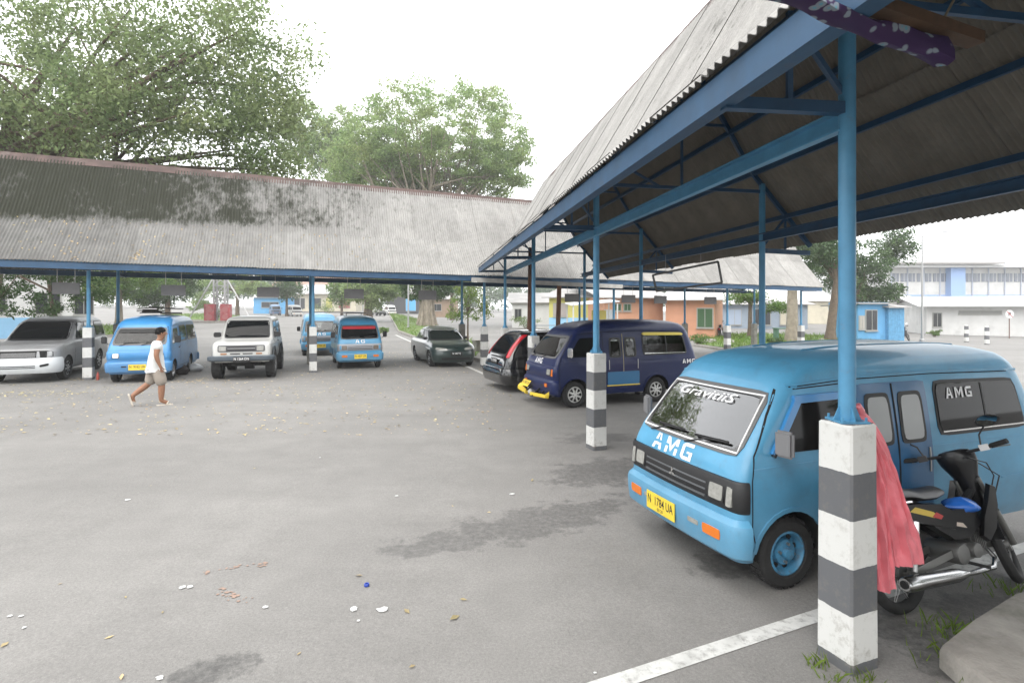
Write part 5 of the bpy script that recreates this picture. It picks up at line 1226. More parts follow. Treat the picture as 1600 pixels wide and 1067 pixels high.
# ------------------------------------------------------------------ red rain trousers hung on the first post
def rain_trousers():
    mb = MB(); RD = mat('red_pvc', (.64, .17, .2), .42, var=.12, vscale=6, bump=.15, bscale=9)
    top = Vector((2.10, 3.33, 1.475)); g = gz(2.1, 3.3)
    for leg, (bt, zb, w0, w1, ph) in enumerate(((Vector((2.45, 3.42, 0)), .50, .03, .125, 0.), (Vector((2.29, 3.36, 0)), .375, .028, .075, 1.7))):
        rings = []
        for j in range(46):
            t = j/45; p = top.lerp(Vector((bt.x, bt.y, zb)), t); p.x = top.x + (bt.x-top.x)*(t**.62 if leg == 0 else t**.45)
            w = w0 + (w1-w0)*min(1, t*1.15)**.8; d = .018 + .022*t; ring = []
            for k in range(56):
                a = 2*math.pi*k/56; f = 1 + .22*math.sin(3*a+ph+t*5) + .14*math.sin(5*a - t*7 + ph); q = math.cos(a)
                fold = (.010*math.sin(q*9 + t*3 + ph) + .007*math.sin(q*17 - t*6 + ph*2) + .004*math.sin(q*5 + t*31) + .003*math.sin(q*11 - t*47))*min(1, t*3)
                ring.append((p.x + q*w*(1 + .06*math.sin(9*t+a*2)), p.y + math.sin(a)*d*f + fold, p.z + .008*math.sin(a*3+t*10)))
            rings.append(ring)
        mb.loft(rings)
    mb.tube([top + Vector((-.04, .0, .02)), top + Vector((0, -.03, .03)), top + Vector((.03, .0, -.01))], [.012, .022, .03], 8)
    o = mb.build('rain_trousers', RD, smooth=60); tag(o, 'red plastic rain trousers hanging from the post beside the motorbike', 'trousers')
rain_trousers()

# ------------------------------------------------------------------ people
def skin_mesh(verts, edges, rad, sub=2, name='body'):
    me = bpy.data.meshes.new(name); me.from_pydata(verts, edges, []); o = bpy.data.objects.new(name, me); COL.objects.link(o)
    sk = o.modifiers.new('s', 'SKIN'); sk.use_smooth_shade = True; sk.branch_smoothing = .6
    for i, r_ in enumerate(rad):
        me.skin_vertices[0].data[i].radius = r_ if isinstance(r_, tuple) else (r_, r_)
    me.skin_vertices[0].data[0].use_root = True
    ss = o.modifiers.new('u', 'SUBSURF'); ss.levels = ss.render_levels = sub
    bpy.context.view_layer.update(); dg = bpy.context.evaluated_depsgraph_get(); m2 = bpy.data.meshes.new_from_object(o.evaluated_get(dg)); bpy.data.objects.remove(o, do_unlink=True)
    m2.polygons.foreach_set('use_smooth', [True]*len(m2.polygons)); return m2
def person(J, shirt, shorts, hair, feet, label, P, heading, sandal=None):
    root = empty('person', P, math.atan2(heading[1], heading[0]), label, 'person')
    V = []; E = []; Rr = []; idx = {}
    def v(n, co, r_): idx[n] = len(V); V.append(tuple(co)); Rr.append(r_)
    def e(a, b): E.append((idx[a], idx[b]))
    v('pel', J['pel'], (.135, .11)); v('spi', J['spi'], (.125, .10)); v('che', J['che'], (.14, .10)); v('nek', J['nek'], .052); v('jaw', J['jaw'], .072); v('hed', J['hed'], (.09, .10)); v('cro', J['cro'], .075)
    for a, b in (('pel', 'spi'), ('spi', 'che'), ('che', 'nek'), ('nek', 'jaw'), ('jaw', 'hed'), ('hed', 'cro')): e(a, b)
    for s in 'lr':
        v('sh'+s, J['sh'+s], .066); v('el'+s, J['el'+s], .05); v('wr'+s, J['wr'+s], .036); e('che', 'sh'+s); e('sh'+s, 'el'+s); e('el'+s, 'wr'+s)
        w = Vector(J['wr'+s]); d = (w - Vector(J['el'+s])).normalized(); pm = w + d*.05; v('pa'+s, pm, (.034, .018)); e('wr'+s, 'pa'+s)
        for k, (off, ln) in enumerate(((-.027, .06), (-.009, .072), (.009, .068), (.027, .052))):
            q = pm + d*.035 + Vector((off, 0, 0)); v(f'f{k}{s}', q, .009); v(f'g{k}{s}', q + d*ln*.6 + Vector((.008, 0, 0)), .008); e('pa'+s, f'f{k}{s}'); e(f'f{k}{s}', f'g{k}{s}')
        v('th'+s, w + d*.03 + Vector((.035, 0, 0)), .01); v('tt'+s, w + d*.075 + Vector((.05, 0, 0)), .009); e('wr'+s, 'th'+s); e('th'+s, 'tt'+s)
        v('hi'+s, J['hi'+s], .085); v('kn'+s, J['kn'+s], .066); v('ca'+s, Vector(J['kn'+s]).lerp(Vector(J['an'+s]), .3), .07); v('an'+s, J['an'+s], .046); v('to'+s, J['to'+s], (.038, .022))
        e('pel', 'hi'+s); e('hi'+s, 'kn'+s); e('kn'+s, 'ca'+s); e('ca'+s, 'an'+s); e('an'+s, 'to'+s)
    bo = inst('body', skin_mesh(V, E, Rr), root); bo.data.materials.append(M_SKIN)
    # shirt with short sleeves
    V2 = [J['pel'], J['spi'], J['che'], J['shl'], J['shr'], Vector(J['shl']).lerp(Vector(J['ell']), .62), Vector(J['shr']).lerp(Vector(J['elr']), .62), Vector(J['nek']) - Vector((0, 0, .035)), Vector(J['pel']) - Vector((0, 0, .1))]
    sm = skin_mesh([tuple(x) for x in V2], [(8, 0), (0, 1), (1, 2), (2, 3), (2, 4), (3, 5), (4, 6), (2, 7)], [(.18, .155), (.185, .155), (.21, .165), .105, .105, .10, .10, .07, (.175, .15)])
    s_ = inst('shirt', sm, root); s_.data.materials.append(shirt)
    V3 = [Vector(J['pel']) + Vector((0, 0, .04)), J['pel'], J['hil'], J['hir'], Vector(J['hil']).lerp(Vector(J['knl']), 1.18), Vector(J['hir']).lerp(Vector(J['knr']), 1.18)]
    sm = skin_mesh([tuple(x) for x in V3], [(0, 1), (1, 2), (1, 3), (2, 4), (3, 5)], [(.155, .135), (.165, .145), .135, .135, .115, .115]); s_ = inst('shorts', sm, root); s_.data.materials.append(shorts)
    # hair: cap over the back and top of the skull
    mb = MB(); c = Vector(J['hed']); rings = []
    for i in range(8):
        ph = i/7*R(118); rings.append([(c.x - .014 + math.sin(ph)*.108*math.cos(a) * (1 if math.cos(a) < 0.1 else .84), c.y + math.sin(ph)*.096*math.sin(a), c.z + .03 + math.cos(ph)*.105 + (.035 if math.cos(a) > .2 and ph > 1.2 else 0)) for a in np.linspace(0, 2*math.pi, 18, endpoint=False)])
    rings[0] = [(p[0]*.999, p[1], p[2]) for p in rings[0]]
    mb.loft(rings).build('hair', mat('black_hair', (.006, .005, .005), .8, spec=.15, bump=.6, bscale=60), root, smooth=70)
    fm = MB(); fm.tube([c + Vector((.085, 0, .01)), c + Vector((.108, 0, -.022)), c + Vector((.09, 0, -.03))], [.008, .014, .01], 8)
    for s in (-1, 1): fm.tube([c + Vector((-.005, s*.082, .012)), c + Vector((-.012, s*.096, .0)), c + Vector((-.003, s*.083, -.03))], [.01, .014, .008], 6)
    fm.build('nose_and_ears', M_SKIN, root, smooth=70)
    em = MB()
    for s in (-1, 1): em.lathe([(.001, .004), (.009, .0)], 8, 'x', (c.x + .083, c.y + s*.032, c.z + .012))
    em.bar((c.x + .085, c.y - .022, c.z - .055), (c.x + .085, c.y + .022, c.z - .055), .008, .006); em.build('eyes_and_mouth', mat('dark_eye', (.03, .015, .012), .4), root, smooth=0)
    for s in 'lr':
        if sandal is None: break
        a = Vector(J['an'+s]); t = Vector(J['to'+s]); d = (t - a); f = Vector((d.x, 0, d.z)).normalized() if abs(d.z) > .08 else Vector((1, 0, 0)); u = Vector((-f.z, 0, f.x))
        if u.z < 0 and abs(d.z) <= .08: u = -u
        ce = t - u*.028 - f*.06; mb = MB(); pts = []
        for (q, w) in ((-.15, .03), (-.12, .042), (0, .042), (.09, .052), (.13, .035), (.145, .015)): pts.append((q, w))
        loop = [ce + f*q + Vector((0, w, 0)) for q, w in pts] + [ce + f*q - Vector((0, w, 0)) for q, w in pts[::-1]]
        mb.poly(loop, .028, -u if u.z > 0 else u); mb.tube([ce + f*.02 + Vector((0, .05, 0)), t + u*.03, ce + f*.02 - Vector((0, .05, 0))], .012, 6); mb.build('sandal', sandal, root, smooth=0)
    return root
JW_SC = 1
Jw = dict(pel=(0, 0, .87), spi=(.01, 0, 1.03), che=(.035, 0, 1.22), nek=(.07, 0, 1.375), jaw=(.10, 0, 1.43), hed=(.105, 0, 1.50), cro=(.10, 0, 1.56),
          shl=(.03, .165, 1.29), ell=(.02, .215, 1.04), wrl=(.11, .21, .83), shr=(.03, -.165, 1.29), elr=(-.01, -.215, 1.04), wrr=(.06, -.22, .82),
          hir=(.0, -.09, .83), knr=(.10, -.09, .46), anr=(.09, -.09, .095), tor=(.22, -.09, .045),
          hil=(.0, .09, .83), knl=(-.09, .09, .47), anl=(-.40, .09, .22), tol=(-.36, .09, .08))
pp = at(243, 632.5)
person(Jw, mat('white_tshirt', (.55, .56, .55), .85, var=.06, vscale=9, bump=.4, bscale=9), mat('khaki_shorts', (.27, .235, .2), .9, var=.1, vscale=8, bump=.3, bscale=10), None, None,
       'person in white t-shirt and khaki shorts walking across the yard with eyes lowered', (pp.x, pp.y, pp.z - .005), (.78, .62), mat('cream_clog', (.5, .45, .38), .7))
Js = dict(pel=(0, 0, .50), spi=(.01, 0, .67), che=(.05, 0, .86), nek=(.09, 0, 1.0), jaw=(.12, 0, 1.06), hed=(.125, 0, 1.13), cro=(.12, 0, 1.19), shl=(.05, .165, .92), ell=(.12, .2, .68), wrl=(.32, .16, .6), shr=(.05, -.165, .92), elr=(.12, -.2, .68), wrr=(.32, -.16, .6),
          hil=(.02, .09, .49), knl=(.42, .12, .5), anl=(.42, .12, .09), tol=(.55, .12, .04), hir=(.02, -.09, .49), knr=(.42, -.12, .5), anr=(.42, -.12, .09), tor=(.55, -.12, .04))
ps = at(885, 510, D=33)
person(Js, mat('pale_pink_shirt', (.5, .42, .42), .85), mat('dark_trousers', (.04, .04, .05), .9), None, None, 'person in pale shirt seated on a stool at the white-roofed stall', (ps.x, ps.y, gz(ps.x, ps.y)), (-.9, -.4))
mb = MB(); mb.lathe([(.16, .36), (.16, .40)], 14, 'z');
for a in range(4): mb.tube([(math.cos(a*1.57)*.13, math.sin(a*1.57)*.13, .37), (math.cos(a*1.57)*.17, math.sin(a*1.57)*.17, 0)], .015, 6)
o = mb.build('stool', M_WOOD); o.location = (ps.x, ps.y, gz(ps.x, ps.y)); tag(o, 'low wooden stool under the seated person at the stall', 'stool')
# ------------------------------------------------------------------ trees
def leaf_mat(name, col, tl=.35, rng=.35):
    m = bpy.data.materials.new(name); m.use_nodes = True; n = m.node_tree; L = n.links; p = n.nodes['Principled BSDF']; out = n.nodes['Material Output']
    g = N_(n, 'ShaderNodeNewGeometry'); r = N_(n, 'ShaderNodeMapRange'); L.new(g.outputs['Random Per Island'], r.inputs[0]); r.inputs[3].default_value = 1-rng; r.inputs[4].default_value = 1+rng
    nz = N_(n, 'ShaderNodeTexNoise'); nz.inputs['Scale'].default_value = .5; nz.inputs['Detail'].default_value = 3; L.new(g.outputs['Position'], nz.inputs['Vector'])
    hs = N_(n, 'ShaderNodeHueSaturation'); hs.inputs['Color'].default_value = (*col, 1); L.new(r.outputs[0], hs.inputs['Value'])
    r2 = N_(n, 'ShaderNodeMapRange'); L.new(nz.outputs[0], r2.inputs[0]); r2.inputs[1].default_value = .3; r2.inputs[2].default_value = .7; r2.inputs[3].default_value = .48; r2.inputs[4].default_value = .525; L.new(r2.outputs[0], hs.inputs['Hue'])
    L.new(hs.outputs[0], p.inputs['Base Color']); p.inputs['Roughness'].default_value = .55; p.inputs['Specular IOR Level'].default_value = .3
    t = N_(n, 'ShaderNodeBsdfTranslucent'); L.new(hs.outputs[0], t.inputs['Color']); mxs = N_(n, 'ShaderNodeMixShader'); mxs.inputs[0].default_value = tl
    L.new(p.outputs[0], mxs.inputs[1]); L.new(t.outputs[0], mxs.inputs[2]); L.new(mxs.outputs[0], out.inputs['Surface']); return m
LM = dict(fig=leaf_mat('fig_leaf', (.195, .245, .11), .62), rain=leaf_mat('feathery_leaf', (.235, .305, .125), .64), dark=leaf_mat('dark_leaf', (.06, .105, .035)), bright=leaf_mat('bright_leaf', (.12, .19, .045), .4), mango=leaf_mat('mango_leaf', (.14, .20, .05), .4),
          dry=leaf_mat('dry_leaf', (.46, .37, .2), .1, .5), far=leaf_mat('far_leaf', (.07, .11, .05)), grass=leaf_mat('grass_blade', (.12, .19, .03), .4))
def leaves(name, C, Rad, per, size, m, parent=None, seed=0, flat=.7, droop=0., aspect=.5, kind=None):
    """C clump centres (n,3), Rad clump radii; many small leaf quads in ONE mesh"""
    g = np.random.default_rng(seed); C = np.asarray(C, float); n = len(C)*per
    ci = np.repeat(np.arange(len(C)), per); d = g.normal(size=(n, 3)); d /= np.linalg.norm(d, axis=1)[:, None]
    rr = np.cbrt(g.random(n))*.55 + .45*g.random(n); R_ = np.asarray(Rad, float)
    R_ = np.repeat(R_, per) if R_.ndim else np.full(n, float(R_))
    P = C[ci] + d*(rr*R_)[:, None]*np.array([1, 1, flat]); P[:, 2] -= droop*g.random(n)*R_
    a = g.normal(size=(n, 3)); a[:, 2] -= .3; a /= np.linalg.norm(a, axis=1)[:, None]; b = g.normal(size=(n, 3)); b[:, 2] *= .6; b -= a*(a*b).sum(1)[:, None]; b /= np.linalg.norm(b, axis=1)[:, None]
    s = size*(.65 + .7*g.random(n)); A_ = a*s[:, None]; B_ = b*(s*aspect)[:, None]
    V = np.empty((n, 4, 3)); V[:, 0] = P - A_*.5; V[:, 1] = P + B_*.5; V[:, 2] = P + A_*.5; V[:, 3] = P - B_*.5
    me = bpy.data.meshes.new(name); me.vertices.add(n*4); me.vertices.foreach_set('co', V.reshape(-1)); me.loops.add(n*4); me.loops.foreach_set('vertex_index', np.arange(n*4, dtype=np.int32))
    me.polygons.add(n); me.polygons.foreach_set('loop_start', np.arange(0, n*4, 4, dtype=np.int32)); me.polygons.foreach_set('loop_total', np.full(n, 4, dtype=np.int32)); me.update(); me.validate()
    me.materials.append(m); o = bpy.data.objects.new(name, me); COL.objects.link(o)
    if parent is not None: o.parent = parent
    if kind: o['kind'] = kind
    return o
def tree(name, base, trunk_h, trunk_r, blobs, nclump, crad, per, size, lm, label, seed, bark=M_BARK, shell=.5, lean=(0, 0), limbs=14, flat=.7, droop=.3, aspect=.5, group='trees round the yard'):
    """blobs: (centre, (rx,ry,rz), weight) ellipsoids that make up the crown"""
    g = np.random.default_rng(seed); root = empty(name, base, 0, label, 'tree', group); base = Vector(base); C = []
    wt = np.array([b[2] for b in blobs]); wt = wt/wt.sum()
    for _ in range(nclump):
        c, r_, _w = blobs[g.choice(len(blobs), p=wt)]; d = g.normal(size=3); d /= np.linalg.norm(d); q = shell + (1-shell)*g.random(); q = q if g.random() < .75 else g.random()
        C.append([c[0]+d[0]*r_[0]*q - base.x, c[1]+d[1]*r_[1]*q - base.y, c[2]+d[2]*r_[2]*q - base.z])
    C = np.array(C); fork = Vector((lean[0], lean[1], trunk_h)); mb = MB()
    mb.tube([(0, 0, -.2), (lean[0]*.1, lean[1]*.1, trunk_h*.15), (lean[0]*.5, lean[1]*.5, trunk_h*.6), fork], [trunk_r*1.6, trunk_r*1.1, trunk_r*.9, trunk_r*.8], 12)
    pick = g.choice(len(C), min(limbs, len(C)), replace=False)
    for k, i in enumerate(pick):
        e = Vector(C[i]); L_ = (e - fork).length; mid = fork.lerp(e, .45) + Vector((g.normal()*.06*L_, g.normal()*.06*L_, .08*L_)); r0_ = trunk_r*(.5 if k < 5 else .3)
        mb.tube([fork - Vector((0, 0, trunk_h*.08)), fork.lerp(mid, .5) + Vector((0, 0, .02*L_)), mid, mid.lerp(e, .6), e], [r0_, r0_*.8, r0_*.55, r0_*.3, .02], 7)
        for _ in range(3):
            e2 = Vector(C[g.integers(len(C))])
            if (e2 - mid).length < L_*.6: mb.tube([mid, mid.lerp(e2, .5) + Vector((0, 0, .03*L_)), e2], [r0_*.4, r0_*.25, .015], 5)
    mb.build('trunk', bark, root, smooth=60)
    leaves('crown', C, crad*(.7+.6*g.random(len(C))), per, size, lm, root, seed+1, flat, droop, aspect); return root
# big fig over the left end of the back shelter
fb = Vector((-22.5, 22.5, .2))
tree('fig_tree', fb, 6.0, .75, [((-19, 22, 12.5), (6.5, 5.5, 4.6), 3), ((-12.6, 22.5, 12.0), (4.4, 4.5, 4.6), 2.2), ((-15, 20, 9.3), (4.6, 3, 1.7), .9), ((-10.4, 23, 9.6), (2.2, 3, 3.4), 1.2), ((-21, 19.5, 9.0), (4, 3, 2.0), .8)],
     950, .9, 66, .18, LM['fig'], 'huge spreading fig tree overhanging the mossy end of the back shelter', 11, shell=.4, limbs=24, lean=(1.2, 0), droop=.5)
hb_ = [(-20.6 + 4.6*random.random(), 20.6 + 1.8*random.random(), 1.9 + 2.6*random.random()**.8) for _ in range(95)]
r = empty('fig_sapling', (-18.2, 21.5, .15), 0, 'dark hanging fig branch behind the silver people carrier', 'tree', 'trees round the yard')
leaves('crown', [(c[0]+18.2, c[1]-21.5, c[2]-.15) for c in hb_], .4, 80, .12, LM['dark'], r, 5); mb = MB(); mb.tube([(0, 0, -.1), (.1, 0, 1.6), (-.2, 0, 3.4)], [.09, .07, .04], 8)
for c in hb_[:14]: mb.tube([(.0, 0, 2.6), ((c[0]+18.2)*.6, (c[1]-21.5)*.6, 3.2), (c[0]+18.2, c[1]-21.5, c[2]-.15)], [.04, .025, .01], 5)
mb.build('trunk', M_BARK, r)
# umbrella-shaped tree behind the shelter; its fluted trunk stands on the island
b = at(667, 514); b = Vector((b.x, b.y, gz(b.x, b.y)))
D_ = b.y
def cz(px, py, D): return tuple(at(px, py, D=D))
def blob(px, py, rx, rz, D, w, ry=None): return (cz(px, py, D), (rx*D/F, (ry or rx)*D/F, rz*D/F), w)
tree('rain_tree', b, 6.5, .62, [blob(688, 218, 150, 84, D_, 4), blob(600, 255, 95, 52, D_, 1.8), blob(772, 262, 66, 52, D_, 1.2)], 1250, .9, 62, .3, LM['rain'], 'umbrella-shaped pale green tree with fluted trunk on the island', 21, M_BARKP, shell=.6, limbs=70, flat=.42, droop=.2, aspect=.35)
leaves('vine_skirt', [cz(630 + 75*random.random(), 440 + 26*random.random(), D_ - 1 + 2*random.random()) for _ in range(70)], .55, 45, .3, LM['dark'], None, 9)
o = bpy.data.objects['vine_skirt']; tag(o, 'dark climbing leaves hanging round the fluted tree trunk', 'creeper')
mb = MB()
for k in range(9):
    a = k*.7; mb.tube([(b.x+math.cos(a)*.95, b.y+math.sin(a)*.95, b.z-.1), (b.x+math.cos(a)*.62, b.y+math.sin(a)*.62, b.z+1.4), (b.x+math.cos(a)*.5, b.y+math.sin(a)*.5, b.z+5)], [.22, .16, .1], 7)
o = mb.build('aerial_roots', M_BARKP); tag(o, 'pale buttress roots clasping the fluted trunk', 'roots')
# others
tree('tall_tree', at(575, 495, D=66), 7, .4, [blob(520, 225, 48, 62, 66, 2.4), blob(560, 262, 46, 44, 66, 1.2), blob(470, 205, 40, 60, 66, 1.3), blob(575, 455, 42, 30, 66, 1.1), blob(610, 450, 30, 18, 66, .6)], 480, .9, 80, .32, LM['rain'], 'tall leafy tree rising between the fig and the umbrella tree', 31, shell=.4, limbs=24)
tree('street_tree', at(186, 508, D=44), 3.2, .25, [blob(165, 445, 60, 26, 44, 2), blob(225, 430, 60, 30, 44, 1.6)], 170, .6, 75, .2, LM['bright'], 'leafy street tree with a bare pale trunk behind the mid-blue minibus', 41, M_BARKP, shell=.3)
tree('street_tree', at(262, 500, D=56), 3, .25, [blob(262, 440, 55, 36, 56, 2), blob(235, 465, 34, 22, 56, 1)], 190, .7, 70, .24, LM['dark'], 'dense dark green tree behind the loaded minibus roof', 42, shell=.3)
tree('street_tree', at(371, 498, D=80), 4, .28, [blob(330, 440, 45, 22, 80, 1.2), blob(390, 445, 40, 20, 80, 1.2), blob(310, 470, 26, 14, 80, .6)], 180, .75, 70, .28, LM['rain'], 'feathery pale tree beside the lattice mast', 43, shell=.3, flat=.35, aspect=.35)
tree('street_tree', at(706, 500, D=75), 4, .25, [blob(707, 440, 26, 26, 75, 1.5)], 70, .8, 60, .3, LM['far'], 'slim tree beyond the far road behind the mango sapling', 44, shell=.2)
tree('street_tree', at(448, 494, D=84), 3, .2, [blob(448, 452, 26, 18, 84, 1)], 70, .9, 60, .34, LM['dark'], 'dark tree between the distant blue kiosk and the shops', 50, shell=.2)
tree('street_tree', at(534, 494, D=86), 3, .2, [blob(534, 455, 24, 20, 86, 1)], 70, .9, 60, .34, LM['bright'], 'bright tree before the distant red shop front', 51, shell=.2)
mg = at(731, 545); mg = Vector((mg.x, mg.y, gz(mg.x, mg.y)+.1))
tree('mango_sapling', mg, 1.7, .045, [blob(735, 460, 32, 26, mg.y, 2), blob(718, 487, 22, 12, mg.y, 1), blob(752, 482, 24, 18, mg.y, 1)], 60, .26, 26, .2, LM['mango'], 'young mango tree with long drooping leaves beside the blue posts', 45, shell=.2, limbs=16, droop=1.1, aspect=.24)
tree('yard_tree', at(1335, 540, D=47), 3.5, .35, [blob(1330, 415, 60, 42, 47, 2), blob(1290, 400, 40, 40, 47, 1), blob(1400, 385, 34, 26, 47, .8), blob(1360, 460, 52, 22, 47, .9)], 260, .75, 75, .24, LM['dark'], 'broad dark tree standing behind the blue kiosk', 46, shell=.35)
tree('yard_tree', at(1238, 528, D=34), 5.5, .3, [blob(1243, 372, 52, 30, 34, 1)], 80, .7, 60, .2, LM['far'], 'pale straight-trunked tree rising through the end of the back shelter', 47, M_BARKP, shell=.3)
tree('yard_tree', at(1297, 530, D=36), 4, .26, [blob(1280, 385, 34, 34, 36, 1)], 70, .65, 60, .2, LM['dark'], 'leaning brown-trunked tree at the end of the back shelter', 48, M_BARK, shell=.3, lean=(.5, 0))
tree('yard_tree', at(1172, 520, D=38), 2.2, .14, [blob(1165, 462, 38, 10, 38, 1), blob(1210, 478, 26, 8, 38, .6)], 60, .5, 60, .16, LM['bright'], 'small bright-leaved tree on the verge behind the striped pillars', 49, shell=.2)
# wooded hill far behind: one mass
g = np.random.default_rng(5); CC = []
for _ in range(1500):
    x = g.uniform(-200, 210); y = g.uniform(165, 215); CC.append((x, y, 1 + (y-150)*.13*g.random()**.5 + 7*g.random() + (6 if x < -20 else 0)*g.random()))
o = leaves('far_wood', CC, 3.2, 42, 1.2, LM['far'], None, 77); tag(o, 'far wooded slope beyond the roofs', None, kind='stuff')
# shrubs and weeds
def shrub(name, P, r_, n, lm, label, seed, size=.12, asp=.4):
    g = np.random.default_rng(seed); root = empty(name, P, 0, label, 'shrub', 'shrubs and weeds'); C = [(g.normal()*r_*.45, g.normal()*r_*.45, r_*(.35+.7*g.random())) for _ in range(n)]
    leaves('foliage', C, r_*.38, 45, size, lm, root, seed, aspect=asp); mb = MB()
    for c in C[:6]: mb.tube([(0, 0, -.05), (c[0]*.5, c[1]*.5, c[2]*.6), c], [.02, .014, .006], 5)
    mb.build('stems', M_BARK, root); return root
for i, (px, py, D, r_, k, lb) in enumerate(((505, 492, 90, 2.2, 'mango', 'rounded pale shrub in front of the far brick house'), (820, 500, 52, 1.0, 'bright', 'leafy shrub beside the white hut'), (600, 517, 40, .5, 'bright', 'small shrub at the tip of the island'),
     (1090, 538, 32, .6, 'bright', 'weedy clump on the verge behind the navy minibus'), (1210, 548, 28, .6, 'dark', 'low dark shrub on the verge between striped pillars'), (1292, 548, 29, .5, 'bright', 'green weed clump by the blue kiosk corner'), (340, 497, 70, 1.2, 'dark', 'dark shrubs round the foot of the lattice mast'), (1460, 523, 46, .5, 'bright', 'weeds at the foot of the white wall'))):
    p = at(px, py, D=D); shrub('shrub', (p.x, p.y, gz(p.x, p.y)), r_, 16, LM[k], lb, 60+i, .09 + r_*.06)
def grass(name, polys, n, h, label, seed=3):
    g = np.random.default_rng(seed); V = []; 
    for poly, cnt in zip(polys, n):
        xs = [p.x for p in poly]; ys = [p.y for p in poly]; k = 0
        while k < cnt:
            x = g.uniform(min(xs), max(xs)); y = g.uniform(min(ys), max(ys)); ins = False; j = len(poly)-1
            for i in range(len(poly)):
                if (poly[i].y > y) != (poly[j].y > y) and x < (poly[j].x-poly[i].x)*(y-poly[i].y)/(poly[j].y-poly[i].y)+poly[i].x: ins = not ins
                j = i
            if not ins: continue
            k += 1; z = gz(x, y)+.14; hh = h*(.5+g.random()); a = g.uniform(0, 6.28); w = .012+.01*g.random(); dx, dy = math.cos(a), math.sin(a); lx, ly = g.normal()*hh*.4, g.normal()*hh*.4
            V.append([(x-dx*w, y-dy*w, z), (x+dx*w, y+dy*w, z), (x+lx*.4+dx*w*.7, y+ly*.4+dy*w*.7, z+hh*.6), (x+lx, y+ly, z+hh)])
    V = np.array(V); m_ = len(V); me = bpy.data.meshes.new(name); me.from_pydata(V.reshape(-1, 3).tolist(), [], [(4*i, 4*i+1, 4*i+2, 4*i+3) for i in range(m_)]); me.materials.append(LM['grass']); o = bpy.data.objects.new(name, me); COL.objects.link(o); tag(o, label, None, kind='stuff')
grass('grass', [I1, I2, I3, I4], [5000, 5000, 1200, 1800], .2, 'rough grass growing on the planted verges')
mb = MB(); V = []; rg = random.Random(4)
for (cx, cy, cnt, sp, hh) in [(at(1478, 985).x, at(1478, 985).y, 60, .10, .10), (at(1500, 1035).x, at(1500, 1035).y, 50, .12, .09), (2.56, 3.0, 40, .08, .08), (at(1590, 925).x, at(1590, 925).y, 60, .12, .1), (at(1278, 1040).x, at(1278, 1040).y, 26, .04, .09), (at(1345, 1062).x, at(1345, 1062).y, 24, .04, .07), (at(1300, 1060).x, at(1300, 1060).y, 20, .04, .06)]:
    for _ in range(cnt):
        x = cx + rg.gauss(0, sp); y = cy + rg.gauss(0, sp*.6); z = gz(x, y); h = hh*rg.uniform(.4, 1.2); a = rg.uniform(0, 6.3); w = .004; lx, ly = rg.gauss(0, .4)*h, rg.gauss(0, .4)*h
        mb.add([(x-math.cos(a)*w, y-math.sin(a)*w, z), (x+math.cos(a)*w, y+math.sin(a)*w, z), (x+lx*.4, y+ly*.4, z+h*.6), (x+lx, y+ly, z+h)], [(0, 1, 2, 3)])
o = mb.build('weeds', LM['grass'], smooth=0); tag(o, 'tufts of grass in the cracks by the kerb and pillar', None, kind='stuff')

# fallen leaves and litter
def scatter(name, pts, size, m, label, asp=.6):
    mb = MB(); rg = random.Random(9)
    for (x, y, dz) in pts:
        z = gz(x, y)+.006+dz; a = rg.uniform(0, 6.28); s = size*rg.uniform(.5, 1.4); c, d = math.cos(a)*s, math.sin(a)*s; q = .35*asp; li = rg.uniform(.0, .35)*s
        mb.add([(x-c, y-d, z), (x+d*q*2, y-c*q*2, z+li), (x+c, y+d, z+li*.6), (x-d*q*2, y+c*q*2, z+li*.3)], [(0, 1, 2, 3)])
    o = mb.build(name, m, smooth=0); tag(o, label, None, kind='stuff')
rg = random.Random(21); pts = []
for _ in range(2000):
    px = rg.uniform(-100, 800); py = rg.choice((rg.gauss(600, 22), rg.uniform(560, 680))); 
    if py < 545: continue
    p = at(px, py); pts.append((p.x, p.y, 0))
for _ in range(1500):
    p = at(rg.uniform(430, 760), rg.triangular(522, 590, 545)); pts.append((p.x, p.y, 0))
for (px, py, n_, s_) in ((95, 615, 60, .5), (125, 592, 70, .35), (300, 595, 80, .4), (15, 615, 50, .4), (650, 640, 25, .6)):
    c = at(px, py)
    for _ in range(n_): pts.append((c.x+rg.gauss(0, s_), c.y+rg.gauss(0, s_*.6), 0))
for _ in range(18):
    p = at(rg.uniform(0, 1000), rg.uniform(650, 1060)); pts.append((p.x, p.y, 0))
scatter('fallen_leaves', pts, .033, LM['dry'], 'dry yellow leaves scattered over the asphalt')
mb = MB(); pl_ = []; rl = random.Random(2)
for _ in range(600):
    u = rl.uniform(-15.5, 5)**1; v = rl.uniform(.03, 1.1) if rl.random() < .9 else 1.13
    if rl.random() < max(0, (u+4)/10): continue
    p = be + B*u + N*v; z = 3.2 + v*1.28/1.15 - .0105*p.x + .035; pl_.append((p, z))
for (uu, vv, n_, s_) in ((-13.2, .35, 160, .45), (-9.3, .2, 60, .25), (-4.6, .25, 30, .2), (-10.9, .15, 40, .2)):
    for _ in range(n_):
        v = max(.03, vv + rl.gauss(0, .08)); p = be + B*(uu + rl.gauss(0, s_)) + N*v; pl_.append((p, 3.2 + v*1.28/1.15 - .0105*p.x + .035))
for p, z in pl_:
    a = rl.uniform(0, 6.28); s = .04*rl.uniform(.5, 1.3); d1 = B*math.cos(a) + (N + Vector((0, 0, 1.11)))*.67*math.sin(a); d2 = -B*math.sin(a) + (N + Vector((0, 0, 1.11)))*.67*math.cos(a); c = Vector((p.x, p.y, z))
    mb.add([c-d1*s, c+d2*s*.45, c+d1*s, c-d2*s*.45], [(0, 1, 2, 3)])
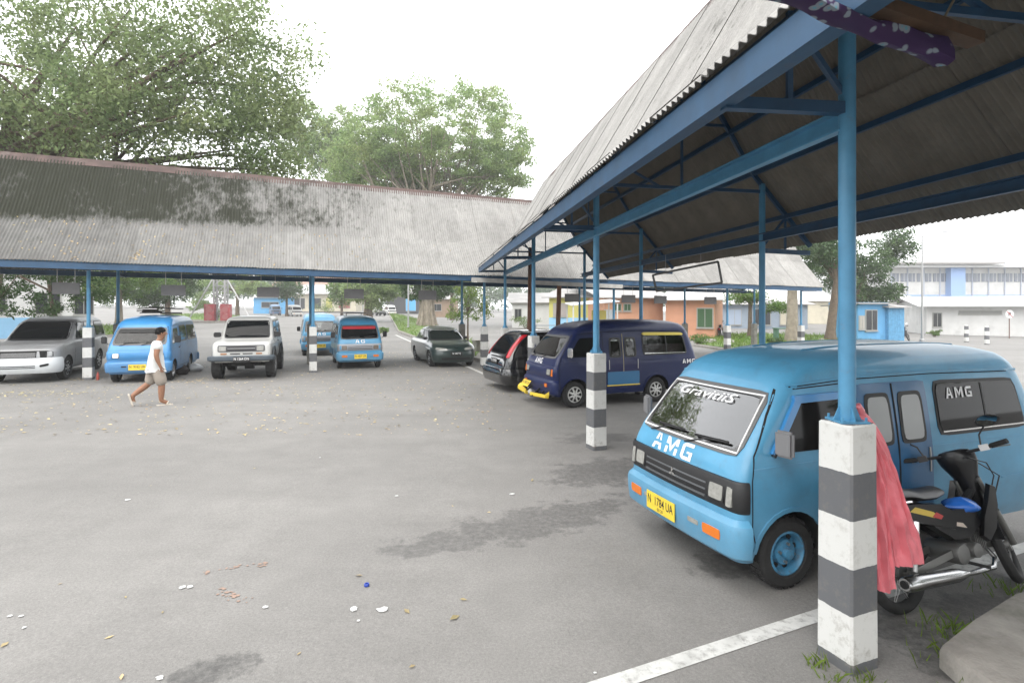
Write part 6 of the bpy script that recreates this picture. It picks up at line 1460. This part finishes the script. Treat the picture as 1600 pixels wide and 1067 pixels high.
o = mb.build('roof_leaves', leaf_mat('dull_dry_leaf', (.27, .2, .11), .1, .6), smooth=0); tag(o, 'dry leaves caught on the corrugated roof of the back shelter', None, kind='stuff')
M_PAPER = mat('paper_scrap', (.5, .5, .49), .8, var=.2, vscale=40); k = 0
mbp = MB(); rg = random.Random(8)
for (px, py, s) in ((200, 781, .07), (285, 918, .06), (296, 917, .05), (552, 952, .07), (597, 953, .09), (250, 1060, .05), (15, 963, .035), (33, 963, .035), (38, 981, .03), (415, 949, .04), (800, 772, .06), (620, 775, .04), (500, 715, .03), (930, 1052, .02), (560, 970, .03)):
    s *= .55; p = at(px, py); n_ = 9; pts_ = [(p.x + math.cos(a*6.283/n_)*s*rg.uniform(.5, 1.1), p.y + math.sin(a*6.283/n_)*s*.8*rg.uniform(.5, 1.1), p.z + .005) for a in range(n_)]
    mbp.poly(pts_, .004)
o = mbp.build('paper_scraps', M_PAPER, smooth=0); tag(o, 'small white scraps of paper and spilt lime on the asphalt', None, kind='stuff')
p = at(573, 915); mb = MB(); mb.lathe([(.016, 0), (.02, .002), (.02, .016), (.017, .02), (.012, .02), (.012, .008)], 14, 'z'); o = mb.build('litter', mat('blue_cap', (.02, .05, .3), .4)); o.location = (p.x, p.y, p.z+.001); tag(o, 'small blue bottle top lying on the asphalt', 'litter')
p = at(153, 593); mb = MB(); mb.lathe([(.033, 0), (.035, .01), (.035, .12), (.03, .15), (.013, .19), (.013, .22)], 14, 'z'); o = mb.build('bottle', mat('red_bottle', (.35, .06, .04), .35)); o.location = p; tag(o, 'small red bottle standing by the striped pillar near the silver people carrier', 'bottle')
# faint orange paint crosses on the asphalt
M_OP = mat('orange_chalk', (.27, .19, .15), .9, var=.2, vscale=30)
for (a, b_) in (((320, 893), (420, 880)), ((345, 922), (387, 938))):
    A_, B_ = at(*a), at(*b_); mb = MB(); rg = random.Random(int(a[0]))
    for i in range(26):
        t = rg.random(); q = A_.lerp(B_, t) + Vector((rg.gauss(0, .02), rg.gauss(0, .02), 0)); s = rg.uniform(.006, .02); mb.add([(q.x+math.cos(j*1.05)*s*rg.uniform(.6, 1.4), q.y+math.sin(j*1.05)*s*rg.uniform(.5, 1), gz(q.x, q.y)+.005) for j in range(6)], [tuple(range(6))])
    o = mb.build('chalk_mark', M_OP, smooth=0); tag(o, 'faint orange chalk marks on the asphalt', None, kind='stuff')
# ------------------------------------------------------------------ buildings
def wallmat(n, c): return mat(n, c, .85, var=.1, vscale=.8, dirt=tuple(x*.55 for x in c), dscale=.7, damt=.5, dthr=.55)
M_CORR = mat('old_tin_roof', (.3, .29, .28), .7, var=.2, vscale=1)
def house(name, px0, px1, D, h, depth, wall, label, roofm=M_CORR, roof='gable', rise=1.2, band=None, windows=(), doors=(), over=.5, D1=None, z0=0., tilt=0.):
    """front wall runs from pixel column px0 at distance D to px1 at distance D1"""
    D1 = D1 or D; a = Vector(((px0-800)/F*D, D, 0)); b = Vector(((px1-800)/F*D1, D1, 0)); U = (b-a); L = U.length; U.normalize(); V = Vector((-U.y, U.x, 0))
    if V.y < 0: V = -V
    root = empty(name, (a.x, a.y, min(gz(a.x, a.y), gz(b.x, b.y)) + z0), math.atan2(U.y, U.x), label, 'building')
    mb = MB(); mb.box((L/2, depth/2, h/2-.2), (L, depth, h+.4)); mb.build('wall', wall, root, smooth=0)
    if band: mb = MB(); mb.box((L/2, -.012, band[1]/2), (L-.01, .03, band[1])); mb.build('painted_band', band[0], root, smooth=0)
    for (u, z, w, hh, m) in windows:
        mb = MB(); mb.box((u, -.02, z+hh/2), (w+.14, .07, hh+.14)); f = mb.build('window', mat('window_frame', (.3, .3, .28), .7), root, smooth=0)
        mb = MB(); mb.box((u, -.062, z+hh/2), (w, .02, hh)); mb.build('pane', m, f, smooth=0)
        if hh < 2:
            mb = MB(); mb.box((u, -.08, z+hh/2), (.04, .02, hh)); mb.box((u, -.05, z-.1), (w+.2, .14, .05)); mb.build('mullion', MATS['window_frame'], f, smooth=0)
    for (u, w, hh, m) in doors:
        mb = MB(); mb.box((u, -.015, hh/2), (w, .06, hh)); d = mb.build('door', m, root, smooth=0); mb = MB(); mb.box((u+w*.35, -.06, hh*.48), (.03, .05, .12)); mb.build('handle', M_STEEL, d, smooth=0)
    mb = MB()
    if roof == 'gable':
        for sg in (0, 1):
            y0, y1 = (-over, depth/2) if sg == 0 else (depth+over, depth/2); n = int(L/1.0)+1
            q = [(-over, y0, h-.05), (L+over, y0, h-.05), (L+over, y1, h+rise), (-over, y1, h+rise)]; mb.poly(q, .06, (0, 0, 1))
        mb.add([(0, 0, h), (0, depth, h), (0, depth/2, h+rise*.9)], [(0, 1, 2)]); mb.add([(L, 0, h), (L, depth, h), (L, depth/2, h+rise*.9)], [(0, 1, 2)])
    elif roof == 'lean':
        mb.poly([(-over, -over, h-.1), (L+over, -over, h-.1), (L+over, depth+over, h+rise), (-over, depth+over, h+rise)], .08, (0, 0, 1))
    else:
        mb.box((L/2, depth/2, h+.1+rise/2), (L+2*over, depth+2*over, .2+rise))
    mb.build('roof', roofm, root, smooth=0); return root
W_WHITE = wallmat('white_wall', (.55, .55, .54)); W_BLUE = wallmat('blue_wall', (.2, .38, .55)); W_ORANGE = wallmat('orange_wall', (.5, .27, .17)); W_YEL = wallmat('yellow_wall', (.48, .45, .14)); W_CREAM = wallmat('cream_wall', (.5, .46, .36)); W_KIOSK = wallmat('kiosk_blue', (.1, .3, .52))
M_TILE = mat('red_tile_roof', (.3, .19, .15), .85, var=.2, vscale=2); M_DKW = mat('dark_window', (.02, .022, .025), .2); M_GSH = mat('green_shutter', (.03, .08, .03), .6); M_PALE = mat('pale_roof', (.5, .5, .5), .6, var=.1, vscale=.6)
house('office_building', -40, 128, 31, 4.2, 7, W_WHITE, 'white office with pale blue lower wall behind the silver people carrier', roof='flat', rise=.3, band=(W_BLUE, 1.25), windows=[(3.2, 1.5, 1.1, 1.2, M_DKW), (4.9, 1.45, .9, 1.3, M_DKW), (.9, 1.6, .8, 1.2, M_DKW)], D1=34)
house('blue_kiosk', 396, 446, 98, 3.0, 4, W_KIOSK, 'distant blue kiosk under the far trees', roof='lean', rise=.3, windows=[(3, 1.2, 3.0, .9, M_DKW)], D1=98)
house('shop_row', 446, 556, 118, 3.4, 8, W_CREAM, 'distant row of shops with pale tin awnings', roof='gable', rise=2.0, windows=[(2.5, .2, 3.4, 2.2, M_DKW), (6.4, .2, 2.6, 2.2, M_DKW), (9.5, .3, 1.4, 2.2, MATS['yellow_wall']), (12.8, .3, 2.4, 2.2, mat('shop_red', (.25, .08, .07), .8))], over=1.2, z0=.6, roofm=M_PALE)
house('tiled_house', 480, 550, 135, 4.6, 10, wallmat('brick_far', (.3, .16, .12)), 'distant house with a large faded red tile roof', roof='gable', rise=4.2, roofm=M_TILE, over=1, z0=.8)
house('tiled_house', 430, 500, 150, 5.0, 9, MATS['brick_far'], 'smaller distant red-roofed house behind the shop row', roof='gable', rise=3.0, roofm=M_TILE, over=1, z0=1.0)
house('workshop', 604, 662, 112, 3.6, 7, mat('dark_workshop', (.05, .05, .055), .9), 'dark open workshop with blue tarpaulin beyond the island', roof='gable', rise=1.6, windows=[(5, .2, 2, 2.4, mat('tarp_blue', (.08, .33, .6), .5))], z0=.4)
house('roadside_stall', 668, 712, 88, 2.8, 4, wallmat('plank_wall', (.28, .2, .14)), 'brown plank stall behind the fluted tree trunk', roof='lean', rise=.6, windows=[(1.5, .9, 1.4, 1.0, M_DKW)], z0=.2)
house('white_hut', 800, 868, 54, 2.6, 5, W_WHITE, 'low white hut with tin roof beside the shrub', roof='lean', rise=1.0, windows=[(.6, .9, .6, 1.0, M_DKW)], over=.4)
house('yellow_house', 858, 938, 46, 3.1, 6, W_YEL, 'yellow-walled house with pale blue base and tin roof', roof='lean', rise=1.5, band=(mat('sky_blue_base', (.25, .45, .62), .85), 1.35), over=.5, windows=[(1.0, 1.5, 1.1, 1.0, mat('poster_grey', (.3, .27, .25), .8))], D1=44)
house('orange_building', 944, 1036, 41, 3.05, 6, W_ORANGE, 'orange building with two small high windows and grey tin roof', roof='lean', rise=1.5, over=.7, windows=[(1.05, 2.05, .5, .45, M_GSH), (1.85, 2.05, .5, .45, M_GSH)], doors=[(.35, .7, 2.1, mat('grey_door', (.33, .36, .38), .6))], D1=42)
house('orange_annex', 1040, 1117, 40, 2.9, 6, wallmat('orange_red_wall', (.48, .24, .15)), 'orange annex with a wide green shutter', roof='lean', rise=1.0, over=.6, windows=[(2.75, .9, 1.0, 1.3, M_GSH)], roofm=M_PALE, D1=38.5)
house('grey_shed', 1118, 1262, 58, 2.7, 5, wallmat('grey_blue_wall', (.25, .3, .36)), 'grey-blue shed with tin roof beyond the verge', roof='lean', rise=.9, windows=[(2, .5, 1.4, 1.6, mat('pale_shutter', (.3, .36, .45), .7)), (5, .5, 1.6, 1.6, M_DKW), (7.5, .5, 1.2, 1.6, W_CREAM)], over=.6)
house('low_house', 1150, 1300, 75, 3.2, 8, W_CREAM, 'cream house with pale roof far behind the verge', roof='gable', rise=1.8, windows=[(3, .8, 1.4, 1.2, M_DKW), (8, .8, 1.4, 1.2, M_DKW)], roofm=M_PALE)
# blue kiosk with an open front
k0 = at(1302, 536); k1_ = at(1412, 533)
kr = house('blue_kiosk', 1340, 1388, 36.5, 2.75, 2.2, W_KIOSK, 'bright blue timber kiosk with sloping roof and open counter', roof='lean', rise=-.25, over=.35, windows=[(.35, 1.0, .4, .8, mat('notice', (.35, .33, .3), .8)), (1.25, .9, 1.0, 1.3, M_DKW)], D1=37.5)
house('blue_plank_hut', 1388, 1413, 37.2, 2.5, 2.0, mat('kiosk_plank_blue', (.09, .27, .45), .7, var=.2, vscale=6), 'blue plank hut joined to the kiosk end', roof='lean', rise=.2, over=.3, D1=37.6)
for i in range(6):
    L_ = bpy.data.objects['blue_plank_hut']; mb = MB(); mb.box((.09 + i*.19, -.012, 1.2), (.17, .03, 2.4)); mb.build('plank', MATS['kiosk_plank_blue'], L_, smooth=0)
# big white hall and the white walled house on the right
ha = house('terminal_hall', 1385, 1680, 84, 9.3, 16, W_WHITE, 'large white two-storey hall with blue band and blue pillar', roof='flat', rise=.2, over=2.0, band=(mat('hall_blue', (.26, .38, .62), .8), 5.2), z0=-.6, roofm=M_PALE)
for i in range(24):
    mb = MB(); mb.box((1.4 + i*1.25, -.05, 7.85), (.95, .1, 1.3)); f = mb.build('window', mat('hall_window', (.17, .19, .23), .3), ha, smooth=0); mb = MB(); mb.box((1.4 + i*1.25, -.11, 7.85), (.05, .03, 1.3)); mb.build('mullion', W_WHITE, f, smooth=0)
for i in range(13): mb = MB(); mb.box((.7 + i*2.5, -.08, 5.2), (.14, .16, 10.2)); mb.build('pier', mat('pier_grey', (.4, .43, .5), .8), ha, smooth=0)
mb = MB(); mb.box((10.2, -.5, 5), (2.2, 1.2, 9.6)); mb.build('blue_pillar', MATS['hall_blue'], ha, smooth=0)
mb = MB(); mb.poly([(-2, -2.6, 9.75), (16, -2.6, 9.75), (18, 4, 10.1), (-2, 4, 10.1)], .3, (0, 0, 1)); mb.build('canopy', mat('canopy_edge', (.3, .29, .28), .8), ha, smooth=0)
wh = house('white_house', 1448, 1720, 50, 2.75, 9, W_WHITE, 'low white-walled house with wide pale roof', roof='gable', rise=.9, over=1.0, roofm=M_PALE, windows=[(.8, .9, .6, 1.2, M_DKW), (4.0, 2.1, 3.0, .18, mat('vent_row', (.25, .25, .24), .8))], D1=46)
mb = MB(); mb.box((9.5, -.03, 1.3), (3.2, .1, 2.5)); mb.build('dark_opening', mat('dark_maroon', (.06, .02, .025), .7), wh, smooth=0)
house('cream_house', 1395, 1460, 58, 3.0, 7, W_CREAM, 'cream wall house next to the street lamp', roof='lean', rise=1.2, over=.6, windows=[(2.6, .8, .7, 1.4, M_DKW)], roofm=M_PALE)
# ------------------------------------------------------------------ street furniture
def lamp(px, py, D, h, label, arm=1.4, sg=1):
    p = at(px, py, D=D); root = empty('street_lamp', (p.x, p.y, gz(p.x, p.y)), 0, label, 'street lamp', 'street lamps'); mb = MB(); mb.tube([(0, 0, 0), (0, 0, h*.5), (0, 0, h)], [.08, .065, .05], 10); mb.lathe([(.15, 0), (.15, .3), (.09, .35)], 12, 'z'); mb.build('pole', M_STEEL, root)
    if arm:
        mb = MB(); mb.tube([(0, 0, h-.1), (sg*arm*.5, 0, h+.08), (sg*arm, 0, h+.2)], .035, 8); mb.build('arm', M_STEEL, root); mb = MB(); mb.box((sg*(arm+.35), 0, h+.24), (.8, .22, .1), Matrix.Rotation(-sg*.12, 3, 'Y')); mb.build('lamp_head', M_STEEL, root, smooth=0)
    return root
lamp(1441, 528, 36, 7.2, 'tall grey street lamp beside the blue kiosk')
lamp(638, 517, 48, 9, 'thin pale lamp post standing on the island', arm=1.2)
lamp(567, 500, 78, 9, 'slim distant lamp post near the white jeep', arm=1.2); lamp(469, 497, 95, 11, 'slim distant lamp post in front of the shop row', arm=1.2)
def bollard(px, py, label, D=None):
    p = at(px, py); mb = MB(); mb.lathe([(.14, -.05), (.13, 1.1), (.10, 1.2), (.04, 1.24)], 14, 'z'); o = mb.build('bollard', M_STRIPE); o.location = (p.x, p.y, p.z); tag(o, label, 'bollard', 'striped bollards by the road'); return o
bollard(1510, 534, 'striped concrete bollard nearer the cream house'); bollard(1542, 538, 'striped concrete bollard nearer the round sign')
p = at(1577, 529); r = empty('road_sign', (p.x, p.y, p.z), 0, 'round white no-turn sign on a brown pole before the white house', 'sign'); mb = MB(); mb.tube([(0, 0, -.1), (0, 0, 2.1)], .035, 8); mb.build('pole', M_RUSTP, r)
mb = MB(); mb.lathe([(.34, -.04), (.34, -.02), (.001, -.02)], 24, 'y', (0, 0, 2.0)); d = mb.build('disc', mat('sign_white', (.6, .6, .6), .5), r)
v, f, w = text_geo('P', .03); mb = MB(); mb.add([((x-w/2)*.32, -.046, 1.84+y*.32) for x, y in v], f); mb.build('lettering', M_BTXT, d, smooth=0)
mb = MB(); mb.bar((-.24, -.05, 2.24), (.24, -.05, 1.76), .01, .05); mb.build('slash', mat('sign_red', (.4, .03, .03), .5), d, smooth=0)
# lattice mast, red boxes at its foot
p = at(345, 501, D=60); r = empty('lattice_mast', (p.x, p.y, gz(p.x, p.y)), .2, 'steel lattice mast with red and white cabinets at its foot', 'mast')
H = 15; wd = .55
for sx, sy in ((-1, -1), (1, -1), (1, 1), (-1, 1)):
    mb = MB(); mb.bar((sx*wd, sy*wd, 0), (sx*wd, sy*wd, H), .17, .17); mb.build('leg', mat('mast_grey', (.3, .3, .3), .6), r, smooth=0)
for k in range(15):
    for i in range(4):
        q = [(-wd, -wd), (wd, -wd), (wd, wd), (-wd, wd)]; a = q[i]; b_ = q[(i+1) % 4]; mb = MB(); mb.bar((*a, k), (*b_, k+1), .09, .09); mb.bar((*a, k+1), (*b_, k+1), .09, .09); mb.build('brace', MATS['mast_grey'], r, smooth=0)
for sg in (-1, 1):
    mb = MB(); mb.bar((sg*3.2, -.3, .2), (sg*.6, -.3, 5.0), .12, .12); mb.build('stay', mat('white_stay', (.5, .5, .5), .6), r, smooth=0); mb = MB(); mb.box((sg*.8, -.9, 1.1), (1.0, .7, 1.8)); c_ = mb.build('cabinet', mat('cabinet_red', (.28, .05, .055), .8, var=.3, vscale=3, dirt=(.35, .3, .29), dscale=2.5, damt=.7), r, smooth=0)
    for dz in (.6, 1.4): mb = MB(); mb.lathe([(.3, -1.27), (.3, -1.255), (.001, -1.255)], 16, 'y', (sg*.8, 0, dz)); mb.build('fan_grille', mat('cabinet_pink', (.3, .1, .1), .7), c_)
mb = MB(); mb.box((0, -.3, .08), (6.6, 2.2, .16)); mb.build('plinth', M_CONC, r, smooth=0)
# small things on the right verge
p = at(1228, 519, D=36); r = empty('green_table', (p.x, p.y, gz(p.x, p.y)+.1), 0, 'green wooden table on the verge under the pale tree', 'table'); GT = mat('green_paint', (.08, .17, .12), .7, var=.2, vscale=5)
mb = MB(); mb.box((0, 0, .85), (1.5, .7, .06)); mb.build('table_top', GT, r, smooth=0)
for sx in (-1, 1):
    mb = MB(); mb.box((sx*.65, 0, .41), (.1, .6, .82)); mb.build('leg', GT, r, smooth=0)
for i, (px, py, D, s) in enumerate(((1110, 530, 33, .45), (1140, 532, 33, .35), (1095, 533, 32.5, .3), (1250, 540, 32, .3), (1283, 528, 36, .35))):
    rg = random.Random(i); p = at(px, py, D=D); rings = []
    for j in range(5):
        t = j/4; rings.append([(math.cos(a)*s*math.cos(t*1.3)*(1+.2*math.sin(3*a+i)), math.sin(a)*s*.8*math.cos(t*1.3)*(1+.2*math.cos(2*a+i)), math.sin(t*1.5)*s*.6) for a in np.linspace(0, 6.283, 9, endpoint=False)])
    o = MB().loft(rings).build('stone', M_CONC, smooth=60); o.location = (p.x, p.y, gz(p.x, p.y)+.1); tag(o, ['large rounded grey stone on the verge before the orange annex', 'grey stone beside the leftmost of three striped pillars', 'small grey stone at the verge end near the navy minibus', 'low stone beside the rightmost striped pillar', 'pale stone by the brown-trunked tree'][i], 'stone', 'stones on the verge')
p = at(750, 553); mb = MB(); mb.box((0, 0, .3), (.55, .55, .6)); mb.box((0, 0, .62), (.62, .62, .06)); o = mb.build('concrete_box', M_CONC, smooth=0); o.location = p; o.rotation_euler = (0, 0, .38); tag(o, 'square concrete planter box beside the green sedan', 'planter')
# stall with white tin roof near the yellow house, bench
p = at(925, 512, D=36); r = empty('market_stall', (p.x, p.y, gz(p.x, p.y)), .1, 'small stall with white sloping roof in front of the yellow house', 'stall'); mb = MB(); mb.poly([(-1.6, -1, 2.3), (1.6, -1, 2.55), (1.6, 1.2, 2.7), (-1.6, 1.2, 2.45)], .06); mb.build('roof', mat('white_tin', (.5, .5, .5), .6), r, smooth=0)
for sx, sy in ((-1.45, -.9), (1.45, -.9), (-1.45, 1.1), (1.45, 1.1)): mb = MB(); mb.bar((sx, sy, 0), (sx, sy, 2.45), .08, .08); mb.build('post', mat('white_post', (.5, .5, .48), .7), r, smooth=0)
mb = MB(); mb.box((-.7, .6, .5), (1.3, .5, 1.0)); mb.box((-.7, .5, 1.02), (1.4, .8, .05)); mb.build('counter', mat('counter_grey', (.2, .19, .18), .8), r, smooth=0); mb = MB(); mb.box((.7, .9, 1.5), (1.0, .1, 1.0)); mb.build('display_board', mat('stall_yellow', (.5, .42, .1), .6), r, smooth=0)
p = at(858, 506, D=43); mb = MB(); mb.box((0, 0, .75), (2.4, .4, .06));
for sx in (-1, 1): mb.box((sx*1.05, 0, .37), (.08, .3, .72))
o = mb.build('bench', mat('grey_bench', (.2, .22, .24), .8), smooth=0); o.location = (p.x, p.y, gz(p.x, p.y)); o.rotation_euler = (0, 0, -.1); tag(o, 'long grey bench against the pale blue wall base', 'bench')
# ------------------------------------------------------------------ the rest of the yard behind and beside the camera (mirrored in the glass)
_src = {o.name: o for o in bpy.data.objects if o.parent is None}
k = 0
for nm, (x, y), sc, lb in (('tall_tree', (-24, -26), .8, 'tall leafy tree behind the camera on the open side of the yard'), ('street_tree.001', (-10, -30), 1.5, 'dense dark tree at the back edge of the yard'), ('street_tree', (4, -34), 1.6, 'leafy pale-trunked tree at the back edge of the yard'),
                          ('yard_tree', (22, -24), 1.2, 'broad dark tree at the corner behind the near shelter'), ('yard_tree.003', (34, -4), 2.0, 'bright-leaved tree beside the near shelter'), ('street_tree.001', (-36, -10), 1.6, 'dense dark tree on the left edge of the yard'), ('yard_tree', (18, -3), 1.1, 'broad dark tree beyond the open right side of the near shelter'), ('yard_tree', (15, -11), 1.2, 'second broad dark tree on the open right side of the near shelter'), ('yard_tree', (24, 4), 1.1, 'broad dark tree farther along the right of the near shelter')):
    r = copy_tree(_src[nm]); r.location = (x, y, gz(x, max(0, y))); r.scale = (sc, sc, sc); r.rotation_euler = (0, 0, k); k += 1.3; tag(r, lb, 'tree', 'trees round the yard')
# ------------------------------------------------------------------ thin haze volume, added to lift the blacks and pale the far trees
mb = MB(); mb.box((0, 95, 13), (560, 330, 38)); hz = mb.build('haze', None, smooth=0)
hm = bpy.data.materials.new('haze'); hm.use_nodes = True; n = hm.node_tree; n.nodes.clear(); ou = n.nodes.new('ShaderNodeOutputMaterial'); pv = n.nodes.new('ShaderNodeVolumePrincipled')
pv.inputs['Color'].default_value = (.95, .96, .96, 1); pv.inputs['Density'].default_value = .0013; pv.inputs['Anisotropy'].default_value = .2; n.links.new(pv.outputs[0], ou.inputs['Volume'])
hz.data.materials.clear(); hz.data.materials.append(hm); tag(hz, 'thin added haze over the whole yard that lifts the dark tones', None, kind='stuff')
